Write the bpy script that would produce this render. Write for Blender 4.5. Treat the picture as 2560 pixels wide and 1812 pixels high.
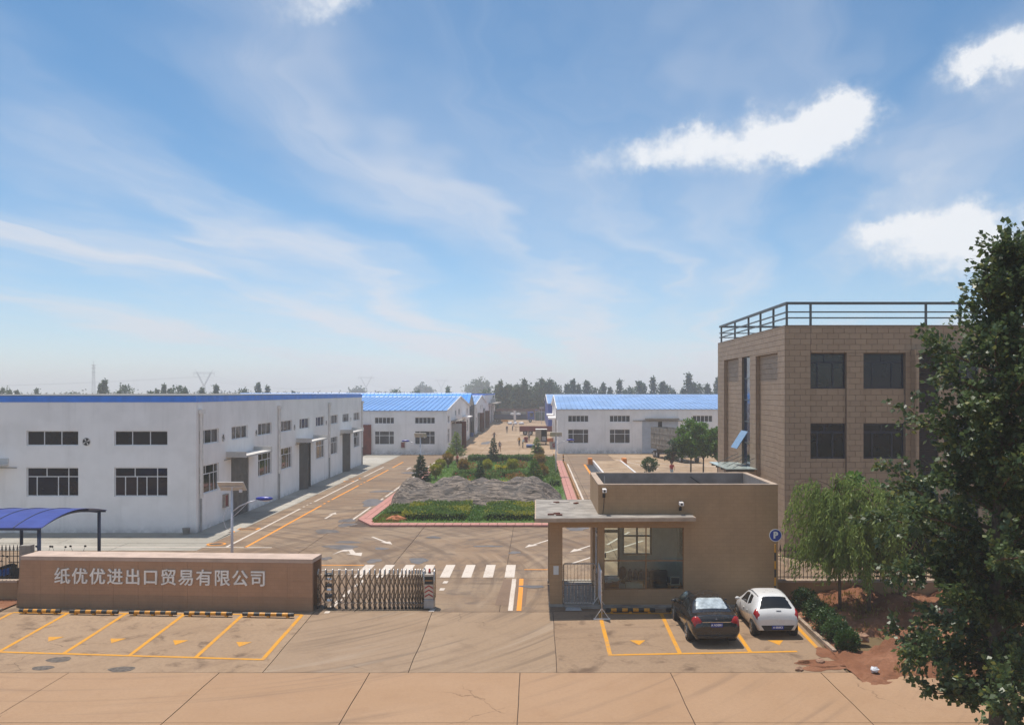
import bpy, bmesh, math, random
import numpy as np
from mathutils import Vector, Matrix

R = math.radians
for o in list(bpy.data.objects):
    bpy.data.objects.remove(o)
scene = bpy.context.scene
COL = scene.collection

# ------------------------------------------------------------------ camera
F, CX, CY, H = 2330.0, 1340.0, 980.0, 9.0
cam = bpy.data.cameras.new("camera")
cam.sensor_width = 36.0
cam.lens = F / 2560 * 36
cam.shift_x = -(CX - 1280) / 2560
cam.shift_y = (CY - 906) / 2560
cam.clip_start, cam.clip_end = 0.5, 12000
camo = bpy.data.objects.new("camera", cam)
camo.location = (0, 0, H)
camo.rotation_euler = (R(90), 0, 0)
COL.objects.link(camo)
scene.camera = camo

# ------------------------------------------------------------------ sun, sky
SUN_TO = Vector((-0.62, 0.85, 3.9)).normalized()
sun = bpy.data.lights.new("sun", 'SUN')
sun.energy, sun.angle, sun.color = 4.0, R(0.9), (1.0, 0.93, 0.84)
suno = bpy.data.objects.new("sun", sun)
suno.rotation_euler = SUN_TO.to_track_quat('Z', 'Y').to_euler()
COL.objects.link(suno)

world = bpy.data.worlds.new("World")
scene.world = world
world.use_nodes = True
wn, wl = world.node_tree.nodes, world.node_tree.links
wn.clear()


def WN(t, **kw):
    n = wn.new(t)
    for k, v in kw.items():
        setattr(n, k, v)
    return n


def wmath(op, a, b=None, c=None, clamp=False):
    n = WN('ShaderNodeMath', operation=op, use_clamp=clamp)
    for i, x in enumerate((a, b, c)):
        if x is None:
            continue
        if isinstance(x, (int, float)):
            n.inputs[i].default_value = x
        else:
            wl.new(x, n.inputs[i])
    return n.outputs[0]


sky = WN('ShaderNodeTexSky', sky_type='NISHITA')
sky.sun_disc = False
sky.sun_elevation = math.asin(SUN_TO.z)
sky.sun_rotation = math.atan2(SUN_TO.x, SUN_TO.y)
sky.altitude = 2500
sky.air_density, sky.dust_density, sky.ozone_density = 1.0, 1.5, 3.0
hsv = WN('ShaderNodeHueSaturation')
hsv.inputs['Hue'].default_value = 0.489
hsv.inputs['Saturation'].default_value = 1.24
wl.new(sky.outputs[0], hsv.inputs['Color'])
tc = WN('ShaderNodeTexCoord')
sep = WN('ShaderNodeSeparateXYZ')
wl.new(tc.outputs['Generated'], sep.inputs[0])
dx, dy, dz = sep.outputs
az = wmath('ARCTAN2', dx, dy)
el = wmath('ARCSINE', dz)
# high thin streaks, lying on a plane high overhead
den = wmath('ADD', wmath('MAXIMUM', dz, 0.0), 0.06)
sx, sy = wmath('DIVIDE', dx, den), wmath('DIVIDE', dy, den)
A0 = R(10)
across = wmath('SUBTRACT', wmath('MULTIPLY', sx, math.cos(A0)), wmath('MULTIPLY', sy, math.sin(A0)))
along = wmath('ADD', wmath('MULTIPLY', sx, math.sin(A0)), wmath('MULTIPLY', sy, math.cos(A0)))


def wnoise(x, y, z, scale, detail, rough, dist=0.0):
    c = WN('ShaderNodeCombineXYZ')
    for i, v in enumerate((x, y, z)):
        if isinstance(v, (int, float)):
            c.inputs[i].default_value = v
        else:
            wl.new(v, c.inputs[i])
    n = WN('ShaderNodeTexNoise')
    n.inputs['Scale'].default_value = scale
    n.inputs['Detail'].default_value = detail
    n.inputs['Roughness'].default_value = rough
    n.inputs['Distortion'].default_value = dist
    wl.new(c.outputs[0], n.inputs['Vector'])
    return n.outputs['Fac']


def wramp(v, a, b, lo=0.0, hi=1.0):
    n = WN('ShaderNodeMapRange', interpolation_type='SMOOTHSTEP')
    n.inputs['From Min'].default_value, n.inputs['From Max'].default_value = a, b
    n.inputs['To Min'].default_value, n.inputs['To Max'].default_value = lo, hi
    wl.new(v, n.inputs['Value'])
    return n.outputs[0]


wp = wnoise(wmath('MULTIPLY', across, 0.8), wmath('MULTIPLY', along, 0.42), 3.7, 1.0, 4, 0.6)
acw = wmath('ADD', across, wmath('MULTIPLY', wmath('SUBTRACT', wp, 0.5), 1.9))
fib = wnoise(wmath('MULTIPLY', acw, 3.2), wmath('MULTIPLY', along, 0.22), 9.1, 1.0, 6, 0.6, 0.3)
lump = wnoise(wmath('MULTIPLY', across, 0.7), wmath('MULTIPLY', along, 0.33), 5.5, 1.0, 4, 0.55)
band = None
for (c_, s_, k_) in ((-2.05, 0.22, 0.8), (-2.75, 0.34, 1.0), (-1.0, 0.26, 0.8), (-0.4, 0.2, 0.35), (0.15, 0.25, 0.4), (1.0, 0.3, 0.6), (-4.2, 0.5, 0.8), (2.2, 0.5, 0.7)):
    q_ = wmath('DIVIDE', wmath('SUBTRACT', acw, c_), s_)
    g_ = wmath('MULTIPLY', wmath('EXPONENT', wmath('MULTIPLY', wmath('MULTIPLY', q_, q_), -1.0)), k_)
    band = g_ if band is None else wmath('ADD', band, g_)
streak = wmath('MULTIPLY', wmath('ADD', wmath('MULTIPLY', band, 0.9), 0.04), wmath('MULTIPLY', wramp(fib, 0.25, 0.75, 0.35, 1.2), wramp(lump, 0.34, 0.62, 0.15, 1.2)))
tau = wmath('ADD', wmath('MULTIPLY', streak, 0.30), 0.005)
cirrus = wmath('SUBTRACT', 1.0, wmath('EXPONENT', wmath('DIVIDE', wmath('MULTIPLY', tau, -1.0), wmath('ADD', wmath('MAXIMUM', dz, 0.0), 0.05))))

# fair-weather cumulus: groups of puffs given by azimuth and elevation
warp = wnoise(az, el, 1.3, 15.0, 6, 0.66)
warp2 = wnoise(az, el, 7.3, 15.0, 6, 0.66)
azw = wmath('ADD', az, wmath('MULTIPLY', wmath('SUBTRACT', warp, 0.5), 0.07))
elw = wmath('ADD', el, wmath('MULTIPLY', wmath('SUBTRACT', warp2, 0.5), 0.07))


def AE(px, py):
    x, z = (px - CX) / F, (CY - py) / F
    l = math.sqrt(1 + x * x + z * z)
    return math.atan2(x, 1), math.asin(z / l)


PUFFS = [  # x, y, half width, half height (degrees-like units via F), density
    (2070, 300, 115, 62, 1.1), (1985, 345, 150, 60, 1.0), (1890, 365, 170, 50, 0.9), (1740, 330, 50, 34, 0.8),
    (1680, 375, 130, 42, 0.85), (1600, 385, 70, 36, 0.6), (2120, 290, 55, 42, 0.8), (1490, 400, 45, 45, 0.5),
    (2200, 580, 75, 36, 1.0), (2330, 570, 125, 62, 1.15), (2420, 575, 55, 50, 1.0), (2300, 640, 190, 55, 0.8),
    (2500, 150, 120, 55, 1.0), (2580, 120, 90, 50, 1.1), (2430, 165, 50, 25, 0.7), (2620, 600, 130, 80, 0.9),
    (760, 5, 130, 45, 0.75), (840, -20, 80, 40, 0.8), (2350, 410, 60, 60, 0.45), (2262, 432, 35, 25, 0.5),
    (2180, 480, 60, 26, 0.4), (2500, 690, 190, 70, 0.55), (1250, 880, 190, 55, 0.25), (600, 950, 170, 35, 0.25),
    (3000, 420, 230, 80, 0.9), (-350, 520, 220, 70, 0.8), (-900, 300, 260, 90, 0.9), (3700, 200, 260, 90, 0.9),
]
tot = None
for (px, py, hw, hh, den_) in PUFFS:
    a, e = AE(px, py)
    q1 = wmath('DIVIDE', wmath('SUBTRACT', azw, a), hw / F)
    q2 = wmath('DIVIDE', wmath('SUBTRACT', elw, e), hh / F)
    r2 = wmath('ADD', wmath('MULTIPLY', q1, q1), wmath('MULTIPLY', q2, q2))
    g = wmath('MULTIPLY', wmath('EXPONENT', wmath('MULTIPLY', r2, -1.0)), den_)
    tot = g if tot is None else wmath('ADD', tot, g)
front = wramp(dy, 0.0, 0.15)
fl = wnoise(az, wmath('MULTIPLY', el, 1.25), 2.2, 34.0, 7, 0.62)
totf = wmath('ADD', tot, wmath('MULTIPLY', wmath('SUBTRACT', fl, 0.5), wramp(tot, 0.05, 0.5, 0.0, 1.5)))
cum = wmath('MULTIPLY', wramp(totf, 0.10, 1.5), front)
# the unseen sky carries extra random cloud, thickened to brighten the shaded walls
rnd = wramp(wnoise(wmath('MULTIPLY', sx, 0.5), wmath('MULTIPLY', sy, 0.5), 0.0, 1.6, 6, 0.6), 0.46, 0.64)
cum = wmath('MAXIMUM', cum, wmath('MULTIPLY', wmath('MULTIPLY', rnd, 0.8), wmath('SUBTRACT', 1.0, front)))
SKY_S = 0.109
mixc = WN('ShaderNodeMix', data_type='RGBA')
wl.new(cirrus, mixc.inputs[0])
wl.new(hsv.outputs[0], mixc.inputs[6])
mixc.inputs[7].default_value = (5.6, 5.8, 6.3, 1)
mixk = WN('ShaderNodeMix', data_type='RGBA')
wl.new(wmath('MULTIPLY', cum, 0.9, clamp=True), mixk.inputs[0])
wl.new(mixc.outputs[2], mixk.inputs[6])
shade = WN('ShaderNodeMix', data_type='RGBA')
wl.new(wramp(totf, 0.4, 1.5), shade.inputs[0])
shade.inputs[6].default_value = (5.0, 5.5, 6.2, 1)
shade.inputs[7].default_value = (7.1, 7.2, 7.35, 1)
wl.new(shade.outputs[2], mixk.inputs[7])
bg = WN('ShaderNodeBackground')
bg.inputs['Strength'].default_value = SKY_S
wl.new(mixk.outputs[2], bg.inputs['Color'])
wo = WN('ShaderNodeOutputWorld')
wl.new(bg.outputs[0], wo.inputs['Surface'])
world.cycles.sampling_method = 'MANUAL'
world.cycles.sample_map_resolution = 512

vs = scene.view_settings
vs.view_transform, vs.look, vs.exposure, vs.gamma = 'Standard', 'None', 0.30, 1.0
scene.cycles.max_bounces = 6
scene.cycles.volume_bounces = 1
scene.cycles.transparent_max_bounces = 24

# ------------------------------------------------------------------ helpers
rng = random.Random(7)
YG, YR, ZR = 38.2, 31.0, -0.32      # gate line, road edge, road level


def gz(y):
    if y >= YG:
        return 0.0
    if y <= YR:
        return ZR
    return ZR * (YG - y) / (YG - YR)


def G(px, py):
    """ground point seen at a photo pixel"""
    y = 40.0
    for _ in range(60):
        y = (H - gz(y)) * F / max(py - CY, 1)
        if y > YG:
            y = max(y, YG)
    lo, hi = 5.0, 3000.0
    for _ in range(60):
        m = (lo + hi) / 2
        z = H - (py - CY) / F * m
        if z > gz(m):
            lo = m
        else:
            hi = m
    y = lo
    return Vector(((px - CX) / F * y, y, gz(y)))


def W(px, py, y):
    return Vector(((px - CX) / F * y, y, H - (py - CY) / F * y))


def tag(o, label=None, cat=None, group=None, kind=None):
    for k, v in (("label", label), ("category", cat), ("group", group), ("kind", kind)):
        if v:
            o[k] = v
    return o


def thing(name, label, cat, loc=(0, 0, 0), rz=0.0, group=None):
    o = bpy.data.objects.new(name, None)
    o.empty_display_size = 0.2
    COL.objects.link(o)
    o.location = loc
    o.rotation_euler = (0, 0, rz)
    return tag(o, label, cat, group)


class MB:
    def __init__(s):
        s.v, s.f, s.m = [], [], []

    def poly(s, pts, mi=0):
        n = len(s.v)
        s.v += [tuple(p) for p in pts]
        s.f.append(tuple(range(n, n + len(pts))))
        s.m.append(mi)
        return s

    def box(s, x0, x1, y0, y1, z0, z1, mi=0):
        n = len(s.v)
        s.v += [(x0, y0, z0), (x1, y0, z0), (x1, y1, z0), (x0, y1, z0), (x0, y0, z1), (x1, y0, z1), (x1, y1, z1), (x0, y1, z1)]
        for q in ((0, 3, 2, 1), (4, 5, 6, 7), (0, 1, 5, 4), (1, 2, 6, 5), (2, 3, 7, 6), (3, 0, 4, 7)):
            s.f.append(tuple(n + i for i in q))
            s.m.append(mi)
        return s

    def hexa(s, bottom, top, mi=0):
        """bottom and top: equal-length loops, counter-clockwise from above"""
        n, k = len(s.v), len(bottom)
        s.v += [tuple(p) for p in bottom] + [tuple(p) for p in top]
        s.f.append(tuple(range(n + k - 1, n - 1, -1))); s.m.append(mi)
        s.f.append(tuple(range(n + k, n + 2 * k))); s.m.append(mi)
        for i in range(k):
            j = (i + 1) % k
            s.f.append((n + i, n + j, n + k + j, n + k + i)); s.m.append(mi)
        return s

    def cyl(s, p0, p1, r0, r1=None, n=10, mi=0, caps=True):
        p0, p1 = Vector(p0), Vector(p1)
        r1 = r0 if r1 is None else r1
        d = (p1 - p0).normalized()
        a = d.orthogonal().normalized()
        b = d.cross(a)
        k = len(s.v)
        for p, r in ((p0, r0), (p1, r1)):
            for i in range(n):
                t = 2 * math.pi * i / n
                s.v.append(tuple(p + a * (r * math.cos(t)) + b * (r * math.sin(t))))
        for i in range(n):
            j = (i + 1) % n
            s.f.append((k + i, k + j, k + n + j, k + n + i)); s.m.append(mi)
        if caps:
            s.f.append(tuple(range(k + n - 1, k - 1, -1))); s.m.append(mi)
            s.f.append(tuple(range(k + n, k + 2 * n))); s.m.append(mi)
        return s

    def tube(s, pts, r, n=6, mi=0, closed=False):
        pts = [Vector(p) for p in pts]
        rad = r if isinstance(r, (list, tuple)) else [r] * len(pts)
        k = len(s.v)
        prev = None
        for i, p in enumerate(pts):
            if closed:
                d = pts[(i + 1) % len(pts)] - pts[i - 1]
            else:
                d = pts[min(i + 1, len(pts) - 1)] - pts[max(i - 1, 0)]
            d.normalize()
            a = d.orthogonal().normalized() if prev is None else (prev - d * prev.dot(d)).normalized()
            prev = a
            b = d.cross(a)
            for j in range(n):
                t = 2 * math.pi * j / n
                s.v.append(tuple(p + a * (rad[i] * math.cos(t)) + b * (rad[i] * math.sin(t))))
        m = len(pts)
        for i in range(m if closed else m - 1):
            for j in range(n):
                i2, j2 = (i + 1) % m, (j + 1) % n
                s.f.append((k + i * n + j, k + i * n + j2, k + i2 * n + j2, k + i2 * n + j)); s.m.append(mi)
        if not closed:
            s.f.append(tuple(range(k + n - 1, k - 1, -1))); s.m.append(mi)
            s.f.append(tuple(range(k + (m - 1) * n, k + m * n))); s.m.append(mi)
        return s

    def ball(s, c, rx, ry=None, rz=None, nu=12, nv=8, mi=0):
        ry = rx if ry is None else ry
        rz = rx if rz is None else rz
        k = len(s.v)
        c = Vector(c)
        for i in range(nv + 1):
            ph = math.pi * i / nv
            for j in range(nu):
                t = 2 * math.pi * j / nu
                s.v.append((c.x + rx * math.sin(ph) * math.cos(t), c.y + ry * math.sin(ph) * math.sin(t), c.z + rz * math.cos(ph)))
        for i in range(nv):
            for j in range(nu):
                j2 = (j + 1) % nu
                s.f.append((k + i * nu + j, k + (i + 1) * nu + j, k + (i + 1) * nu + j2, k + i * nu + j2)); s.m.append(mi)
        return s

    def build(s, name, mats, parent=None, loc=None, rot=None, smooth=False, w=False, bevel=0.0, kind=None):
        me = bpy.data.meshes.new(name)
        me.from_pydata(s.v, [], s.f)
        mats = mats if isinstance(mats, (list, tuple)) else [mats]
        for m in mats:
            me.materials.append(m)
        if len(mats) > 1:
            me.polygons.foreach_set('material_index', s.m)
        if smooth:
            me.polygons.foreach_set('use_smooth', [True] * len(me.polygons))
        me.update()
        return link(name, me, parent, loc, rot, w, bevel, kind)


def link(name, me, parent=None, loc=None, rot=None, w=False, bevel=0.0, kind=None):
    o = bpy.data.objects.new(name, me)
    COL.objects.link(o)
    if parent is not None:
        o.parent = parent
        if w:                       # mesh given in world coordinates
            q = parent
            t = Vector((0, 0, 0))
            while q is not None:
                t += q.location
                q = q.parent
            o.location = -t + (Vector(loc) if loc else Vector((0, 0, 0)))
    if loc is not None and not (parent is not None and w):
        o.location = loc
    if rot is not None:
        o.rotation_euler = rot
    if bevel:
        b = o.modifiers.new("bevel", 'BEVEL')
        b.width, b.segments, b.limit_method = bevel, 2, 'ANGLE'
    if kind:
        o['kind'] = kind
    return o


def copy_tree(o, parent=None):
    c = o.copy()
    COL.objects.link(c)
    c.parent = parent
    for ch in list(o.children):
        copy_tree(ch, c)
    return c


def npmesh(name, verts, faces, mat, smooth=False):
    """verts (n,3) and faces (m,k) numpy arrays, all faces with k corners"""
    me = bpy.data.meshes.new(name)
    n, (m, k) = len(verts), faces.shape
    me.vertices.add(n)
    me.vertices.foreach_set('co', np.asarray(verts, dtype=np.float32).ravel())
    me.loops.add(m * k)
    me.loops.foreach_set('vertex_index', faces.astype(np.int32).ravel())
    me.polygons.add(m)
    me.polygons.foreach_set('loop_start', np.arange(0, m * k, k, dtype=np.int32))
    if smooth:
        me.polygons.foreach_set('use_smooth', np.ones(m, dtype=bool))
    me.materials.append(mat)
    me.update(calc_edges=True)
    return me


# ------------------------------------------------------------------ materials
MATS = {}


class NT:
    def __init__(s, name):
        s.mat = bpy.data.materials.new(name)
        s.mat.use_nodes = True
        s.n, s.l = s.mat.node_tree.nodes, s.mat.node_tree.links
        s.b = s.n['Principled BSDF']
        s.co = s.n.new('ShaderNodeTexCoord')
        s.geo = s.n.new('ShaderNodeNewGeometry')
        s.pos = s.geo.outputs['Position']

    def val(s, sock, v):
        if v is None:
            return
        if isinstance(v, (int, float)):
            sock.default_value = v
        elif isinstance(v, (tuple, list)):
            sock.default_value = tuple(v) + ((1,) if len(v) == 3 and sock.type == 'RGBA' else ())
        else:
            s.l.new(v, sock)

    def math(s, op, a, b=None, clamp=False):
        n = s.n.new('ShaderNodeMath'); n.operation = op; n.use_clamp = clamp
        s.val(n.inputs[0], a); s.val(n.inputs[1], b)
        return n.outputs[0]

    def noise(s, scale, detail=4, rough=0.55, vec=None, dist=0.0, stretch=None, rot=None, off=None):
        n = s.n.new('ShaderNodeTexNoise')
        n.inputs['Scale'].default_value, n.inputs['Detail'].default_value = scale, detail
        n.inputs['Roughness'].default_value, n.inputs['Distortion'].default_value = rough, dist
        v = vec if vec is not None else s.pos
        if stretch or rot or off:
            m = s.n.new('ShaderNodeMapping')
            if stretch:
                m.inputs['Scale'].default_value = stretch
            if rot:
                m.inputs['Rotation'].default_value = rot
            if off:
                m.inputs['Location'].default_value = off
            s.l.new(v, m.inputs['Vector'])
            v = m.outputs[0]
        s.l.new(v, n.inputs['Vector'])
        return n.outputs['Fac']

    def ramp(s, v, a, b, lo=0.0, hi=1.0):
        n = s.n.new('ShaderNodeMapRange'); n.interpolation_type = 'SMOOTHSTEP'
        s.val(n.inputs['Value'], v)
        n.inputs['From Min'].default_value, n.inputs['From Max'].default_value = a, b
        n.inputs['To Min'].default_value, n.inputs['To Max'].default_value = lo, hi
        return n.outputs[0]

    def mix(s, fac, a, b):
        n = s.n.new('ShaderNodeMix'); n.data_type = 'RGBA'
        s.val(n.inputs[0], fac); s.val(n.inputs[6], a); s.val(n.inputs[7], b)
        return n.outputs[2]

    def bump(s, h, strength=0.3, dist=0.02):
        n = s.n.new('ShaderNodeBump')
        n.inputs['Strength'].default_value, n.inputs['Distance'].default_value = strength, dist
        s.l.new(h, n.inputs['Height'])
        s.l.new(n.outputs[0], s.b.inputs['Normal'])

    def done(s, col, rough=0.7, metal=0.0, spec=0.5):
        s.val(s.b.inputs['Base Color'], col)
        s.val(s.b.inputs['Roughness'], rough)
        s.b.inputs['Metallic'].default_value = metal
        s.b.inputs['Specular IOR Level'].default_value = spec
        MATS[s.mat.name] = s.mat
        return s.mat


def mul(c, k):
    return tuple(min(1.0, x * k) for x in c)


def plain(name, col, rough=0.6, metal=0.0, spec=0.5, var=0.18, scale=3.0, bump=0.0, bscale=40.0):
    """a painted or plain surface with mottling and fine relief"""
    t = NT(name)
    f = t.noise(scale, 5, 0.6)
    c = t.mix(t.ramp(f, 0.3, 0.7), mul(col, 1 - var), mul(col, 1 + var * 0.5))
    r = t.ramp(t.noise(scale * 2.3, 3), 0.3, 0.7, max(0.02, rough - 0.08), min(1.0, rough + 0.08))
    if bump:
        t.bump(t.noise(bscale, 4), bump, 0.01)
    return t.done(c, r, metal, spec)


def random_island(t):
    return t.geo.outputs['Random Per Island']


def leafmat(name, dark, light, rough=0.45, trans=0.35, spec=0.4, yellow=None):
    t = NT(name)
    f = random_island(t)
    big = t.ramp(t.noise(1.1, 3), 0.35, 0.65)
    c = t.mix(t.math('ADD', t.math('MULTIPLY', f, 0.6), t.math('MULTIPLY', big, 0.4)), dark, light)
    if yellow:
        c = t.mix(t.ramp(f, 0.86, 0.97), c, yellow)
    m = t.done(c, rough, 0, spec)
    tr = t.n.new('ShaderNodeBsdfTranslucent')
    t.l.new(t.mix(0.5, c, mul(light, 1.3)), tr.inputs['Color'])
    mx = t.n.new('ShaderNodeMixShader')
    mx.inputs[0].default_value = trans
    t.l.new(t.b.outputs[0], mx.inputs[1])
    t.l.new(tr.outputs[0], mx.inputs[2])
    t.l.new(mx.outputs[0], t.n['Material Output'].inputs['Surface'])
    return m


def leaves(pts, size, seed=0, aspect=0.6, droop=0.0, up=0.3, var=0.35, dirs=None):
    """(verts, faces) of one small pointed leaf per point"""
    r = np.random.default_rng(seed)
    n = len(pts)
    d = r.normal(size=(n, 3)) if dirs is None else dirs + 0.45 * r.normal(size=(n, 3))
    d[:, 2] -= droop
    d /= np.linalg.norm(d, axis=1, keepdims=True) + 1e-9
    nn = r.normal(size=(n, 3))
    nn[:, 2] = np.abs(nn[:, 2]) + up
    s = np.cross(d, nn)
    s /= np.linalg.norm(s, axis=1, keepdims=True) + 1e-9
    L = (size * (1 + var * r.uniform(-1, 1, size=n)))[:, None]
    p = np.asarray(pts, dtype=float)
    v = np.empty((n, 4, 3))
    v[:, 0] = p
    v[:, 1] = p + d * L * 0.45 + s * L * aspect * 0.5
    v[:, 2] = p + d * L
    v[:, 3] = p + d * L * 0.45 - s * L * aspect * 0.5
    return v.reshape(-1, 3), np.arange(n * 4).reshape(n, 4)


# walls with openings, laid out as u (along), v (up), w (inward)
def facade(mb, P, U, V, holes, depth=0.16, mi=0, reveal_mi=None):
    us = sorted({U[0], U[1], *[h[0] for h in holes], *[h[1] for h in holes]})
    vs_ = sorted({V[0], V[1], *[h[2] for h in holes], *[h[3] for h in holes]})
    us = [u for u in us if U[0] <= u <= U[1]]
    vs_ = [v for v in vs_ if V[0] <= v <= V[1]]
    for a, b in zip(us, us[1:]):
        for c, d in zip(vs_, vs_[1:]):
            mu, mv = (a + b) / 2, (c + d) / 2
            if any(h[0] < mu < h[1] and h[2] < mv < h[3] for h in holes):
                continue
            mb.poly([P(a, c, 0), P(b, c, 0), P(b, d, 0), P(a, d, 0)], mi)
    rm = mi if reveal_mi is None else reveal_mi
    for h in holes:
        a, b, c, d = h[:4]
        for (p, q) in (((a, c), (b, c)), ((b, c), (b, d)), ((b, d), (a, d)), ((a, d), (a, c))):
            mb.poly([P(*p, 0), P(*q, 0), P(*q, depth), P(*p, depth)], rm)


def plane_map(org, ux, n):
    org, ux, n = Vector(org), Vector(ux), Vector(n)
    return lambda u, v, w: org + ux * u + Vector((0, 0, v)) - n * w


def window(parent, P, rect, panes, fmat, gmat, inset=0.10, bar=0.05, name='window', border=0.06):
    """a framed window in a wall opening; panes are rectangles 0..1"""
    a, b, c, d = rect
    Wd, Ht = b - a, d - c
    holes = []
    for (x0, x1, y0, y1) in panes:
        X0 = a + border if x0 <= 0 else a + x0 * Wd + bar / 2
        X1 = b - border if x1 >= 1 else a + x1 * Wd - bar / 2
        Y0 = c + border if y0 <= 0 else c + y0 * Ht + bar / 2
        Y1 = d - border if y1 >= 1 else c + y1 * Ht - bar / 2
        holes.append((X0, X1, Y0, Y1))
    Q = lambda u, v, w: P(u, v, w + inset)
    m = MB()
    facade(m, Q, (a + .002, b - .002), (c + .002, d - .002), holes, 0.05)
    o = m.build(name, fmat, parent, w=True)
    for (X0, X1, Y0, Y1) in holes:
        m = MB()
        # a glass unit with its own thickness
        pts = [(X0 - .01, Y0 - .01), (X1 + .01, Y0 - .01), (X1 + .01, Y1 + .01), (X0 - .01, Y1 + .01)]
        tl = rng.uniform(-.004, .004)
        front_ = [P(u, v, inset + .035 + (tl if i in (0, 3) else -tl)) for i, (u, v) in enumerate(pts)]
        back_ = [P(u, v, inset + .047) for (u, v) in pts]
        m.hexa(back_, front_)
        m.build('pane', gmat, o, w=True)
    return o

# ------------------------------------------------------------------ surfaces of the place
def concrete(name, base, stain, light, stain_amt=0.6, arcs=None, streak=None, wet=0.0):
    t = NT(name)
    oi = t.n.new('ShaderNodeObjectInfo')
    big = t.noise(0.16, 6, 0.62, dist=0.6)
    mid = t.noise(0.9, 6, 0.65, dist=0.4)
    fine = t.noise(9.0, 5, 0.7)
    c = t.mix(t.ramp(big, 0.36, 0.66), base, light)
    c = t.mix(t.math('MULTIPLY', t.ramp(mid, 0.50, 0.74), stain_amt), c, stain)
    c = t.mix(t.ramp(fine, 0.35, 0.75, 0.0, 0.28), c, mul(stain, 0.8))
    c = t.mix(t.ramp(oi.outputs['Random'], 0, 1, 0.0, 0.30), c, mul(stain, 1.2))
    if streak:
        s = t.noise(1.0, 5, 0.6, stretch=streak[0], rot=streak[1])
        c = t.mix(t.ramp(s, 0.50, 0.75, 0, streak[2]), c, stain)
    if arcs:
        sp = t.n.new('ShaderNodeSeparateXYZ')
        t.l.new(t.pos, sp.inputs[0])
        for (ax, ay, sr, amt, lo, dk) in arcs:
            ex, ey = t.math('SUBTRACT', sp.outputs[0], ax), t.math('SUBTRACT', sp.outputs[1], ay)
            r = t.math('SQRT', t.math('ADD', t.math('MULTIPLY', ex, ex), t.math('MULTIPLY', ey, ey)))
            th = t.math('ARCTAN2', ey, ex)
            cb = t.n.new('ShaderNodeCombineXYZ')
            t.l.new(t.math('MULTIPLY', r, sr), cb.inputs[0])
            t.l.new(t.math('MULTIPLY', th, 1.3), cb.inputs[1])
            f = t.noise(1.0, 4, 0.6, vec=cb.outputs[0])
            zone = t.ramp(t.noise(0.22, 2, vec=t.pos, off=(ax, ay, 3)), 0.30, 0.52)
            c = t.mix(t.math('MULTIPLY', t.ramp(f, lo, lo + 0.2), t.math('MULTIPLY', zone, amt)), c, dk)
    speck = t.noise(38.0, 2, 0.5)
    c = t.mix(t.ramp(speck, 0.70, 0.80, 0, 0.35), c, mul(stain, 0.6))
    vo = t.n.new('ShaderNodeTexVoronoi'); vo.feature = 'DISTANCE_TO_EDGE'; vo.inputs['Scale'].default_value = 0.11
    wv = t.n.new('ShaderNodeVectorMath'); wv.operation = 'ADD'
    nz = t.n.new('ShaderNodeTexNoise'); nz.inputs['Scale'].default_value = 0.9; nz.inputs['Detail'].default_value = 6
    t.l.new(t.pos, nz.inputs['Vector']); t.l.new(t.pos, wv.inputs[0]); t.l.new(nz.outputs['Color'], wv.inputs[1]); t.l.new(wv.outputs[0], vo.inputs['Vector'])
    crk = t.math('MULTIPLY', t.ramp(vo.outputs['Distance'], 0.0008, 0.0022, 1, 0), t.ramp(t.noise(0.25, 3), 0.52, 0.64, 0, 0.5))
    c = t.mix(crk, c, mul(stain, 0.35))
    sc = t.n.new('ShaderNodeMix'); sc.data_type = 'RGBA'; sc.blend_type = 'MULTIPLY'
    sc.inputs[0].default_value = 1.0; sc.inputs[7].default_value = (0.81, 0.805, 0.775, 1)
    t.l.new(c, sc.inputs[6]); c = sc.outputs[2]
    rough = t.ramp(mid, 0.4, 0.8, 0.86, 0.86 - wet)
    t.bump(t.math('ADD', t.noise(30, 4), t.math('MULTIPLY', t.noise(2.0, 3), 2.0)), 0.25, 0.012)
    return t.done(c, rough, 0, 0.3)


M_ROAD = concrete('road_concrete', (0.435, 0.275, 0.165), (0.34, 0.20, 0.115), (0.475, 0.31, 0.195), 0.35,
                  arcs=[(-15, 46.0, 2.0, 0.5, 0.50, (0.25, 0.165, 0.11)), (-15, 46.0, 0.9, 0.3, 0.5, (0.34, 0.21, 0.13))])
M_APRON = concrete('apron_concrete', (0.375, 0.262, 0.172), (0.24, 0.16, 0.105), (0.42, 0.30, 0.205), 0.5,
                   arcs=[(-15, 46.0, 2.6, 0.95, 0.46, (0.245, 0.17, 0.115)), (-15, 46.0, 1.7, 0.4, 0.52, (0.50, 0.41, 0.33))])
M_PARK = concrete('parking_concrete', (0.39, 0.265, 0.17), (0.15, 0.095, 0.062), (0.43, 0.30, 0.20), 1.0,
                  arcs=[(6.0, 10.0, 1.1, 0.4, 0.50, (0.23, 0.15, 0.10))])
M_YARD = concrete('yard_concrete', (0.325, 0.215, 0.135), (0.15, 0.10, 0.065), (0.41, 0.30, 0.205), 1.0,
                  arcs=[(-26, 44, 1.2, 0.75, 0.46, (0.15, 0.10, 0.068)), (20, 42, 1.0, 0.65, 0.47, (0.16, 0.105, 0.07)), (-26, 44, 2.3, 0.4, 0.52, (0.44, 0.33, 0.235))], streak=((0.25, 1.6, 1), None, 0.75), wet=0.3)
M_GREYC = concrete('grey_concrete', (0.46, 0.43, 0.38), (0.22, 0.20, 0.17), (0.56, 0.53, 0.48), 0.6, streak=((0.3, 1.6, 1), None, 0.5))
M_ALLEY = concrete('alley_concrete', (0.43, 0.295, 0.185), (0.21, 0.135, 0.08), (0.52, 0.385, 0.265), 0.95, streak=((0.5, 0.25, 1), None, 0.7))


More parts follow.
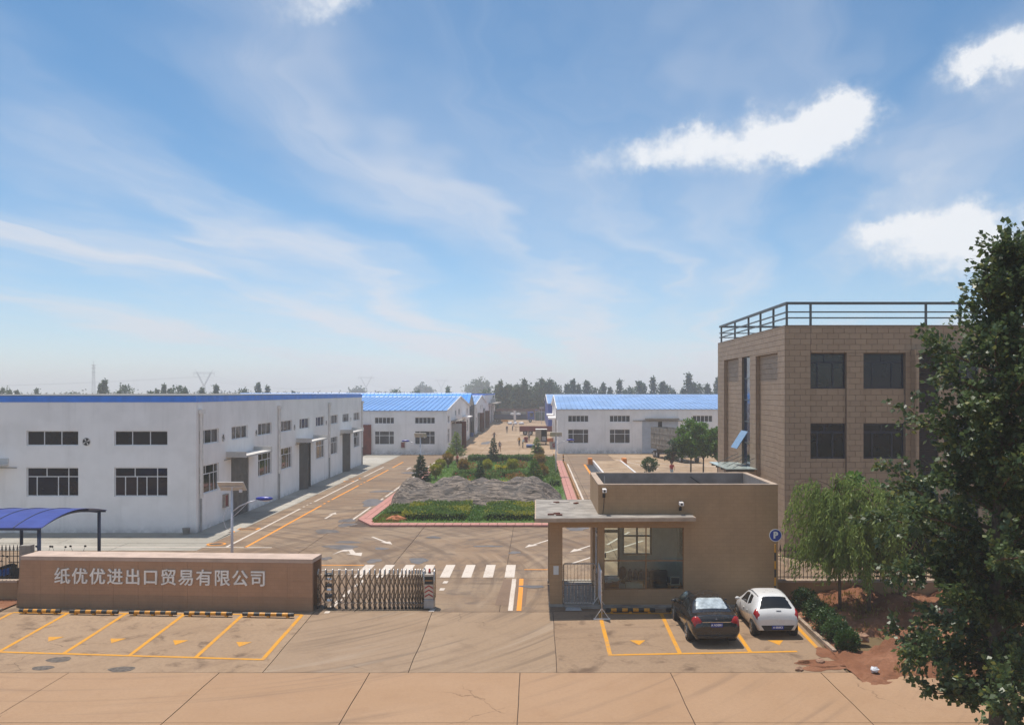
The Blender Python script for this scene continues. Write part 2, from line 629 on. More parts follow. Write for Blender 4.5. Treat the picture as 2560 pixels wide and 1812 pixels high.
def paintmat(name, col, under, worn=0.5):
    t = NT(name)
    a = t.noise(6, 6, 0.72)
    b = t.noise(0.7, 4, 0.6)
    f = t.ramp(t.math('ADD', t.math('MULTIPLY', a, 0.6), t.math('MULTIPLY', b, 0.4)), 0.40 + 0.2 * (1 - worn), 0.62 + 0.2 * (1 - worn))
    f = t.math('MULTIPLY', f, 0.8)
    c = t.mix(t.ramp(t.noise(14, 3), 0.3, 0.7), mul(col, 0.86), col)
    return t.done(t.mix(f, c, under), 0.7, 0, 0.3)


M_YEL = paintmat('yellow_road_paint', (0.64, 0.29, 0.02), (0.34, 0.22, 0.13), 0.62)
M_ORG = paintmat('orange_road_paint', (0.80, 0.30, 0.03), (0.36, 0.22, 0.13), 0.35)
M_WHT = paintmat('white_road_paint', (0.64, 0.56, 0.48), (0.33, 0.23, 0.155), 0.62)


def soilmat():
    t = NT('red_soil')
    a, b = t.noise(0.5, 6, 0.65), t.noise(5, 6, 0.7)
    c = t.mix(t.ramp(a, 0.35, 0.65), (0.20, 0.085, 0.045), (0.30, 0.145, 0.085))
    c = t.mix(t.ramp(b, 0.45, 0.75, 0, 0.6), c, (0.13, 0.06, 0.035))
    c = t.mix(t.ramp(t.noise(26, 3), 0.62, 0.72, 0, 0.5), c, (0.38, 0.23, 0.15))
    t.bump(t.math('ADD', b, t.noise(16, 5)), 0.7, 0.06)
    return t.done(c, 0.95, 0, 0.15)


def landmat():
    t = NT('land')
    a, b = t.noise(0.012, 5, 0.6), t.noise(0.35, 6, 0.65)
    c = t.mix(t.ramp(a, 0.4, 0.6), (0.17, 0.105, 0.06), (0.09, 0.11, 0.045))
    c = t.mix(t.ramp(b, 0.4, 0.75, 0, 0.5), c, (0.10, 0.06, 0.04))
    t.bump(b, 0.5, 0.05)
    return t.done(c, 0.95, 0, 0.15)


M_SOIL, M_LAND = soilmat(), landmat()
M_KERB = plain('kerb_stone', (0.36, 0.27, 0.20), 0.85, var=0.3, scale=5, bump=0.3)

# ------------------------------------------------------------------ ground and paving
m = MB()
ys = [-400, YR, YG, 150, 420, 900, 2500, 9000]
xs = [-9000, -2500, -600, -120, -30, 15, 60, 120, 600, 2500, 9000]
for j, y in enumerate(ys):
    for x in xs:
        m.v.append((x, y, gz(y) - 0.04))
for j in range(len(ys) - 1):
    for i in range(len(xs) - 1):
        k = j * len(xs) + i
        m.f.append((k, k + 1, k + 1 + len(xs), k + len(xs)))
        m.m.append(0)
ground = m.build('ground', M_LAND, kind='structure')
tag(ground, 'bare brown earth stretching away to the horizon')


def wob(a, key, amp):
    return amp * (math.sin(a * 1.7 + key * 3.1) + 0.6 * math.sin(a * 4.3 + key * 1.3) + 0.4 * math.sin(a * 9.7 + key))


def slab(parent, x0, x1, y0, y1, mat, gap=0.014, dz=0.0, amps=None):
    """one cast slab with slightly wandering joints"""
    amps = amps or {}
    loop = []

    def seg(p, q, fix, axis, side):
        n = max(2, int(abs(q - p) / 1.2))
        amp = amps.get((axis, round(fix, 2)), 0.008)
        for i in range(n):
            a = p + (q - p) * i / n
            w_ = wob(a, fix, amp) if 0 < i else 0.0
            if axis == 'y':
                loop.append((a, fix + side * gap + w_))
            else:
                loop.append((fix + side * gap + w_, a))
    seg(x0 + gap, x1 - gap, y0, 'y', 1)
    seg(y0 + gap, y1 - gap, x1, 'x', -1)
    seg(x1 - gap, x0 + gap, y1, 'y', -1)
    seg(y1 - gap, y0 + gap, x0, 'x', 1)
    # wobble of the return edges runs the same way because it depends on the fixed coordinate only
    j = rng.uniform(-0.003, 0.003) + dz
    mb = MB()
    mb.hexa([(x, y, gz(y) - 0.06) for x, y in loop], [(x, y, gz(y) + j) for x, y in loop])
    return mb.build('slab', mat, parent)


def sheet(name, label, x0, x1, ya, yb, mat):
    o = MB().poly([(x0, ya, gz(ya) - .03), (x1, ya, gz(ya) - .03), (x1, yb, gz(yb) - .03), (x0, yb, gz(yb) - .03)]).build(name, mat, kind='structure')
    return tag(o, label)


M_JOINT = plain('joint_dirt', (0.085, 0.055, 0.038), 0.95, var=0.4, scale=2)
road = sheet('road', 'pale tan concrete road along the bottom of the view', -60, 60, 12.0, YR, M_JOINT)
RX = [-0.53 + 5.0 * k for k in range(-9, 9)]
for a, b in zip(RX, RX[1:]):
    for c, d in ((12.2, 16.9), (16.9, 21.6), (21.6, 26.3), (26.3, YR)):
        slab(road, a, b, c, d, M_ROAD)
apron = sheet('driveway', 'sloping concrete driveway and parking strip before the gate', -36, 10.4, YR, YG, M_JOINT)
for a, b in ((-21.95, -9.1), (-9.1, -4.25), (-4.25, 0.69), (0.69, 10.35)):
    slab(apron, a, b, YR, YG, M_PARK if (a > 0 or b < -9) else M_APRON, amps={('x', -4.25): 0.05})
yard = sheet('yard', 'stained brown concrete factory yard inside the gate', -48, 60, YG, 135, M_JOINT)
XS = [-48, -42, -36, -30, -24.3, -19.3, -13.3, -7.45, -1.5, 4.4, 10.3, 16.2, 22.2, 30, 38, 46]
YS = [YG, 45.1, 53, 61.6, 70, 78.5, 87, 95.5, 104, 112.5, 121.5, 128.5, 135]
for i, (a, b) in enumerate(zip(XS, XS[1:])):
    for c, d in zip(YS, YS[1:]):
        if a >= -12.6 and b <= 2.0 and c >= 62 and d <= 121.6 and a > -8:
            continue
        if b <= -21 and c >= 61:
            continue
        if b <= -21 and d <= 40:
            continue
        mat = M_GREYC if (b <= -19 and c >= 53) else M_YARD
        if a >= 10 and c > 69:
            mat = M_ALLEY
        slab(yard, a, b, c, d, mat)
alley = sheet('alley', 'sunlit sandy concrete lane between the rows of workshops', -14, 4, 135, 302, M_JOINT)
for a, b in ((-13.4, -8.2), (-8.2, -2.6), (-2.6, 3.6)):
    y = 135.0
    while y < 300:
        slab(alley, a, b, y, y + 11, M_ALLEY)
        y += 11
slab(alley, -40, -13.4, 135, 146, M_ALLEY)
slab(alley, 3.6, 30, 135, 137.2, M_ALLEY)
# grey footway round the white workshop
foot = tag(MB().poly([(-48, 55.2, -.02), (-21.6, 55.2, -.02), (-21.6, 118, -.02), (-48, 118, -.02)]).build('pavement', M_JOINT, kind='structure'), 'grey concrete apron round the white workshop')
PV = [59.2, 64, 70, 76, 82, 88, 94, 100, 106, 112, 118]
for c, d in zip(PV, PV[1:]):
    MB().hexa([(-21.9, c + .012, -.03), (-19.4, c + .012, -.03), (-19.4, d - .012, -.03), (-21.9, d - .012, -.03)],
              [(-21.9, c + .012, .07), (-19.4, c + .012, .012), (-19.4, d - .012, .012), (-21.9, d - .012, .07)]).build('slab', M_GREYC, foot)
for a, b in zip([-48, -42, -35, -28.5, -19.4], [-42, -35, -28.5, -19.4, -19.4]):
    if b > a:
        MB().hexa([(a + .012, 55.6, -.03), (b - .012, 55.6, -.03), (b - .012, 59.19, -.03), (a + .012, 59.19, -.03)],
                  [(a + .012, 55.6, .012), (b - .012, 55.6, .012), (b - .012, 59.19, .07), (a + .012, 59.19, .07)]).build('slab', M_GREYC, foot)


def mark(name, pts, mat, parent, dz=0.007):
    return MB().poly([(x, y, gz(y) + dz) for x, y in pts]).build(name, mat, parent)


def line(name, p, q, wd, mat, parent, dz=0.007, n=1):
    (x0, y0), (x1, y1) = p, q
    L = math.hypot(x1 - x0, y1 - y0)
    nx, ny = -(y1 - y0) / L * wd / 2, (x1 - x0) / L * wd / 2
    k = max(1, int(L / 1.5))
    lft, rgt = [], []
    for i in range(k + 1):
        t = i / k
        x, y = x0 + (x1 - x0) * t, y0 + (y1 - y0) * t
        e = rng.uniform(-.008, .008)
        lft.append((x + nx + e, y + ny + e)); rgt.append((x - nx + e, y - ny + e))
    return mark(name, rgt + lft[::-1], mat, parent, dz)


# parking bays, left of the drive
YB = lambda x: 32.3 + (-9.48 - x) * 0.085
YT = lambda x: 37.75 + (-9.48 - x) * 0.03
LX = [-9.48, -11.88, -14.28, -16.7, -19.1, -21.4]
for x in LX:
    line('bay_line', (x, YB(x)), (x, min(YT(x), 38.1)), 0.15, M_YEL, apron)
line('bay_line', (-9.42, YB(-9.42)), (-21.4, YB(-21.4)), 0.15, M_YEL, apron, 0.009)
line('bay_line', (-9.48, YT(-9.48)), (-21.4, min(38.1, YT(-21.4))), 0.13, M_YEL, apron, 0.009)
for a, b in zip(LX, LX[1:5]):
    xc = (a + b) / 2 - 0.05
    yc = YB(xc) + 1.55
    mark('bay_triangle', [(xc, yc - .27), (xc + .29, yc + .3), (xc - .29, yc + .3)], M_YEL, apron)
# bays beside the gatehouse
RXL = [2.6, 5.09, 7.62]
for x in RXL:
    line('bay_line', (x, 32.8 + (x - 2.6) * .06), (x, 37.95), 0.15, M_YEL, apron)
line('bay_line', (10.12, 33.6), (10.12, 37.95), 0.15, M_YEL, apron)
line('bay_line', (2.54, 32.78), (9.3, 33.18), 0.15, M_YEL, apron, 0.009)
line('bay_line', (2.6, 37.95), (10.1, 37.95), 0.13, M_YEL, apron, 0.009)
for x in (3.75, 8.85):
    yc = 34.15
    mark('bay_triangle', [(x, yc - .27), (x + .29, yc + .3), (x - .29, yc + .3)], M_YEL, apron)
# zebra stripes
for k in range(8):
    x = -8.64 + 1.05 * k
    mark('zebra_stripe', [(x - .24, 45.3), (x + .24, 45.3), (x + .24, 48.6), (x - .24, 48.6)], M_WHT, yard)
line('painted_line', (-11.4, 48.5), (-8.95, 48.5), 0.16, M_ORG, yard)
line('painted_line', (-11.4, 47.2), (-9.0, 47.2), 0.12, M_WHT, yard)
line('painted_line', (-0.6, 47.3), (0.7, 47.3), 0.14, M_ORG, yard)
line('painted_line', (-1.05, 38.4), (-1.05, 45.0), 0.2, M_WHT, yard)
line('painted_line', (-0.70, 38.4), (-0.70, 45.0), 0.2, M_ORG, yard)
line('painted_line', (-8.55, 38.0), (-8.55, 38.3), 0.2, M_WHT, apron)
for y in (39.0, 41.0, 43.2):
    line('painted_line', (-8.55 + (y - 39) * .05, y), (-8.5 + (y - 39) * .05, y + 1.5), 0.2, M_WHT, yard)
for y in (38.25, 42.3, 43.9):
    line('painted_line', (-4.3, y), (-4.28, y + .5), 0.22, M_WHT, yard)
# lanes along the white workshop
line('painted_line', (-34, 54.4), (-15.3, 54.0), 0.17, M_WHT, yard)
line('painted_line', (-18.0, 54.2), (-18.2, 72.0), 0.16, M_WHT, yard)
line('painted_line', (-18.2, 76.5), (-18.3, 96.0), 0.16, M_WHT, yard)
line('painted_line', (-18.3, 99), (-18.3, 112), 0.16, M_WHT, yard)
line('painted_line', (-16.85, 54.0), (-17.05, 74.0), 0.17, M_ORG, yard)
for (a, b) in ((75, 75.6), (76.5, 77.1), (78, 90), (91, 91.5), (92.6, 93.2), (94.2, 108), (111, 120)):
    line('painted_line', (-17.1, a), (-17.1, b), 0.17, M_ORG, yard)
for (a, b) in ((64.5, 73), (74, 79), (80, 97), (98, 121)):
    line('painted_line', (-12.95, a), (-12.95, b), 0.16, M_WHT, yard)
for (a, b) in ((73, 73.4), (74.2, 74.6), (75.3, 75.7), (97, 97.4), (98, 98.3)):
    line('painted_line', (-18.25, a), (-18.25, b), 0.15, M_WHT, yard)
line('painted_line', (-12.9, 131), (3.0, 131), 0.5, M_WHT, yard)
for x0, x1, y0, y1 in ((13, 19, 112, 122), (17, 22, 112, 120), (10.6, 14.5, 110, 124), (21, 25, 110, 117)):
    line('painted_line', (x0, y1), (x1, y0), 0.18, M_WHT, yard)


def arrow(tail, head, wd=0.16, hl=1.1, hw=0.3, mat=None, par=None):
    t, h = Vector(tail), Vector(head)
    d = (h - t).normalized()
    n = Vector((-d.y, d.x))
    s = h - d * hl
    pts = [t + n * wd / 2, t - n * wd / 2, s - n * wd / 2, s - n * hw, h, s + n * hw, s + n * wd / 2]
    mark('arrow_marking', [tuple(p) for p in pts[::-1]], mat or M_WHT, par or yard)


arrow((-10.2, 58.0), (-8.5, 55.1))
arrow((0.9, 57.0), (-0.65, 54.0))
arrow((-15.0, 66.3), (-15.0, 69.8))
arrow((-15.0, 108), (-15.0, 111.5))
mark('arrow_marking', [(-10.95, 53.4), (-10.55, 53.5), (-10.1, 52.2), (-9.75, 52.3), (-9.6, 51.2), (-10.6, 51.9), (-10.35, 52.0), (-10.6, 52.8), (-11.0, 52.6), (-11.3, 51.6), (-11.1, 52.9)][::-1], M_WHT, yard)
arrow((3.6, 55.4), (1.9, 52.4))
line('painted_line', (1.9, 49.0), (6.5, 56.5), 0.16, M_WHT, yard)
line('painted_line', (6.0, 60), (4.2, 55), 0.16, M_WHT, yard)

# dark repair patches, manhole rings and puddles
M_PATCH = plain('oil_patch', (0.115, 0.09, 0.07), 0.75, var=0.5, scale=7)
M_PUD = NT('puddle_water')
M_PUD = M_PUD.done(M_PUD.mix(M_PUD.ramp(M_PUD.noise(2.0, 4), 0.4, 0.65), (0.11, 0.085, 0.065), (0.17, 0.13, 0.095)), 0.34, 0, 0.35)


def blob(name, c, rx, ry, mat, parent, seed, dz=0.006, rag=0.22, n=26):
    r = random.Random(seed)
    ph = [r.uniform(0, 6.28) for _ in range(4)]
    pts = []
    for i in range(n):
        a = 2 * math.pi * i / n
        k = 1 + rag * (math.sin(2 * a + ph[0]) * .5 + math.sin(3 * a + ph[1]) * .4 + math.sin(5 * a + ph[2]) * .3 + r.uniform(-.2, .2))
        pts.append((c[0] + rx * k * math.cos(a), c[1] + ry * k * math.sin(a)))
    return mark(name, pts, mat, parent, dz)


for i, (px, py, rx, ry) in enumerate(((147, 1648, .42, .28), (304, 1672, .42, .28), (107, 1669, .36, .22))):
    g = G(px, py)
    o = blob('patch', g, rx, ry, M_PATCH, apron if g.y > YR + .3 else road, i, rag=.1)
for i, (px, py, rx, ry) in enumerate(((853, 1367, 1.3, 1.0), (953, 1371, .5, .5), (1046, 1401, .75, 1.0), (812, 1396, .5, .6), (1084, 1343, .6, .5), (1220, 1365, 1.1, .35),
                                      (1287, 1381, .5, .5), (868, 1355, .9, .6), (935, 1256, 1.5, 3.0), (956, 1228, 1.4, 1.0), (1040, 1182, 2.4, 1.6), (868, 1301, .7, 1.2),
                                      (866, 1312, .8, 1.0), (1330, 1466, .9, .35), (935, 1402, .55, .7), (1443, 1321, .9, 1.3), (1385, 1075, 1, 2), (1215, 1107, 1.0, 6.0), (815, 1328, 1.2, 1.0))):
    if py < 1125 and px > 1330:
        continue
    g = G(px, py)
    blob('puddle', g, rx * .72, ry * .8, M_PUD, alley if g.y > 135 else yard, 40 + i, dz=0.009, rag=.3)
M_IRON = plain('cast_iron', (0.10, 0.085, 0.07), 0.6, 0.3, var=0.3, scale=6)
for (px, py, sq) in ((541, 1360, 0), (565, 1330, 0), (620, 1322, 1), (884, 1196, 1), (872, 1203, 0)):
    g = G(px, py)
    if sq:
        p = [(-.55, -.3), (.55, -.3), (.55, .3), (-.55, .3)]
    else:
        p = [(.42 * math.cos(2 * math.pi * k / 16), .42 * math.sin(2 * math.pi * k / 16)) for k in range(16)]
    o = mark('manhole_ring', [(g.x + 1.35 * x, g.y + 1.35 * y) for x, y in p], M_ORG, yard, 0.016)
    mark('manhole_cover', [(g.x + x, g.y + y) for x, y in p], M_IRON, yard, 0.02)
# the dark re-laid patch at the gate
mark('patch', [(-1.75, 39.4), (-.45, 39.2), (-.35, 44.9), (-1.55, 44.9)], concrete('relaid_concrete', (0.25, 0.165, 0.115), (0.15, 0.10, 0.07), (0.30, 0.20, 0.14), 0.5), yard, 0.0045)

# ------------------------------------------------------------------ building materials
def stucco(name, col, dirt, base_dirt=0.6, zb=0.6):
    t = NT(name)
    sp = t.n.new('ShaderNodeSeparateXYZ'); t.l.new(t.pos, sp.inputs[0])
    a = t.noise(0.5, 5, 0.6)
    st = t.noise(1.0, 4, 0.6, stretch=(1.6, 1.6, 0.12))
    c = t.mix(t.ramp(a, 0.35, 0.7, 0, 0.34), col, dirt)
    c = t.mix(t.ramp(st, 0.52, 0.8, 0, 0.42), c, dirt)
    low = t.math('MULTIPLY', t.ramp(sp.outputs[2], 0.0, zb, 1, 0), t.ramp(t.noise(1.4, 5, 0.7), 0.35, 0.62))
    c = t.mix(t.math('MULTIPLY', low, base_dirt), c, mul(dirt, 0.6))
    t.bump(t.math('ADD', t.noise(22, 4), t.noise(2.4, 3)), 0.35, 0.012)
    return t.done(c, 0.88, 0, 0.25)


M_WHITE = stucco('white_stucco', (0.92, 0.885, 0.86), (0.66, 0.63, 0.60))
M_WHITE2 = stucco('white_brickwork', (0.90, 0.865, 0.84), (0.60, 0.57, 0.54), 0.7, 1.2)
M_BLUEBAND = plain('blue_parapet_paint', (0.05, 0.24, 0.80), 0.5, var=0.15, scale=1.0)
M_BLUEROOF = plain('blue_sheet_roof', (0.14, 0.31, 0.62), 0.45, 0.0, 0.5, var=0.14, scale=0.25)
M_BLUEROOF2 = plain('faded_blue_sheet_roof', (0.21, 0.35, 0.60), 0.42, 0.0, 0.5, var=0.2, scale=0.25)
M_BLUECLAD = plain('blue_sheet_wall', (0.04, 0.085, 0.40), 0.45, var=0.15, scale=0.5)
M_PVC = plain('white_window_frame', (0.78, 0.77, 0.77), 0.4, var=0.08)
M_GLASS = plain('dark_window_glass', (0.010, 0.013, 0.020), 0.04, 0, 0.45, var=0.4, scale=0.8)
M_GLASSB = plain('blue_tinted_glass', (0.007, 0.010, 0.022), 0.05, 0, 0.35, var=0.4, scale=0.8)
M_GLASSG = plain('grey_window_glass', (0.055, 0.058, 0.065), 0.06, 0, 0.4, var=0.6, scale=0.7)
M_STEELDOOR = plain('grey_steel_door', (0.085, 0.085, 0.085), 0.5, 0.2, var=0.25, scale=0.8)
M_LIGHTDOOR = plain('pale_grey_door', (0.42, 0.46, 0.52), 0.5, 0.0, var=0.15, scale=0.8)
M_REDDOOR = plain('rust_red_door', (0.19, 0.038, 0.02), 0.7, 0.0, var=0.3, scale=1.5)
M_INSIDE = plain('interior_shade', (0.05, 0.05, 0.05), 0.9, var=0.3)  # near-black colour stands in for the shade inside openings
M_GREYROOF = plain('grey_roof_edge', (0.20, 0.19, 0.175), 0.85, var=0.3, scale=1.2)
M_PIPE = plain('white_pvc_pipe', (0.78, 0.74, 0.70), 0.45, var=0.15, scale=2)
M_PIPEG = plain('grey_pvc_pipe', (0.33, 0.33, 0.33), 0.5, var=0.15, scale=2)
M_BLACK = plain('black_paint', (0.02, 0.02, 0.02), 0.5, var=0.3, scale=6)
M_STONEGREY = plain('weathered_cement', (0.30, 0.27, 0.235), 0.9, var=0.35, scale=1.5, bump=0.3)

M_CANOPY = stucco('canopy_cement', (0.62, 0.60, 0.57), (0.30, 0.28, 0.26))
THREE = [(0, .333, 0, 1), (.333, .667, 0, 1), (.667, 1, 0, 1)]
FIVE = [(i / 5, (i + 1) / 5, 0, 1) for i in range(5)]
LOWA = [(0, .38, .68, 1), (.38, .80, .68, 1), (.80, 1, .68, 1), (0, .19, 0, .68), (.19, .60, 0, .68), (.60, .80, 0, .68), (.80, 1, 0, .68)]
LOWB = [(0, .38, .68, 1), (.38, .80, .68, 1), (.80, 1, .68, 1), (0, .20, 0, .68), (.20, .42, 0, .68), (.42, .60, 0, .68), (.60, .80, 0, .68), (.80, 1, 0, .68)]
SIXB = [(0, .25, .66, 1), (.25, .75, .66, 1), (.75, 1, .66, 1), (0, .25, 0, .66), (.25, .75, 0, .66), (.75, 1, 0, .66)]


def fan(parent, P, u, v, r):
    """round extractor set in the wall: ring, four blades, dark throat"""
    m = MB()
    n = 18
    for k in range(n):
        a, b = 2 * math.pi * k / n, 2 * math.pi * (k + 1) / n
        for (r0, r1, w0, w1) in ((r, r * 1.12, -.04, -.04), (r * 1.12, r * 1.12, -.04, .0), (r, r, -.04, .0)):
            m.poly([P(u + r0 * math.cos(a), v + r0 * math.sin(a), w0), P(u + r0 * math.cos(b), v + r0 * math.sin(b), w0), P(u + r1 * math.cos(b), v + r1 * math.sin(b), w1), P(u + r1 * math.cos(a), v + r1 * math.sin(a), w1)])
    o = m.build('extractor_fan', M_PIPE, parent, w=True)
    MB().poly([P(u + r * math.cos(2 * math.pi * k / n), v + r * math.sin(2 * math.pi * k / n), -.004) for k in range(n)]).build('fan_throat', M_BLACK, o, w=True)
    for k in range(4):
        a = k * math.pi / 2 + 0.5
        MB().poly([P(u, v, -.02), P(u + r * .92 * math.cos(a - .22), v + r * .92 * math.sin(a - .22), -.012), P(u + r * .92 * math.cos(a + .22), v + r * .92 * math.sin(a + .22), -.03)]).build('fan_blade', M_PIPE, o, w=True)
    return o


def canopy_slab(parent, x0, x1, y0, y1, z0, z1, mat, lip=0.1):
    """concrete door canopy with an upstand round its edge"""
    m = MB()
    m.box(x0, x1, y0, y1, z0, z0 + .12)
    t = .09
    for q in ((x0, x1, y0, y0 + t), (x0, x1, y1 - t, y1)):
        m.box(q[0], q[1], q[2], q[3], z0 + .121, z1)
    return m.build('door_canopy', mat, parent, w=True)


# ------------------------------------------------------------------ white workshop with blue parapet band
XW, YF, YE, XL = -21.6, 59.2, 115.6, -50.0
wk = thing('workshop', 'large white flat-roofed workshop with a blue band along its parapet', 'building', (XW, YF, 0))
PF = plane_map((0, YF, 0), (1, 0, 0), (0, -1, 0))       # u = x
PS = plane_map((XW, 0, 0), (0, 1, 0), (1, 0, 0))        # u = y
fw = [(-32.37, -29.07), (-26.8, -23.4), (-46, -42.7), (-40.0, -36.7)]
ZU, ZL, HW = (5.6, 6.55), (2.38, 4.22), 8.36
fh = [(a, b, *ZU) for a, b in fw] + [(a, b, *ZL) for a, b in fw[:3]]
sb = [59.8 + 6.33 * k for k in range(9)]
sh = [(b, b + 3.7, *ZU) for b in sb] + [(sb[k], sb[k] + 3.7, *ZL) for k in (0, 2, 3, 5, 6, 8)]
sdoors = [(sb[k] - .1, sb[k] + 4.0, 0.02, 4.35) for k in (1, 4, 7)]
m = MB()
facade(m, PF, (XL, XW), (-.05, HW), fh, 0.2)
facade(m, PS, (YF, YE), (-.05, HW), sh + sdoors, 0.2)
m.poly([(XW, YE, 0), (XL, YE, 0), (XL, YE, HW), (XW, YE, HW)])
m.poly([(XL, YE, 0), (XL, YF, 0), (XL, YF, HW), (XL, YE, HW)])
m.build('wall', M_WHITE, wk, w=True)
m = MB()
for (a, b) in ((HW, 8.74),):
    m.box(XL - .03, XW + .03, YF - .03, YF + .25, a, b)
    m.box(XW - .25, XW + .03, YF + .251, YE + .03, a, b)
    m.box(XL - .03, XL + .25, YF + .251, YE + .03, a, b)
m.build('parapet_band', M_BLUEBAND, wk, w=True)
m = MB()
m.box(XL + .1, XW - .1, YF + .12, YE - .1, 8.3, 8.80)
m.build('roof', M_GREYROOF, wk, w=True)
for h in fh:
    up = h[2] > 5
    window(wk, PF, h, THREE if up else LOWA if h[0] < -30 else LOWB, M_PVC, M_GLASSB if not up else M_GLASS)
for i, h in enumerate(sh):
    up = h[2] > 5
    window(wk, PS, h, THREE if up else LOWA, M_PVC, M_GLASSG if (i % 3 and up) else (M_GLASSB if i in (4, 5) else M_GLASS))
fan(wk, PF, -28.55, 5.85, .24)
fan(wk, PF, -35.5, 5.85, .24)
for y in (64.3, 71.9, 83.3, 95.9, 108.6):
    fan(wk, PS, y, 5.85, .24)
for k, (a, b, c, d) in enumerate(sdoors):
    MB().box(XW - .55, XW - .5, a - .5, b + .5, 0, 4.8).build('dark_backing', M_INSIDE, wk, w=True)
    if k == 0:
        for q0, q1 in ((a + .03, (a + b) / 2 - .01), ((a + b) / 2 + .01, b - .03)):
            o = MB().box(XW - .14, XW - .08, q0, q1, .04, d - .03).build('door', M_STEELDOOR, wk, w=True)
            mm = MB()
            for zz in (.12, 1.4, 2.8, d - .15):
                mm.box(XW - .08, XW - .055, q0 + .04, q1 - .04, zz, zz + .07)
            mm.build('door_rail', M_STEELDOOR, o, w=True)
    else:
        gapw = 1.5 if k == 1 else 1.1
        mid = (a + b) / 2 + .3
        for q0, q1, out in ((a + .03, mid - gapw / 2, .5), (mid + gapw / 2, b - .03, .3)):
            x0 = XW - .02
            mm = MB()
            mm.hexa([(x0, q0, .04), (x0 + out, q0 + .9 * (q1 - q0), .04), (x0 + out - .06, q0 + .9 * (q1 - q0) + .02, .04), (x0 - .06, q0 + .02, .04)] if q0 < mid else
                    [(x0 + out, q0 + .1 * (q1 - q0), .04), (x0, q1, .04), (x0 - .06, q1 - .02, .04), (x0 + out - .06, q0 + .1 * (q1 - q0) - .02, .04)],
                    [(x0, q0, d - .05), (x0 + out, q0 + .9 * (q1 - q0), d - .05), (x0 + out - .06, q0 + .9 * (q1 - q0) + .02, d - .05), (x0 - .06, q0 + .02, d - .05)] if q0 < mid else
                    [(x0 + out, q0 + .1 * (q1 - q0), d - .05), (x0, q1, d - .05), (x0 - .06, q1 - .02, d - .05), (x0 + out - .06, q0 + .1 * (q1 - q0) - .02, d - .05)])
            mm.build('door', M_STEELDOOR, wk, w=True)
    canopy_slab(wk, XW + .002, XW + 1.4, a - 1.1, b + 1.25, 4.45, 4.85, M_CANOPY)
    MB().cyl((XW + .06, a - 1.6, 4.3), (XW + .06, b + 1.7, 4.3), .03, n=6).build('door_track', M_PIPEG, wk, w=True)
canopy_slab(wk, -38, -33.5, YF - 1.3, YF - .002, 4.35, 4.8, M_CANOPY)
MB().cyl((-40, YF - .06, 4.2), (-32.95, YF - .06, 4.2), .03, n=6).build('door_track', M_PIPEG, wk, w=True)
for y in (59.75, 78.0, 97.0, 115.2):
    o = MB().cyl((XW + .12, y, 2.2), (XW + .12, y, 7.75), .085, n=10).cyl((XW + .12, y + .3, 2.2), (XW + .12, y + .3, 7.75), .055, n=8).build('downpipe', M_PIPE, wk, w=True, smooth=False)
    MB().cyl((XW + .12, y, .05), (XW + .12, y, 2.199), .075, n=10).build('downpipe_foot', M_PIPEG, o, w=True)
    MB().box(XW + .02, XW + .27, y - .14, y + .4, 7.6, 7.9).build('rain_hopper', M_PIPE, o, w=True)
bin_ = MB().cyl((-22.05, 58.75, .07), (-22.05, 58.75, .45), .2, .24, n=12).build('cement_bucket', M_STONEGREY)
tag(bin_, 'small grey bucket at the foot of the white workshop corner', 'bucket')


def hose_box(name, label, P, u, v, wd, ht):
    o = thing(name, label, 'hose box', P(u, v, 0))
    m = MB()
    facade(m, lambda a, b, w: P(a, b, w - .2), (u, u + wd), (v, v + ht), [(u + .07, u + wd - .07, v + .07, v + ht - .07)], .06)
    for (p, q) in (((u, v), (u + wd, v)), ((u + wd, v), (u + wd, v + ht)), ((u + wd, v + ht), (u, v + ht)), ((u, v + ht), (u, v))):
        m.poly([P(*p, -.2), P(*q, -.2), P(*q, -.001), P(*p, -.001)])
    m.build('box_body', plain('hose_box_steel', (0.36, 0.30, 0.26), .5, .1) if 'hose_box_steel' not in MATS else MATS['hose_box_steel'], o, w=True)
    MB().poly([P(u + .06, v + .06, -.15), P(u + wd - .06, v + .06, -.15), P(u + wd - .06, v + ht - .06, -.15), P(u + .06, v + ht - .06, -.15)]).build('box_door', MATS.get('hose_red') or plain('hose_red', (.22, .03, .025), .5), o, w=True)
    return o


hose_box('hose_box', 'red and grey fire hose box on the white workshop wall', PS, 64.2, 1.05, .75, .9)

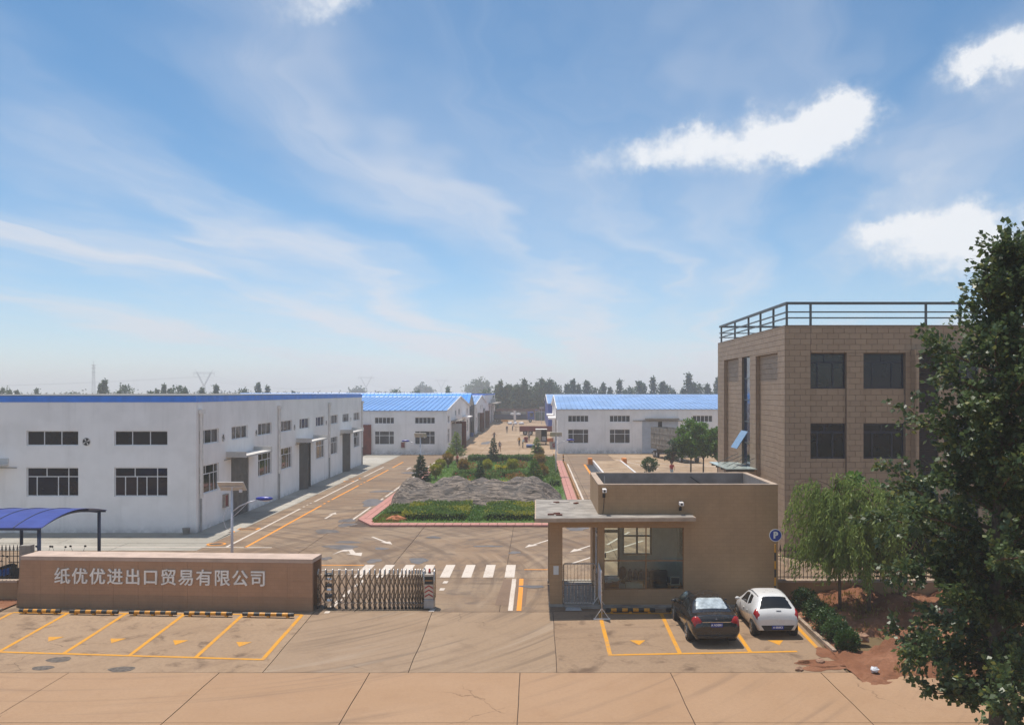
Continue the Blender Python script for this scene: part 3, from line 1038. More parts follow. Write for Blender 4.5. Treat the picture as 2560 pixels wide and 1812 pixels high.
# ------------------------------------------------------------------ gabled sheds
def ribbed_roof(name, parent, x0, x1, y0, yr, y1, ze, zr, mat, pitch=0.75, over=0.18):
    m = MB()
    for (ya, yb) in ((y0 - over, yr), (y1 + over, yr)):
        k = (zr - ze) / (yr - (y0 if ya < yr else y1))
        za, zb = ze + k * (ya - (y0 if ya < yr else y1)), zr
        a, b = (x0 - over, x1 + over)
        top = [(a, ya, za + .06), (b, ya, za + .06), (b, yb, zb + .06), (a, yb, zb + .06)]
        bot = [(p[0], p[1], p[2] - .06) for p in top]
        if ya > yb:
            top, bot = top[::-1], bot[::-1]
        m.hexa(bot, top)
        n = int((b - a) / pitch)
        for i in range(n + 1):
            x = a + .04 + (b - a - .08) * i / n
            m.poly([(x - .07, ya, za + .062), (x - .025, ya, za + .17), (x - .025, yb, zb + .17), (x - .07, yb, zb + .062)])
            m.poly([(x - .025, ya, za + .17), (x + .025, ya, za + .17), (x + .025, yb, zb + .17), (x - .025, yb, zb + .17)])
            m.poly([(x + .025, ya, za + .17), (x + .07, ya, za + .062), (x + .07, yb, zb + .062), (x + .025, yb, zb + .17)])
    o = m.build(name, mat, parent, w=True)
    MB().hexa([(x0 - over - .01, yr - .35, zr - .02), (x1 + over + .01, yr - .35, zr - .02), (x1 + over + .01, yr + .35, zr - .02), (x0 - over - .01, yr + .35, zr - .02)],
              [(x0 - over - .01, yr - .05, zr + .17), (x1 + over + .01, yr - .05, zr + .17), (x1 + over + .01, yr + .05, zr + .17), (x0 - over - .01, yr + .05, zr + .17)]).build('ridge_cap', mat, o, w=True)
    return o


def shed(name, label, X0, X1, Y0, Y1, ze, zr, wall, roof, front_holes=(), side_holes=(), side='right', rib=0.75):
    """gabled shed, ridge along x; its street gable is at X1 (side right) or X0 (left)"""
    yr = (Y0 + Y1) / 2
    xs_ = X1 if side == 'right' else X0
    t = thing(name, label, 'building', (xs_, Y0, 0))
    m = MB()
    P1 = plane_map((0, Y0, 0), (1, 0, 0), (0, -1, 0))
    facade(m, P1, (X0, X1), (-.05, ze), list(front_holes), .18)
    n = (1, 0, 0) if side == 'right' else (-1, 0, 0)
    P2 = plane_map((xs_, 0, 0), (0, 1, 0), n)
    facade(m, P2, (Y0, Y1), (-.05, ze), list(side_holes), .18)
    m.poly([(xs_, Y0, ze), (xs_, Y1, ze), (xs_, yr, zr)])
    xo = X0 if side == 'right' else X1
    m.poly([(xo, Y0, 0), (xo, Y1, 0), (xo, Y1, ze), (xo, yr, zr), (xo, Y0, ze)])
    m.poly([(X0, Y1, 0), (X1, Y1, 0), (X1, Y1, ze), (X0, Y1, ze)])
    m.build('wall', wall, t, w=True)
    ribbed_roof('roof', t, X0, X1, Y0, yr, Y1, ze, zr, roof, rib)
    # pale verge trim on the street gable
    s = 1 if side == 'right' else -1
    m = MB()
    for (ya, yb) in ((Y0 - .2, yr), (Y1 + .2, yr)):
        za = ze - .02
        m.hexa([(xs_ + s * .10, ya, za - .05), (xs_ + s * .24, ya, za - .05), (xs_ + s * .24, yb, zr - .05), (xs_ + s * .10, yb, zr - .05)],
               [(xs_ + s * .10, ya, za + .2), (xs_ + s * .24, ya, za + .2), (xs_ + s * .24, yb, zr + .2), (xs_ + s * .10, yb, zr + .2)])
    m.build('verge_trim', M_PIPE if roof is not M_BLUECLAD else roof, t, w=True)
    return t, P1, P2


# left, first shed
bh = [(-23.3, -20.5, 4.44, 5.36), (-17.5, -14.6, 4.44, 5.36), (-23.3, -20.5, 1.45, 3.37), (-17.5, -14.6, 1.45, 3.37)]
bs = [(136.2, 139.0, 4.5, 5.5), (136.2, 139.2, 1.5, 3.6), (148.5, 151.0, 5.2, 6.1), (155, 158.2, 5.2, 6.2), (173.5, 176.5, 5.0, 6.0), (156, 159.5, 1.6, 4.0), (173.5, 177.5, 1.6, 3.9), (163.5, 169.5, .02, 4.3), (142.5, 149.5, .02, 4.3)]
tB, P1, P2 = shed('workshop', 'white gabled workshop with light blue roof behind the blue-banded one', -62, -12.9, 134.6, 181, 6.3, 8.15, M_WHITE2, M_BLUEROOF, bh, bs)
for h in bh:
    window(tB, P1, h, FIVE if h[2] > 4 else SIXB, M_PVC, M_GLASSG, bar=.07)
for h in bs[:7]:
    window(tB, P2, h, THREE if h[2] > 4.2 else SIXB, M_PVC, M_GLASSG, bar=.08)
for h, mt in ((bs[7], M_LIGHTDOOR), (bs[8], M_STEELDOOR)):
    MB().box(-13.12, -13.06, h[0] - .02, h[1] + .02, .02, h[3]).build('door', mt, tB, w=True)
o = MB().hexa([(-12.87, 142.3, .05), (-11.4, 142.9, .05), (-11.4, 143.0, .05), (-12.87, 142.4, .05)], [(-12.87, 142.3, 4.2), (-11.4, 142.9, 4.2), (-11.4, 143.0, 4.2), (-12.87, 142.4, 4.2)]).build('door_leaf', M_PIPEG, tB, w=True)
MB().hexa([(-12.87, 150, .05), (-11.2, 149.6, .05), (-11.2, 149.7, .05), (-12.87, 150.1, .05)], [(-12.87, 150, 4.3), (-11.2, 149.6, 4.3), (-11.2, 149.7, 4.3), (-12.87, 150.1, 4.3)]).build('door_leaf', M_REDDOOR, tB, w=True)
MB().box(-12.89, -11.6, 162.5, 170.5, 4.5, 4.7).build('door_canopy', M_WHITE2, tB, w=True)
MB().box(-12.89, -11.6, 141.5, 150.5, 4.5, 4.65).build('door_canopy', M_STONEGREY, tB, w=True)
leaf = thing('door_panel', 'rust red metal door panel leaning flat on the white gabled workshop', 'door panel', (-24.3, 134.3, 0))
MB().box(-25.3, -23.75, 134.25, 134.34, .0, 4.3).build('panel_sheet', M_REDDOOR, leaf, w=True)
m = MB()
for zz in (.15, 1.1, 2.1, 3.1, 4.05):
    m.box(-25.3, -23.75, 134.2, 134.249, zz, zz + .08)
m.build('panel_rail', M_REDDOOR, leaf, w=True)
hose_box('hose_box', 'small hose box on the white gabled workshop below its windows', P1, -19.5, .97, .6, .82)

# open shed between the gables: side wall panels, dark mouth, beige gable
tC = thing('open_shed', 'open-fronted shed with bright blue roof and beige gable between workshops', 'building', (-13.2, 181.3, 0))
m = MB()
m.poly([(-13.2, 181.3, 6.3), (-13.2, 198, 6.3), (-13.2, 189.6, 8.62)])
m.poly([(-60, 181.3, 0), (-13.2, 181.3, 0), (-13.2, 181.3, 6.3), (-60, 181.3, 6.3)])
m.poly([(-60, 198, 0), (-60, 181.3, 0), (-60, 181.3, 6.3), (-60, 198, 6.3)])
m.poly([(-60, 197.9, 0), (-13.2, 197.9, 0), (-13.2, 197.9, 6.3), (-60, 197.9, 6.3)])
m.build('wall', plain('beige_sheet', (.42, .37, .30), .7, var=.15, scale=.5), tC, w=True)
for y in (181.6, 187, 192.4, 197.6):
    MB().box(-13.4, -13.15, y, y + .25, 0, 6.3).build('post', M_STEELDOOR, tC, w=True)
m = MB()
for y in range(16):
    m.box(-13.3, -13.26, 182 + y, 182.9 + y, 2.9, 6.25)
m.build('curtain_panel', M_STEELDOOR, tC, w=True)
ribbed_roof('roof', tC, -60, -13.2, 181.3, 189.6, 198, 6.3, 8.62, plain('bright_blue_sheet', (.06, .30, .80), .4, var=.1, scale=.3), .75, .1)

dsd = [(206, 212, .02, 4.4), (228, 236, .02, 5.0), (200, 203, 4.3, 5.6), (199.5, 203.5, 1.3, 3.6), (216, 219, 5, 6), (222, 225, 5, 6), (215, 221, 1.3, 3.8)]
tD, P1, P2 = shed('workshop', 'third white gabled workshop along the lane with rust red doors', -60, -12.9, 198.3, 240, 6.3, 8.1, M_WHITE2, M_BLUEROOF2, [], dsd)
for h in dsd[2:]:
    window(tD, P2, h, THREE, M_PVC, M_GLASSG, bar=.1)
for h in dsd[:2]:
    MB().box(-13.4, -13.35, h[0] - .1, h[1] + .1, .02, h[3] + .1).build('dark_backing', M_INSIDE, tD, w=True)
    MB().hexa([(-12.88, h[1], .05), (-11.7, h[1] - .8, .05), (-11.7, h[1] - .7, .05), (-12.88, h[1] + .1, .05)], [(-12.88, h[1], 4.3), (-11.7, h[1] - .8, 4.3), (-11.7, h[1] - .7, 4.3), (-12.88, h[1] + .1, 4.3)]).build('door_leaf', M_REDDOOR, tD, w=True)

# end workshop with flat blue band
tE = thing('workshop', 'far white flat-fronted workshop with three dark doors at the lane end', 'building', (-13.2, 240.4, 0))
eh = [(262, 268, .02, 5), (274, 280, .02, 5), (285, 290, .02, 5)]
P2 = plane_map((-13.2, 0, 0), (0, 1, 0), (1, 0, 0))
m = MB()
facade(m, P2, (240.4, 300), (-.05, 8.2), eh, .3)
m.poly([(-60, 240.4, 0), (-13.2, 240.4, 0), (-13.2, 240.4, 8.2), (-60, 240.4, 8.2)])
m.poly([(-60, 240.4, 8.18), (-13.2, 240.4, 8.18), (-13.2, 300, 8.18), (-60, 300, 8.18)])
m.poly([(-60, 300, 0), (-13.2, 300, 0), (-13.2, 300, 8.2), (-60, 300, 8.2)])
m.build('wall', M_WHITE2, tE, w=True)
MB().box(-13.4, -13.15, 240.3, 300.05, 8.2, 8.6).box(-60, -13.41, 240.3, 240.5, 8.2, 8.6).build('parapet_band', M_BLUEBAND, tE, w=True)
MB().box(-13.19, -10.9, 258, 294, 5.6, 5.9).build('door_canopy', M_STONEGREY, tE, w=True)
m = MB()
for k in range(11):
    y = 259 + k * 3.1
    m.box(-12.6, -12.5, y, y + .9, 5.9, 7.0)
m.build('canopy_bracket', M_PIPEG, tE, w=True)
for h in eh:
    MB().box(-13.6, -13.5, h[0] - .1, h[1] + .1, .0, 5.1).build('dark_backing', M_GLASSB, tE, w=True)

# right, first shed
fh2 = [(4.7, 7.7, 4.62, 5.57), (10.8, 13.8, 4.62, 5.57), (23, 25.9, 4.62, 5.57), (4.7, 7.7, 1.5, 3.54), (10.8, 13.8, 1.5, 3.54), (29, 32, 4.62, 5.57), (29, 32, 1.5, 3.54), (15.75, 20.7, .02, 4.7)]
fs2 = [(139, 142, 4.6, 5.6), (139, 142, 1.6, 3.6), (150, 158, .02, 4.5), (163, 166, 4.6, 5.6), (163, 166, 1.6, 3.6), (170, 178, .02, 4.5)]
tF, P1, P2 = shed('workshop', 'white workshop with pale blue ribbed roof and grey sliding doors', 3.17, 62, 136.8, 183, 6.45, 8.28, M_WHITE2, M_BLUEROOF2, fh2, fs2, 'left')
for h in fh2[:7]:
    window(tF, P1, h, FIVE if h[2] > 4 else SIXB, M_PVC, M_GLASSG, bar=.07)
for h in (fs2[0], fs2[1], fs2[3], fs2[4]):
    window(tF, P2, h, THREE, M_PVC, M_GLASSG, bar=.1)
for h in (fs2[2], fs2[5]):
    MB().box(3.36, 3.42, h[0] - .1, h[1] + .1, .02, h[3] + .1).build('door', M_STEELDOOR, tF, w=True)
    MB().box(2.0, 3.16, h[0] - .6, h[1] + .6, 4.6, 4.9).build('door_canopy', M_WHITE2, tF, w=True)
MB().box(15.5, 21, 137.6, 137.7, 0, 5).build('dark_backing', M_INSIDE, tF, w=True)
for a, b in ((15.6, 17.9), (18.5, 20.85)):
    o = MB().box(a, b, 136.7, 136.78, .05, 4.72).build('sliding_door', M_LIGHTDOOR, tF, w=True)
    MB().box(a + .1, b - .1, 136.66, 136.699, 2.2, 2.3).build('door_rail', M_LIGHTDOOR, o, w=True)
MB().box(16.0, 20.9, 135.8, 136.79, 5.0, 5.18).build('door_canopy', M_STONEGREY, tF, w=True)
MB().box(14.2, 23.1, 136.6, 136.79, 4.75, 4.85).build('door_track', M_STONEGREY, tF, w=True)
MB().cyl((3.0, 136.9, .4), (3.0, 136.9, 6.3), .09, n=8).build('downpipe', M_PIPE, tF, w=True)

# blue-clad shed behind it
tG, P1, P2 = shed('blue_shed', 'shed clad in dark blue sheet behind the pale-roofed workshop', 2.8, 60, 215, 291, 6.3, 8.24, M_BLUECLAD, M_BLUEROOF2, [], [], 'left')

# ------------------------------------------------------------------ tiled office block
def tilemat():
    t = NT('beige_wall_tile')
    oi = t.n.new('ShaderNodeObjectInfo')
    f = t.math('FRACT', t.math('ADD', oi.outputs['Random'], random_island(t)))
    c = t.mix(f, (0.35, 0.242, 0.16), (0.405, 0.285, 0.19))
    c = t.mix(t.ramp(t.noise(0.35, 4), 0.4, 0.7, 0, 0.3), c, (0.30, 0.205, 0.138))
    t.bump(t.noise(45, 3), 0.2, 0.005)
    return t.done(c, 0.55, 0, 0.35)


M_TILE = tilemat()
M_GROUT = plain('tile_joint', (0.21, 0.155, 0.115), 0.9, var=0.2)
M_DARKFRAME = plain('dark_blue_window_frame', (0.012, 0.016, 0.035), 0.4, var=0.2)
M_LOUVRE = plain('dark_brown_louvre', (0.045, 0.028, 0.024), 0.55, var=0.25)
M_RAIL = plain('grey_roof_railing', (0.10, 0.115, 0.12), 0.5, 0.2, var=0.2)
OX, OY, OZ = 13.58, 50.8, 12.6
office = thing('office_block', 'three-storey beige tiled office block with rooftop railing', 'building', (OX, OY, 0))
TILE_MESH = {}
TILES = []


def tile_mesh(wd, ht):
    k = (round(wd, 3), round(ht, 3))
    if k not in TILE_MESH:
        mb = MB()
        x, z, d, c = wd / 2, ht / 2, .022, .006
        mb.hexa([(-x, 0, -z), (-x, 0, z), (x, 0, z), (x, 0, -z)], [(-x + c, -d, -z + c), (-x + c, -d, z - c), (x - c, -d, z - c), (x - c, -d, -z + c)])
        me = bpy.data.meshes.new('tile')
        me.from_pydata(mb.v, [], mb.f)
        me.materials.append(M_TILE)
        TILE_MESH[k] = me
    return TILE_MESH[k]


def tile_rect(org, ux, n, u0, u1, v0, v1, holes=()):
    TW, TH, g = 0.6, 0.305, 0.005
    rz = math.atan2(ux[1], ux[0])
    for r in range(int(math.floor(v0 / TH)), int(math.ceil(v1 / TH))):
        off = (r % 2) * TW / 2
        for c in range(int(math.floor((u0 - off) / TW)), int(math.ceil((u1 - off) / TW)) + 1):
            a, b = max(u0, c * TW + off), min(u1, (c + 1) * TW + off)
            p, q = max(v0, r * TH), min(v1, (r + 1) * TH)
            if b - a < .05 or q - p < .04:
                continue
            ok = True
            for (h0, h1, h2, h3) in holes:
                if a < h1 and b > h0 and p < h3 and q > h2:
                    cand = [(a, min(b, h0), p, q), (max(a, h1), b, p, q), (a, b, p, min(q, h2)), (a, b, max(p, h3), q)]
                    cand = [k for k in cand if k[1] - k[0] > .05 and k[3] - k[2] > .04]
                    if not cand:
                        ok = False
                        break
                    a, b, p, q = max(cand, key=lambda k: (k[1] - k[0]) * (k[3] - k[2]))
            if not ok:
                continue
            cu, cv = (a + b) / 2, (p + q) / 2
            pos = Vector(org) + Vector(ux) * cu + Vector((0, 0, cv)) + Vector(n) * rng.uniform(0.0, .003)
            # outward normal of the mesh is -y turned by rz
            TILES.append((pos, rz if n[1] < -.5 else -math.pi / 2, b - a - 2 * g, q - p - 2 * g))


R1, R2, R3 = (9.2, 11.1), (5.37, 7.28), (1.55, 3.5)
wl_, wr_ = (14.96, 16.92), (17.85, 20.14)
PO = plane_map((0, OY, 0), (1, 0, 0), (0, -1, 0))
POr = plane_map((0, OY + .14, 0), (1, 0, 0), (0, -1, 0))
PL = plane_map((OX, 0, 0), (0, 1, 0), (-1, 0, 0))
PLr = plane_map((OX + .25, 0, 0), (0, 1, 0), (-1, 0, 0))
YBK = 69.5
# the core walls behind the tiles
m = MB()
facade(m, PO, (OX, 20.45), (-.05, OZ), [(14.96, 16.92, -.04, 11.14), (17.85, 20.14, -.04, 11.14)], .14)
for (a, b) in (wl_, wr_):
    facade(m, POr, (a, b), (-.04, 11.14), [(a + .02, b - .02, *r) for r in (R1, R2, R3)], .2)
facade(m, PL, (OY, YBK), (-.05, OZ), [(52.3, 57.5, -.04, 11.2), (59.1, 61.4, 4.3, 11.28), (62.4, 67.2, -.04, 11.28)], .25)
for (a, b, t_) in ((52.3, 57.5, 11.2), (62.4, 67.2, 11.28)):
    facade(m, PLr, (a, b), (-.04, t_), [], .1)
# projecting part on the right
YP = OY - .65
PP = plane_map((0, YP, 0), (1, 0, 0), (0, -1, 0))
pw = [(21.95, 23.8), (24.7, 26.6), (27.6, 29.5)]
ph = [(a, b, *r) for (a, b) in pw for r in (R1, R2, R3)] + [(20.62, 21.65, 7.9, 11.1), (20.62, 21.65, 3.9, 7.5), (20.62, 21.65, .2, 3.5)]
facade(m, PP, (20.45, 34), (-.05, 11.3), ph, .2)
m.poly([(20.45, YP, 0), (20.45, OY, 0), (20.45, OY, 11.3), (20.45, YP, 11.3)])
m.poly([(20.45, YP, 11.3), (34, YP, 11.3), (34, OY, 11.3), (20.45, OY, 11.3)])
m.poly([(20.45, OY, 11.3), (34, OY, 11.3), (34, OY, OZ), (20.45, OY, OZ)])
m.poly([(34, YP, 0), (34, YBK, 0), (34, YBK, OZ), (34, YP, OZ)])
m.poly([(OX, YBK, 0), (34, YBK, 0), (34, YBK, OZ), (OX, YBK, OZ)])
m.poly([(OX, OY, OZ - .15), (34, OY, OZ - .15), (34, YBK, OZ - .15), (OX, YBK, OZ - .15)])
m.box(OX - .02, 34, OY - .02, OY + .3, OZ - .001, OZ + .05)
m.box(OX - .02, OX + .3, OY + .301, YBK, OZ - .001, OZ + .05)
m.build('wall', M_GROUT, office, w=True)
FR, LF = (0, -1, 0), (-1, 0, 0)
tile_rect((0, OY, 0), (1, 0, 0), FR, OX, 14.96, 0, OZ)
tile_rect((0, OY, 0), (1, 0, 0), FR, 14.96, 20.45, 11.14, OZ)
tile_rect((0, OY, 0), (1, 0, 0), FR, 16.92, 17.85, 0, 11.14)
tile_rect((0, OY, 0), (1, 0, 0), FR, 20.14, 20.45, 0, 11.14)
for (a, b) in (wl_, wr_):
    tile_rect((0, OY + .14, 0), (1, 0, 0), FR, a, b, 0, 11.14, [(a, b, *r) for r in (R1, R2, R3)])
tile_rect((0, OY, 0), (1, 0, 0), FR, 20.45, 30, 11.3, OZ)
tile_rect((0, YP, 0), (1, 0, 0), FR, 20.45, 30, 0, 11.3, ph)
NFRONT = len(TILES)
tile_rect((20.45, 0, 0), (0, 1, 0), LF, YP, OY - .03, 0, 11.3)
tile_rect((OX, 0, 0), (0, 1, 0), LF, OY, YBK, 11.28, OZ)
for (a, b) in ((OY, 52.3), (57.5, 59.1), (61.4, 62.4), (67.2, YBK)):
    tile_rect((OX, 0, 0), (0, 1, 0), LF, a, b, 0, 11.28)
tile_rect((OX, 0, 0), (0, 1, 0), LF, 59.1, 61.4, 0, 4.3)
tile_rect((OX, 0, 0), (0, 1, 0), LF, 52.3, 57.5, 11.2, 11.28)
tile_rect((OX + .25, 0, 0), (0, 1, 0), LF, 52.3, 57.5, 0, 11.2)
tile_rect((OX + .25, 0, 0), (0, 1, 0), LF, 62.4, 67.2, 0, 11.28)
# jambs of the recesses facing the road
for (y, t_) in ((57.5, 11.2), (67.2, 11.28)):
    tile_rect((0, y, 0), (1, 0, 0), FR, OX + .02, OX + .25, 0, t_)
# the 300 tiles that show largest are pieces of their own, the rest one part
shown = sorted(range(len(TILES)), key=lambda i: (0 if (i < NFRONT and TILES[i][0].z > 4.2 and TILES[i][0].x < 22.4) else 1, -TILES[i][2] * TILES[i][3]))
keep = set(shown[:300])
rest = MB()
for i, (pos, rz_, a, b) in enumerate(TILES):
    me = tile_mesh(a, b)
    if i in keep:
        o = link('tile', me, office)
        o.location = pos - office.location
        o.rotation_euler = (0, 0, rz_)
    else:
        mt = Matrix.Translation(pos) @ Matrix.Rotation(rz_, 4, 'Z')
        n0 = len(rest.v)
        rest.v += [tuple(mt @ v.co) for v in me.vertices]
        for p in me.polygons:
            rest.f.append(tuple(n0 + k for k in p.vertices)); rest.m.append(0)
rest.build('tiles', M_TILE, office, w=True, kind='stuff')
OFFW = [(0, .42, .76, 1), (.42, 1, .76, 1), (0, .22, 0, .74), (.22, .66, 0, .74), (.66, 1, 0, .74)]
OFFW2 = [(0, .46, .76, 1), (.46, 1, .76, 1), (0, .24, 0, .74), (.24, .72, 0, .74), (.72, 1, 0, .74)]
for r in (R1, R2, R3):
    window(office, POr, (wl_[0] + .02, wl_[1] - .02, *r), OFFW, M_DARKFRAME, M_GLASS, .12, .09, border=.08)
    window(office, POr, (wr_[0] + .02, wr_[1] - .02, *r), OFFW2, M_DARKFRAME, M_GLASSB if r is R1 else M_GLASS, .12, .09, border=.08)
for h in ph[:9]:
    window(office, PP, h, OFFW2, M_DARKFRAME, M_GLASSB, .12, .09, border=.08)
for h in ph[9:]:
    fr = MB()
    fr.poly([PP(h[0], h[2], .18), PP(h[1], h[2], .18), PP(h[1], h[3], .18), PP(h[0], h[3], .18)])
    o = fr.build('louvre', M_LOUVRE, office, w=True)
    v = h[2]
    while v < h[3] - .08:
        MB().poly([PP(h[0], v, .06), PP(h[1], v, .06), PP(h[1], v + .09, .15), PP(h[0], v + .09, .15)]).build('louvre_slat', M_LOUVRE, o, w=True)
        v += .12
# tall stair window with its opened sash, glass door canopy
M_STAIRG = plain('stair_window_glass', (0.03, 0.05, 0.10), 0.06, 0, 0.7, var=0.7, scale=0.9)
window(office, PL, (59.1, 61.4, 4.3, 11.28), [(0, 1, i / 5, (i + 1) / 5) for i in range(5)], M_RAIL, M_STAIRG, .12, .07)
sash = MB().hexa([PL(59.35, 6.5, -.05), PL(61.2, 6.5, -.05), PL(61.2, 5.4, -.75), PL(59.35, 5.4, -.75)], [PL(59.35, 6.5, -.1), PL(61.2, 6.5, -.1), PL(61.2, 5.4, -.8), PL(59.35, 5.4, -.8)]).build('open_sash', plain('pale_sash_glass', (.16, .26, .40), .15, 0, .6), office, w=True)
cg = MB().box(OX - 1.9, OX - .01, 57.2, 63.0, 4.25, 4.29).build('glass_canopy', plain('frosted_canopy_glass', (.40, .48, .46), .2, 0, .5), office, w=True)
for y in (57.8, 59.4, 61, 62.5):
    MB().box(OX - 1.8, OX - .01, y, y + .08, 4.08, 4.249).cyl((OX - 1.75, y + .04, 4.12), (OX - .02, y + .04, 4.9), .02, n=5).build('canopy_arm', M_RAIL, cg, w=True)
# railing on the roof
rail = thing('roof_railing', 'grey tubular three-rail railing along the office roof edge', 'railing', (OX, OY, OZ + .05))
zt = OZ + .05
fx = [OX + .12, 15.0, 21.3, 23.15, 26.8, 30.4, 33.8]
for x in fx:
    MB().box(x - .055, x + .055, OY + .07, OY + .18, zt, zt + 1.2).build('post', M_RAIL, rail, w=True)
for y in (53.8, 56.9, 60.1, 64.2, 68.9):
    MB().box(OX + .07, OX + .18, y - .055, y + .055, zt, zt + 1.2).build('post', M_RAIL, rail, w=True)
for z_, r_ in ((zt + 1.2, .07), (zt + .72, .035), (zt + .40, .035)):
    MB().box(OX + .06, 34, OY + .125 - r_, OY + .125 + r_, z_ - r_, z_ + r_).build('rail', M_RAIL, rail, w=True)
    MB().box(OX + .125 - r_, OX + .125 + r_, OY + .13 + r_, YBK - .2, z_ - r_, z_ + r_).build('rail', M_RAIL, rail, w=True)
    MB().box(OX + .06, 34, YBK - .2, YBK - .2 + r_ * 2, z_ - r_, z_ + r_).build('rail', M_RAIL, rail, w=True)

# ------------------------------------------------------------------ gatehouse
def facingmat(name, col, tw=0.6, th=0.3):
    t = NT(name)
    a = t.noise(0.6, 5, 0.6)
    st = t.noise(1.0, 4, 0.6, stretch=(2.2, 2.2, 0.15))
    c = t.mix(t.ramp(a, 0.35, 0.7), mul(col, 0.93), mul(col, 1.05))
    c = t.mix(t.ramp(st, 0.50, 0.78, 0, 0.45), c, mul(col, 0.72))
    c = t.mix(t.ramp(t.noise(60, 2), 0.5, 0.8, 0, 0.3), c, mul(col, 0.8))
    sp = t.n.new('ShaderNodeSeparateXYZ'); t.l.new(t.pos, sp.inputs[0])
    cb = t.n.new('ShaderNodeCombineXYZ')
    t.l.new(t.math('ADD', sp.outputs[0], sp.outputs[1]), cb.inputs[0]); t.l.new(sp.outputs[2], cb.inputs[1])
    br = t.n.new('ShaderNodeTexBrick')
    br.inputs['Scale'].default_value = 1.0
    br.inputs['Mortar Size'].default_value = 0.006; br.inputs['Mortar Smooth'].default_value = 0.3
    br.inputs['Brick Width'].default_value = 0.30; br.inputs['Row Height'].default_value = 0.15
    br.inputs['Color1'].default_value = (1, 1, 1, 1); br.inputs['Color2'].default_value = (0.93, 0.93, 0.92, 1); br.inputs['Mortar'].default_value = (0.78, 0.77, 0.75, 1)
    t.l.new(cb.outputs[0], br.inputs['Vector'])
    mm_ = t.n.new('ShaderNodeMix'); mm_.data_type = 'RGBA'; mm_.blend_type = 'MULTIPLY'; mm_.inputs[0].default_value = 0.8
    t.l.new(c, mm_.inputs[6]); t.l.new(br.outputs['Color'], mm_.inputs[7]); c = mm_.outputs[2]
    t.bump(t.noise(50, 3), 0.25, 0.006)
    return t.done(c, 0.7, 0, 0.3)


M_BEIGE = facingmat('beige_facing', (0.405, 0.262, 0.148))
M_COPE = plain('pale_coping', (0.42, 0.32, 0.24), 0.85, var=0.2, scale=2, bump=0.2)
M_PARIN = plain('grey_render', (0.26, 0.23, 0.21), 0.9, var=0.25, scale=1.0, bump=0.2)
M_ROOFTOP = plain('gatehouse_roof', (0.17, 0.15, 0.135), 0.9, var=0.3, scale=1)
M_STEEL = plain('stainless_steel', (0.55, 0.50, 0.45), 0.28, 0.9, 0.5, var=0.12, scale=8)
M_ROOMWALL = plain('room_plaster', (0.72, 0.72, 0.66), 0.85, var=0.08)
M_ROOMFLOOR = plain('room_floor', (0.36, 0.34, 0.30), 0.4, var=0.2)
M_ALU = plain('grey_aluminium', (0.22, 0.23, 0.22), 0.4, 0.3, var=0.1)
M_STRIP = plain('brown_strip', (0.33, 0.16, 0.06), 0.6, var=0.2)  # plain brown for window bars, post band and display strip


def glassmat(name, tint, gloss=0.10):
    t = NT(name)
    tr = t.n.new('ShaderNodeBsdfTransparent'); tr.inputs[0].default_value = tint + (1,)
    gl = t.n.new('ShaderNodeBsdfGlossy'); gl.inputs['Roughness'].default_value = 0.02
    lw = t.n.new('ShaderNodeLayerWeight'); lw.inputs[0].default_value = 0.25
    mx = t.n.new('ShaderNodeMixShader')
    t.l.new(t.math('ADD', t.math('MULTIPLY', lw.outputs['Fresnel'], 0.7), gloss * 0.5), mx.inputs[0])
    t.l.new(tr.outputs[0], mx.inputs[1]); t.l.new(gl.outputs[0], mx.inputs[2])
    t.l.new(mx.outputs[0], t.n['Material Output'].inputs['Surface'])
    MATS[name] = t.mat
    return t.mat


M_CLEAR = glassmat('clear_glass', (0.93, 0.96, 0.94), 0.05)
GX0, GX1, GY0, GY1, GZ = 2.61, 10.15, 39.1, 44.9, 5.1
gh = thing('gatehouse', 'beige gatehouse with a big glazed window and flat walled roof', 'gatehouse', (GX0, GY0, 0))
PGF = plane_map((0, GY0, 0), (1, 0, 0), (0, -1, 0))
PGL = plane_map((GX0, 0, 0), (0, 1, 0), (-1, 0, 0))
PGB = plane_map((0, GY1, 0), (1, 0, 0), (0, 1, 0))
win = (2.85, 6.2, .72, 3.33)
lwin = (39.75, 42.6, .95, 3.2)
bdoor, bwin = (3.15, 4.0, .12, 2.85), (4.15, 5.55, 1.2, 2.95)
m = MB()
facade(m, PGF, (GX0, GX1), (-.05, GZ), [win], .24)
facade(m, PGL, (GY0, GY1), (-.05, GZ), [lwin], .24)
facade(m, PGB, (GX0, GX1), (-.05, GZ), [bdoor, bwin], .24)
m.poly([(GX1, GY0, 0), (GX1, GY1, 0), (GX1, GY1, GZ), (GX1, GY0, GZ)])
m.build('wall', M_BEIGE, gh, w=True)
t = .24
m = MB()
for q in ((GX0 - .01, GX1 + .01, GY0 - .01, GY0 + t), (GX0 - .01, GX1 + .01, GY1 - t, GY1 + .01), (GX0 - .01, GX0 + t, GY0 + t + .001, GY1 - t - .001), (GX1 - t, GX1 + .01, GY0 + t + .001, GY1 - t - .001)):
    m.box(*q, GZ + .001, GZ + .04)
m.build('coping', M_COPE, gh, w=True)
m = MB()
a, b, c, d, z0, z1 = GX0 + t, GX1 - t, GY0 + t, GY1 - t, 4.2, GZ
for p, q in (((a, c), (b, c)), ((b, c), (b, d)), ((b, d), (a, d)), ((a, d), (a, c))):
    m.poly([(*p, z0), (*q, z0), (*q, z1), (*p, z1)])
m.build('parapet_inner', M_PARIN, gh, w=True)
MB().box(a + .002, b - .002, c + .002, d - .002, 4.0, 4.22).build('roof', M_ROOFTOP, gh, w=True)
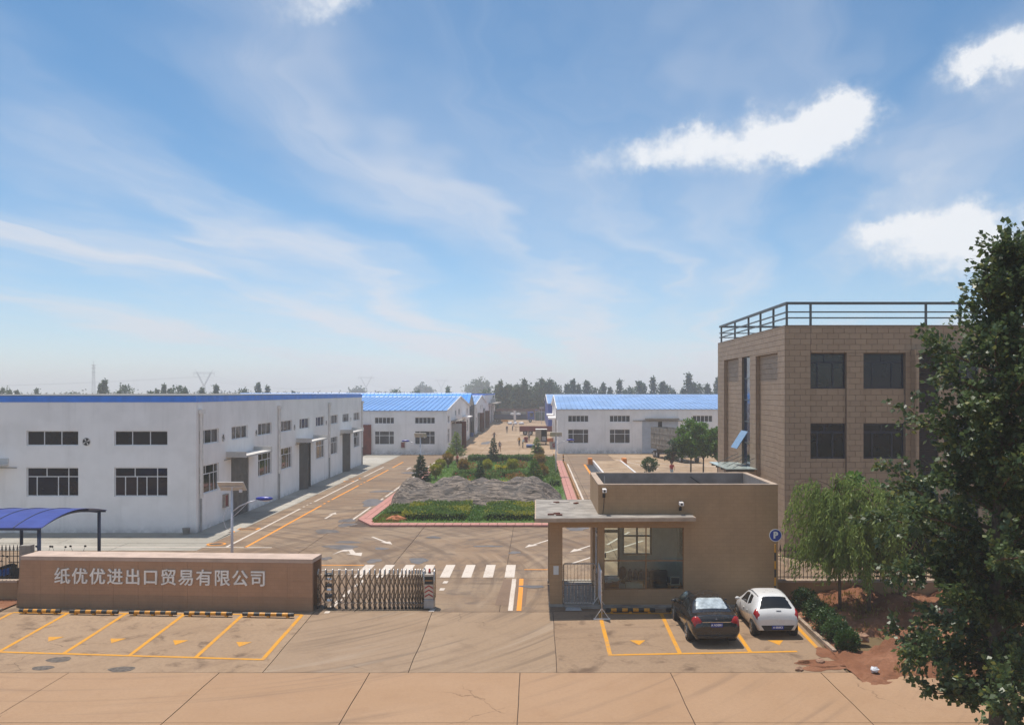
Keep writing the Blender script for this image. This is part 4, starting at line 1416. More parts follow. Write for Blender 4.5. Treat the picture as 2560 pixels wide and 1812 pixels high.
# room lining
m = MB()
XP = 6.75
m.poly([(a, c, .12), (XP, c, .12), (XP, d, .12), (a, d, .12)])
m.build('room_floor', M_ROOMFLOOR, gh, w=True)
m = MB()
facade(m, plane_map((0, GY1 - t - .001, 0), (1, 0, 0), (0, -1, 0)), (a, XP), (.1, 3.6), [bdoor, bwin], .01)
facade(m, plane_map((XP, 0, 0), (0, 1, 0), (-1, 0, 0)), (c, d), (.1, 3.6), [], .01)
facade(m, plane_map((a + .001, 0, 0), (0, 1, 0), (1, 0, 0)), (c, d), (.1, 3.6), [lwin], .01)
facade(m, plane_map((0, c + .001, 0), (1, 0, 0), (0, 1, 0)), (a, XP), (.1, 3.6), [win], .01)
m.poly([(a, c, 3.6), (XP, c, 3.6), (XP, d, 3.6), (a, d, 3.6)])
m.build('room_lining', M_ROOMWALL, gh, w=True)
wo_ = window(gh, PGF, win, [(0, .53, 0, .46), (.53, 1, 0, .46), (0, .53, .46, 1), (.53, 1, .46, 1)], M_STRIP, M_CLEAR, .08, .045, border=.03)
window(gh, PGL, lwin, [(0, .5, 0, .75), (.5, 1, 0, .75), (0, 1, .75, 1)], M_PVC, M_CLEAR, .1, .06)
window(gh, PGB, bwin, [(0, .5, .52, 1), (.5, 1, .52, 1), (0, .5, 0, .52), (.5, 1, 0, .52)], M_ALU, M_CLEAR, .1, .09, border=.08)
dr = window(gh, PGB, bdoor, [(0, 1, 0, .80), (0, 1, .82, 1)], M_ALU, M_CLEAR, .1, .09, 'door', border=.08)
MB().box(3.3, 3.36, GY1 - .2, GY1 - .16, 1.05, 1.3).build('handle', M_BLACK, dr, w=True)
# canopy, posts and beam
LP = [(-.05, 37.8), (6.55, 38.15), (6.55, GY0 - .003), (GX0 - .003, GY0 - .003), (GX0 - .003, 44.5), (-.05, 44.5)]
cn = MB().hexa([(x, y, 3.72) for x, y in LP], [(x, y, 3.865) for x, y in LP]).build('canopy', M_COPE, gh, w=True)
LP2 = [(.0, 37.86), (6.5, 38.2), (6.5, GY0 - .004), (GX0 - .004, GY0 - .004), (GX0 - .004, 44.45), (0, 44.45)]
MB().hexa([(x, y, 3.866) for x, y in LP2], [(x, y, 3.88) for x, y in LP2]).build('canopy_screed', M_STONEGREY, cn, w=True)
MB().box(.57, GX0 - .003, GY0 + .001, GY0 + .3, 3.33, 3.719).build('beam', M_BEIGE, gh, w=True)
MB().box(.57, .87, GY0 + .302, 43.898, 3.36, 3.719).build('beam', M_BEIGE, gh, w=True)
for y in (GY0, 43.9):
    po = MB().box(.57, 1.11, y, y + .5, .12, 3.329 if y < 40 else 3.718).build('post', M_BEIGE, gh, w=True)
    MB().box(.54, 1.14, y - .03, y + .53, 0, .119).build('post_foot', M_STONEGREY, po, w=True)
MB().box(.73, .95, GY0 - .008, GY0 - .002, 1.35, 1.72).build('notice', plain('white_paper', (.66, .66, .64), .8, var=.05), gh, w=True)
MB().box(.575, 1.105, GY0 - .006, GY0 - .001, 1.78, 1.8).build('post_band', M_STRIP, gh, w=True)
MB().box(1.2, GX1, GY0 - .35, GY0 - .002, .0, .1).build('plinth', M_STONEGREY, gh, w=True)
MB().box(1.15, GX0 - .01, GY0 + .0, GY1 - .5, .0, .09).build('porch_floor', M_GREYC, gh, w=True)


def cctv(label, x, y, z):
    o = thing('security_camera', label, 'camera', (x, y, z))
    MB().hexa([(-.09, -.42, -.05), (.09, -.42, -.05), (.07, -.02, -.02), (-.07, -.02, -.02)], [(-.09, -.42, .08), (.09, -.42, .08), (.07, -.02, .1), (-.07, -.02, .1)]).build('housing', M_PIPE, o)
    MB().cyl((0, -.43, .015), (0, -.421, .015), .045, n=10).build('lens', M_BLACK, o)
    MB().cyl((0, -.15, -.05), (0, -.08, -.22), .02, n=6).cyl((0, -.08, -.22), (0, 0, -.22), .02, n=6).box(-.06, .06, -.02, -.001, -.3, -.14).build('bracket', M_BLACK, o)
    return o


cctv('white security camera at the left corner of the gatehouse wall', 2.85, GY0, 4.88)
cctv('white security camera mid-wall above the gatehouse canopy', 6.05, GY0, 4.33)
MB().tube([(2.86, GY0 - .012, 4.6), (2.84, GY0 - .012, 4.2), (2.8, GY0 - .012, 3.9)], .012, 5).build('camera_cable', M_BLACK, gh, w=True)
MB().tube([(7.4, GY1 - t - .02, 4.95), (7.9, GY1 - t - .03, 4.6), (8.5, GY1 - t - .02, 4.4)], .02, 5).build('roof_cable', M_BLACK, gh, w=True)
MB().cyl((2.9, 39.5, 4.22), (2.9, 39.5, 5.45), .018, n=6).build('vent_pipe', M_PIPEG, gh, w=True)

# bricks and chips left lying on the canopy
M_BRICK = plain('red_brick', (0.17, 0.055, 0.035), 0.9, var=0.3, scale=12)
for i, (px, py, rz, lb) in enumerate(((1377, 1284, .1, 'red brick lying alone at the front of the gatehouse canopy'), (1392, 1281.5, .5, 'red brick behind two others on the gatehouse canopy'), (1398, 1285, -.1, 'red brick at the right of three on the gatehouse canopy'),
                                      (1391, 1254, .3, 'red brick at the back of the gatehouse canopy'), (1440, 1256, .9, 'broken brick at the rear of the canopy near the wall'))):
    y = (H - 3.93) * F / (py - CY)
    x = (px - CX) / F * y
    tag(MB().box(-.13, .13, -.06, .06, 0, .06).build('brick', M_BRICK, loc=(x, y, 3.881), rot=(0, 0, rz), bevel=.006), lb, 'brick')
M_CHIP = plain('pale_mortar', (.5, .45, .4), .9, var=.2)
for i, (px, py, rz, lx, lb) in enumerate(((1409, 1254, .1, .32, 'pale strip of mortar on the gatehouse canopy'), (1382, 1258, -.2, .16, 'pale chip of mortar near the canopy edge'), (1427, 1270, .2, .15, 'round grey chip in the middle of the canopy'))):
    y = (H - 3.9) * F / (py - CY)
    x = (px - CX) / F * y
    tag(MB().hexa([(-lx, -.07, 0), (lx * .8, -.05, 0), (lx, .05, 0), (-lx * .7, .08, 0)], [(-lx * .9, -.05, .04), (lx * .7, -.04, .03), (lx * .9, .04, .04), (-lx * .6, .06, .05)]).build('mortar_chip', M_CHIP, loc=(x, y, 3.881), rot=(0, 0, rz)), lb, 'rubble')

# ------------------------------------------------------------------ furniture seen through the gatehouse window
M_DESK = plain('brown_desk_wood', (.16, .045, .022), .4, var=.25, scale=4)
M_PINE = plain('yellow_table_wood', (.42, .20, .06), .5, var=.2, scale=4)
M_CARD = plain('pale_carton', (.46, .42, .33), .8, var=.12)
M_DARKC = plain('black_upholstery', (.03, .028, .028), .7, var=.2)
M_BOTT = plain('blue_grey_bottle', (.10, .13, .17), .3, var=.2)
zf = .121
de = thing('desk', 'brown wooden desk behind the gatehouse window', 'desk', (2.95, 39.7, zf))
MB().box(0, .62, 0, 1.4, .72, .77).build('desk_top', M_DESK, de)
MB().box(.02, .6, .02, .06, 0, .719).build('front_panel', M_DESK, de)
MB().box(.02, .6, 1.3, 1.36, 0, .719).build('side_panel', M_DESK, de)
pp = thing('papers', 'loose white papers on the brown desk', 'papers', (2.98, 39.75, zf + .771))
for k in range(4):
    MB().box(-.1, .11, -.15, .15, .012 * k, .012 * k + .01).build('sheet', plain('paper%d' % k, (.6, .6, .58), .8, var=.06) if k == 0 else MATS['paper0'], pp, loc=(.15 + .11 * k, .25 + .13 * (k % 2), 0), rot=(0, 0, .2 * k))
ch = thing('office_chair', 'black office chair behind the gatehouse desk', 'chair', (4.0, 41.3, zf), .6)
MB().ball((0, 0, .47), .26, .26, .06).build('seat', M_DARKC, ch, smooth=True)
MB().ball((0, .27, .85), .24, .06, .3).build('backrest', M_DARKC, ch, smooth=True)
MB().cyl((0, 0, .1), (0, 0, .44), .03).build('column', M_BLACK, ch)
for k in range(5):
    a_ = k * 1.2566
    MB().cyl((0, 0, .12), (.28 * math.cos(a_), .28 * math.sin(a_), .05), .02, n=6).build('leg', M_BLACK, ch)
for k in (-1, 1):
    MB().tube([(k * .27, .12, .47), (k * .3, .1, .66), (k * .29, -.12, .66)], .02, 6).build('armrest', M_BLACK, ch)
for k, (x, z, lb) in enumerate(((3.82, 0, 'pale blue carton at the bottom left of the stack'), (4.22, 0, 'pale carton at the bottom right of the stack'), (3.84, .36, 'pale carton on top left of the stack'), (4.2, .36, 'pale carton on top right of the stack'))):
    o = MB().box(0, .37, 0, .4, 0, .355).build('carton', M_CARD if k else plain('bluish_carton', (.22, .30, .42), .8), loc=(x, 39.75, zf + z))
    tag(o, lb + ' in the gatehouse', 'carton')
for k in range(6):
    x = 4.45 + k * .27
    o = MB().cyl((0, 0, 0), (0, 0, .36), .12, n=10).cyl((0, 0, .36), (0, 0, .45), .12, .04, n=10).cyl((0, 0, .45), (0, 0, .5), .04, n=8).build('water_bottle', M_BOTT, loc=(x, 44.2, zf), smooth=False)
    tag(o, 'large grey water bottle in the row by the gatehouse back wall', 'bottle', 'water bottles along the back wall')
sf = thing('armchair', 'dark armchair at the right of the gatehouse room', 'armchair', (5.5, 41.5, zf))
MB().box(-.4, .4, -.4, .4, 0, .42).build('seat', M_DARKC, sf, bevel=.05)
MB().box(-.4, .4, .3, .5, .421, .9).build('backrest', M_DARKC, sf, bevel=.05)
for k in (-1, 1):
    MB().box(k * .5 - .1, k * .5 + .1, -.4, .5, 0, .62).build('armrest', M_DARKC, sf, bevel=.05)
tb = thing('side_table', 'small yellow wooden table by the gatehouse window', 'table', (5.95, 39.7, zf))
MB().box(-.28, .28, 0, .6, .6, .64).build('table_top', M_PINE, tb)
for k in ((-.26, .02), (.2, .02), (-.26, .52), (.2, .52)):
    MB().box(k[0], k[0] + .06, k[1], k[1] + .06, 0, .599).build('leg', M_PINE, tb)
mo = thing('monitor', 'bulky pale monitor standing on the yellow table', 'monitor', (5.95, 40.0, zf + .641))
MB().hexa([(-.2, -.15, 0), (.2, -.15, 0), (.13, .2, .04), (-.13, .2, .04)], [(-.2, -.15, .36), (.2, -.15, .36), (.13, .2, .28), (-.13, .2, .28)]).build('case', M_CARD, mo)
MB().box(-.17, .17, -.158, -.151, .05, .32).build('screen', M_BLACK, mo)
bd = MB().box(6.70, 6.745, 40.3, 43.6, 1.5, 2.6).build('notice_board', plain('green_board', (.10, .17, .14), .3, 0, .6, var=.2), gh, w=True)

# ------------------------------------------------------------------ steel side gate, display board, P sign
sg = thing('side_gate', 'stainless steel barred pedestrian gate beside the gatehouse', 'gate', (1.13, 39.32, .09))
wG, hG = 1.4, 1.68
MB().tube([(.03, 0, .06), (.03, 0, hG - .06), (.08, 0, hG), (wG - .08, 0, hG), (wG - .03, 0, hG - .06), (wG - .03, 0, .06), (wG - .08, 0, .02), (.08, 0, .02)], .03, 8, closed=True).build('frame', M_STEEL, sg, smooth=True)
for z in (.78, .95):
    MB().cyl((.05, 0, z), (wG - .05, 0, z), .02, n=6).build('cross_bar', M_STEEL, sg)
for k in range(8):
    x = .05 + (wG - .1) * (k + 1) / 9
    MB().cyl((x, 0, .05), (x, 0, .765), .011, n=6).build('bar', M_STEEL, sg)
    MB().cyl((x, 0, .965), (x, 0, hG - .02), .011, n=6).build('bar', M_STEEL, sg)
MB().tube([(.27, 0, .865), (.35, 0, .93), (.43, 0, .865), (.35, 0, .80)], .01, 5, closed=True).tube([(.4, 0, .865), (.46, 0, .92), (.52, 0, .865), (.46, 0, .81)], .01, 5, closed=True).build('scroll', M_STEEL, sg)
bs_ = thing('display_stand', 'tall white display board on feet, seen edge-on before the gatehouse', 'display board', (2.62, 37.1, gz(37.1)))
for y in (0, 1.95):
    zz = -gz(37.1) if y > 1 else 0
    MB().cyl((0, y, .02 + zz * .6), (0, y, 1.95), .022, n=8).build('post', M_STEEL, bs_)
    MB().box(-.33, .33, y - .04, y + .04, .0 + zz * (1 if y > 1 else 0), .05 + zz * (1 if y > 1 else 0)).build('foot', M_PIPE, bs_)
    MB().cyl((-.28, y, .05 + zz), (0, y, .45 + zz), .012, n=6).cyl((.28, y, .05 + zz), (0, y, .45 + zz), .012, n=6).build('brace', M_PIPE, bs_)
t = NT('display_print')
f_ = t.noise(2.2, 3, 0.5)
c_ = t.mix(t.ramp(f_, .42, .5), (.62, .62, .62), (.45, .55, .66))
c_ = t.mix(t.ramp(t.noise(3.1, 2, off=(5, 1, 2)), .58, .64), c_, (.55, .22, .18))
M_PRINT = t.done(c_, .5)
MB().box(-.02, .02, .04, 1.91, .55, 1.88).build('board', M_PRINT, bs_)
ps = thing('parking_sign', 'round blue parking sign on a black and yellow pole', 'sign', (9.88, 38.5, 0))
for k in range(8):
    MB().cyl((0, 0, k * .34), (0, 0, k * .34 + .339), .035, n=8).build('pole_band', M_YEL if k % 2 else M_BLACK, ps)
M_PBLUE = plain('sign_blue', (.015, .05, .33), .35, var=.06)
M_SIGNW = plain('sign_white', (.75, .75, .75), .4, var=.05)
MB().cyl((0, -.045, 3.1), (0, -.06, 3.1), .26, n=28).build('sign_rim', M_SIGNW, ps)
MB().cyl((0, -.0605, 3.1), (0, -.066, 3.1), .235, n=28).build('sign_disc', M_PBLUE, ps)


def text_obj(name, body, size, mat, parent, loc, rot, extrude=.004, offset=0.0):
    cu = bpy.data.curves.new(name, 'FONT')
    cu.body, cu.size, cu.extrude, cu.offset = body, size, extrude, offset
    cu.align_x, cu.align_y = 'CENTER', 'CENTER'
    cu.resolution_u = 3
    tmp = bpy.data.objects.new(name, cu)
    COL.objects.link(tmp)
    bpy.context.view_layer.update()
    me = bpy.data.meshes.new_from_object(tmp.evaluated_get(bpy.context.evaluated_depsgraph_get()))
    bpy.data.objects.remove(tmp)
    me.materials.clear()
    me.materials.append(mat)
    o = link(name, me, parent)
    o.location, o.rotation_euler = loc, rot
    return o


text_obj('letter', 'P', .36, M_SIGNW, ps, (0, -.069, 3.1), (R(90), 0, 0), .002, .018)

# ------------------------------------------------------------------ sign wall with the company name
a3 = math.atan2(-.78, 12.6)
sw = thing('sign_wall', 'long low brown gate wall with grey company lettering', 'wall', (-21.78, 39.05, 0), a3)
M_SIGNWALL = facingmat('brown_sign_facing', (0.43, 0.25, 0.15))
M_SIGNLOW = facingmat('brown_sign_base', (0.35, 0.215, 0.13))
LW, HW2, DW = 12.62, 2.14, 1.3
m = MB()
m.hexa([(0, .012, -.1), (LW, .012, -.1), (LW, .14, -.1), (0, .14, -.1)], [(.2, .012, HW2 - .16), (LW, .012, HW2 - .16), (LW, .14, HW2 - .16), (.2, .14, HW2 - .16)])
m.box(0.2, LW, DW - .13, DW, -.1, HW2 - .161)
m.hexa([(0, .141, -.1), (.25, .141, -.1), (.25, DW - .131, -.1), (0, DW - .131, -.1)], [(.2, .141, HW2 - .161), (.35, .141, HW2 - .161), (.35, DW - .131, HW2 - .161), (.2, DW - .131, HW2 - .161)])
m.build('wall', M_SIGNWALL, sw)
MB().box(.19, LW + .004, -.004, DW + .004, HW2 - .16, HW2).build('coping', plain('sign_wall_top', (.50, .375, .30), .85, var=.15, scale=1.5), sw)
MB().box(LW - .9, LW - .85, .15, DW - .14, 0, HW2 - .17).build('dark_backing', M_INSIDE, sw)
cols, rows = 12, [(.0, .56), (.565, 1.25), (1.255, HW2 - .165)]
for (z0, z1) in rows:
    for k in range(cols):
        x0 = k * LW / cols + .003
        x1 = (k + 1) * LW / cols - .003
        sl = lambda z: .2 * z / HW2 if k == 0 else 0
        j = rng.uniform(0, .002)
        MB().hexa([(x0 + sl(z0), -j, z0), (x1, -j, z0), (x1, .011, z0), (x0 + sl(z0), .011, z0)], [(x0 + sl(z1), -j, z1), (x1, -j, z1), (x1, .011, z1), (x0 + sl(z1), .011, z1)]).build('panel', M_SIGNLOW if z0 < .1 else M_SIGNWALL, sw)
M_LETTER = plain('grey_metal_letter', (.80, .78, .74), .5, .0, var=.12, scale=3)
NAME = '纸优优进出口贸易有限公司'
for k, chh in enumerate(NAME):
    text_obj('letter', chh, .70, M_LETTER, sw, (2.02 + k * .758, -.035, 1.29), (R(90), 0, 0), .03, .009)
m = MB().box(2.0, 2.2, .4, .7, HW2 + .001, HW2 + .012)
tag(MB().box(-.22, .22, -.22, .22, 0, 2.36).build('stone_pier', M_STONEGREY, loc=(-22.15, 40.55, 0), bevel=.01), 'square stone pier at the left end of the sign wall', 'pier')

# ------------------------------------------------------------------ folding gate
fg = thing('folding_gate', 'stainless steel concertina gate drawn out from the sign wall', 'gate', (-9.1, 38.9, 0))
HX = [(780 + .1481 * p - CX) / F * 38.75 for p in (95, 220, 338, 450, 565, 675, 775, 872, 965, 1055, 1140, 1220, 1300, 1373, 1443, 1512, 1575, 1635, 1690, 1742, 1785, 1825, 1868)]
HX = [x + 9.1 for x in HX]
M_DARKST = plain('dull_steel', (.20, .165, .135), .4, .7, var=.2, scale=10)
arch = MB()
HT, HWD = 1.62, .12
pts = [(0, -HWD, .16), (0, -HWD, HT - .2)] + [(0, -HWD * math.cos(a_), HT - .2 +   .2 * math.sin(a_)) for a_ in [math.pi * k / 8 for k in range(1, 8)]] + [(0, HWD, HT - .2), (0, HWD, .16)]
arch.tube(pts, .027, 8)
arch_o = None
for k, x in enumerate(HX):
    if arch_o is None:
        arch_o = arch.build('hoop', M_STEEL, fg, smooth=True)
        o = arch_o
    else:
        o = link('hoop', arch_o.data, fg)
    o.location = (x, 0, 0)
    wh = MB().cyl((x - .025, -HWD, .07), (x + .025, -HWD, .07), .07, n=10).cyl((x - .025, HWD, .07), (x + .025, HWD, .07), .07, n=10)
    wh.build('wheel', M_BLACK, fg)
    MB().box(x - .05, x + .05, -HWD - .05, HWD + .05, .12, .22).build('wheel_carrier', M_DARKST, fg)
for k, (x0, x1) in enumerate(zip(HX, HX[1:])):
    for s in (-1,):
        y = s * HWD
        mm = MB()
        for (z0, z1) in ((.25, .84), (.84, 1.42)):
            mm.cyl((x0, y + .03 * s, z0), (x1, y + .03 * s, z1), .022, n=5)
            mm.cyl((x0, y + .05 * s, z1), (x1, y + .05 * s, z0), .022, n=5)
        xm = (x0 + x1) / 2
        mm.cyl((xm - .02, y + .06 * s, 1.40), (xm + .02, y + .02 * s, 1.43), .025, n=6)
        mm.build('lattice', M_DARKST, fg)
    MB().tube([(x0, -HWD - .03, .3), ((x0 + x1) / 2, -HWD - .03, .24), (x1, -HWD - .03, .3)], .012, 5).build('chain', M_BLACK, fg)
xe = HX[-1] + .06
MB().box(xe, xe + .42, -.3, .3, .03, .42).build('drive_box', plain('grey_drive_box', (.36, .36, .37), .4, .4), fg, bevel=.03)
MB().box(xe + .02, xe + .40, -.26, .26, .421, 1.45).build('head_panel', plain('pale_gate_head', (.52, .45, .38), .45, .2), fg, bevel=.01)
MB().box(xe + .03, xe + .39, -.275, -.262, 1.04, 1.36).build('display', M_BLACK, fg)
MB().box(xe + .06, xe + .36, -.279, -.2755, 1.17, 1.22).build('display_text', M_STRIP, fg)
M_REDP = plain('red_reflector', (.33, .03, .025), .45, var=.15)
for k in range(3):
    z = .5 + k * .175
    mm = MB()
    for s in (-1, 1):
        xc = xe + .21
        mm.hexa([(xc, -.262, z + .10), (xc + s * .17, -.262, z), (xc + s * .17, -.268, z), (xc, -.268, z + .10)], [(xc, -.262, z + .16), (xc + s * .17, -.262, z + .06), (xc + s * .17, -.268, z + .06), (xc, -.268, z + .16)])
    mm.build('chevron', M_REDP, fg)
MB().tube([(xe + .0, -.2, .4), (xe, -.2, 1.5), (xe, 0, 1.64), (xe, .2, 1.5), (xe, .2, .4)], .035, 8).tube([(xe + .42, -.2, .4), (xe + .42, -.2, 1.5), (xe + .42, 0, 1.64), (xe + .42, .2, 1.5), (xe + .42, .2, .4)], .035, 8).build('head_hoop', M_STEEL, fg, smooth=True)
MB().cyl((xe + .21, 0, 1.451), (xe + .21, 0, 1.5), .06, n=10).build('lamp_base', M_BLACK, fg)
MB().cyl((xe + .21, 0, 1.501), (xe + .21, 0, 1.64), .05, .04, n=12).build('warning_lamp', plain('red_lamp_cover', (.55, .03, .02), .3), fg)
for i in range(6):
    MB().box(.35, .6, -.2 , .2, .25 + i * .22, .33 + i * .22).build('motor_fin', M_BLACK if i % 2 else M_STEEL, fg)

# ------------------------------------------------------------------ wheel stops
SEG = {}


def wheel_stop(label, x0, x1, y, n=9, tilt=0.0, r=.075):
    z = gz(y)
    o = thing('wheel_stop', label, 'wheel stop', (x0, y, z), tilt, 'striped parking stops')
    L = x1 - x0
    for k in range(n):
        key = (round(L / n, 3), k % 2)
        if key not in SEG:
            mb = MB()
            mb.cyl((0, 0, r + .05), (L / n - .002, 0, r + .05), r, n=12)
            me = bpy.data.meshes.new('segment')
            me.from_pydata(mb.v, [], mb.f)
            me.materials.append(M_BLACK if k % 2 == 0 else M_STOPY)
            SEG[key] = me
        q = link('segment', SEG[key], o)
        q.location = (k * L / n, 0, 0)
    for f_ in (.12, .5, .88):
        MB().box(L * f_ - .05, L * f_ + .05, -.07, .07, 0, .07).build('foot', M_STOPY, o)


M_STOPY = plain('yellow_stop_paint', (.62, .27, .02), .45, var=.25, scale=6)
lbl = ['leftmost of the five striped wheel stops before the sign wall', 'second wheel stop from the left before the sign wall', 'middle one of the five wheel stops before the sign wall', 'fourth wheel stop from the left before the sign wall', 'wheel stop before the sign wall nearest the folding gate']
for lb, (a_, b_) in zip(lbl, ((49, 155), (175, 299), (324, 444.5), (461, 583), (607, 737))):
    y = 37.45 + (680 - (a_ + b_) / 2) / 680 * .6
    wheel_stop(lb, (a_ - CX) / F * y, (b_ - CX) / F * y, y, tilt=a3)
wheel_stop('striped wheel stop in the empty bay before the gatehouse', 2.84, 4.86, 38.05)
wheel_stop('striped wheel stop under the front of the black sedan', 5.3, 7.3, 38.05)
wheel_stop('striped wheel stop under the front of the white hatchback', 7.95, 9.9, 38.05)

# ------------------------------------------------------------------ fences, low walls
M_FENCE = plain('black_iron', (.02, .02, .022), .5, .3, var=.2)
BAR = MB().box(-.012, .012, -.012, .012, 0, 1.32)
BAR.hexa([(-.03, -.012, 1.32), (.03, -.012, 1.32), (.03, .012, 1.32), (-.03, .012, 1.32)], [(-.004, -.004, 1.5), (.004, -.004, 1.5), (.004, .004, 1.5), (-.004, .004, 1.5)])
BAR.box(-.045, .045, -.014, .014, 1.26, 1.3)


def iron_fence(label, x0, x1, y, wall_label):
    w_ = thing('low_wall', wall_label, 'wall', ((x0 + x1) / 2, y, 0))
    MB().box(x0, x1, y - .12, y + .12, -.3, .78).build('wall', M_BEIGE, w_, w=True)
    MB().box(x0, x1, y - .17, y + .17, .781, .87).build('coping', M_COPE, w_, w=True)
    f = thing('iron_fence', label, 'fence', ((x0 + x1) / 2, y, .87))
    bar = None
    n = int((x1 - x0) / .165)
    for k in range(n):
        x = x0 + .08 + (x1 - x0 - .16) * k / (n - 1)
        if bar is None:
            bar = BAR.build('bar', M_FENCE, f)
            o = bar
        else:
            o = link('bar', bar.data, f)
        o.location = (x - (x0 + x1) / 2, 0, .04)
    for z in (.12, 1.02, 1.25):
        MB().box(x0, x1, y - .016, y + .016, .87 + z, .87 + z + .03).build('rail', M_FENCE, f, w=True)


iron_fence('black iron railings with spear tops right of the gatehouse', 10.18, 24, 40.4, 'low beige wall carrying the railings right of the gatehouse')
iron_fence('black iron railings with spear tops left of the sign wall', -34, -22.4, 40.4, 'low beige wall carrying the railings left of the sign wall')
# kerb along the planting strip
kb = thing('kerb', 'worn stone kerb between the parking bays and red soil', 'kerb', (10.42, 33.2, gz(33.2)))
y = 33.0
while y < 38.6:
    MB().hexa([(10.36 + (38 - y) * .03, y, gz(y) - .1), (10.5 + (38 - y) * .03, y, gz(y) - .1), (10.5 + (37.1 - y) * .03, y + .88, gz(y + .88) - .1), (10.36 + (37.1 - y) * .03, y + .88, gz(y + .88) - .1)],
              [(10.36 + (38 - y) * .03, y, gz(y) + .11), (10.5 + (38 - y) * .03, y, gz(y) + .11), (10.5 + (37.1 - y) * .03, y + .88, gz(y + .88) + .11), (10.36 + (37.1 - y) * .03, y + .88, gz(y + .88) + .11)]).build('kerb_stone', M_KERB, kb, w=True)
    y += .9
kb2 = thing('kerb', 'stone kerb at the left end of the parking bays', 'kerb', (-22, 33.0, gz(33)))
y = 31.2
while y < 38:
    MB().hexa([(-22.12, y, gz(y) - .1), (-21.97, y, gz(y) - .1), (-21.97, y + .88, gz(y + .88) - .1), (-22.12, y + .88, gz(y + .88) - .1)],
              [(-22.12, y, gz(y) + .11), (-21.97, y, gz(y) + .11), (-21.97, y + .88, gz(y + .88) + .11), (-22.12, y + .88, gz(y + .88) + .11)]).build('kerb_stone', M_KERB, kb2, w=True)
    y += .9

# ------------------------------------------------------------------ solar lamps
M_POLE = plain('pale_lamp_pole', (.62, .62, .66), .4, .2, var=.08)
M_LAMPB = plain('blue_lamp_head', (.02, .035, .30), .3, var=.1)
M_PANELB = plain('panel_back', (.55, .54, .53), .5, .1, var=.1)
M_CELL = plain('solar_cells', (.012, .018, .05), .1, 0, .6, var=.3, scale=8)


def solar_lamp(label, x, y, s):
    o = thing('street_lamp', label, 'street lamp', (x, y, 0), 0, 'solar street lamps')
    MB().cyl((0, 0, 0), (0, 0, 4.35), .075, .05, n=12).build('pole', M_POLE, o, smooth=True)
    MB().cyl((0, 0, 0), (0, 0, .05), .2, n=12).build('base_plate', M_POLE, o)
    # panel tilted towards the far side, its back towards the road
    c_, s_ = math.cos(R(38)), math.sin(R(38))
    def T(u, v, w):
        return (u, v * c_ + w * s_, 4.55 - v * s_ + w * c_)
    pb = MB()
    L = [(-.62, -.36), (.62, -.36), (.62, .36), (-.62, .36)]
    pb.hexa([T(u, v, 0) for u, v in L], [T(u, v, .035) for u, v in L])
    p_ = pb.build('solar_panel', M_PANELB, o)
    L2 = [(-.58, -.32), (.58, -.32), (.58, .32), (-.58, .32)]
    MB().poly([T(u, v, .038) for u, v in L2]).build('cells', M_CELL, p_)
    MB().cyl((0, 0, 4.3), T(0, 0, 0), .04, n=8).cyl(T(-.5, 0, -.02), T(.5, 0, -.02), .02, n=6).box(.36 * 1, .5, -.12, -.02, 4.28, 4.42).build('panel_mount', M_POLE, p_)
    MB().tube([(0, 0, 3.35), (s * .35, 0, 3.62), (s * .75, 0, 3.8), (s * 1.15, 0, 3.9)], .028, 8).build('arm', M_POLE, o, smooth=True)
    MB().tube([(s * .02, 0, 3.1), (s * .3, 0, 3.35), (s * .7, 0, 3.74)], .014, 6).tube([(0, 0, 3.55), (-s * .3, 0, 3.4), (-s * .42, 0, 3.0), (-s * .3, 0, 2.6), (0, 0, 2.45)], .012, 6).build('stay', M_POLE, o, smooth=True)
    hd = MB()
    hd.ball((s * 1.52, 0, 3.98), .42, .15, .10, nu=16, nv=8)
    h_ = hd.build('lamp_head', M_LAMPB, o, smooth=True)
    MB().ball((s * 1.58, 0, 3.94), .26, .1, .09, nu=12, nv=6).build('lamp_glass', M_PIPE, h_, smooth=True)


solar_lamp('solar street lamp standing just behind the sign wall', -14.35, 44.0, 1)
solar_lamp('solar street lamp at the left edge of the garden by the dark cedar', -11.9, 96, -1)
solar_lamp('solar street lamp at the right edge of the garden by the pink path', 2.1, 98, 1)
solar_lamp('small distant solar lamp near the blue lorry', 1.6, 262, -1)

# ------------------------------------------------------------------ carport and scooters
cp = thing('carport', 'arched blue sheet carport over the parked scooters', 'carport', (-22.4, 42, 0))
M_CPB = NT('blue_polycarbonate')
M_CPB = M_CPB.done(M_CPB.mix(M_CPB.ramp(M_CPB.noise(1.2, 4), .3, .7), (.028, .045, .22), (.04, .065, .29)), .42, 0, .3)
M_CPP = plain('dark_blue_post', (.035, .05, .095), .5, .1, var=.15)
prof = [(42.0 + 6.4 * k / 14, 2.87 + .42 * math.sin(math.pi * (k / 14) ** .92)) for k in range(15)]
for k in range(6):
    x1, x0 = -22.3 - k * 1.25 + .02, -22.3 - (k + 1) * 1.25
    m = MB()
    for (ya, za), (yb, zb) in zip(prof, prof[1:]):
        m.hexa([(x0, ya, za), (x1, ya, za), (x1, yb, zb), (x0, yb, zb)], [(x0, ya, za + .02), (x1, ya, za + .02), (x1, yb, zb + .02), (x0, yb, zb + .02)])
    m.build('roof_sheet', M_CPB, cp, w=True)
    MB().tube([(x0, y_, z_ + .03) for y_, z_ in prof], .022, 5).build('seam', M_CPP, cp, w=True)
for (y_, z_) in (prof[0], prof[4], prof[7], prof[10], prof[14]):
    MB().box(-29.9, -22.35, y_ - .03, y_ + .03, z_ - .09, z_ - .005).build('purlin', M_CPP, cp, w=True)
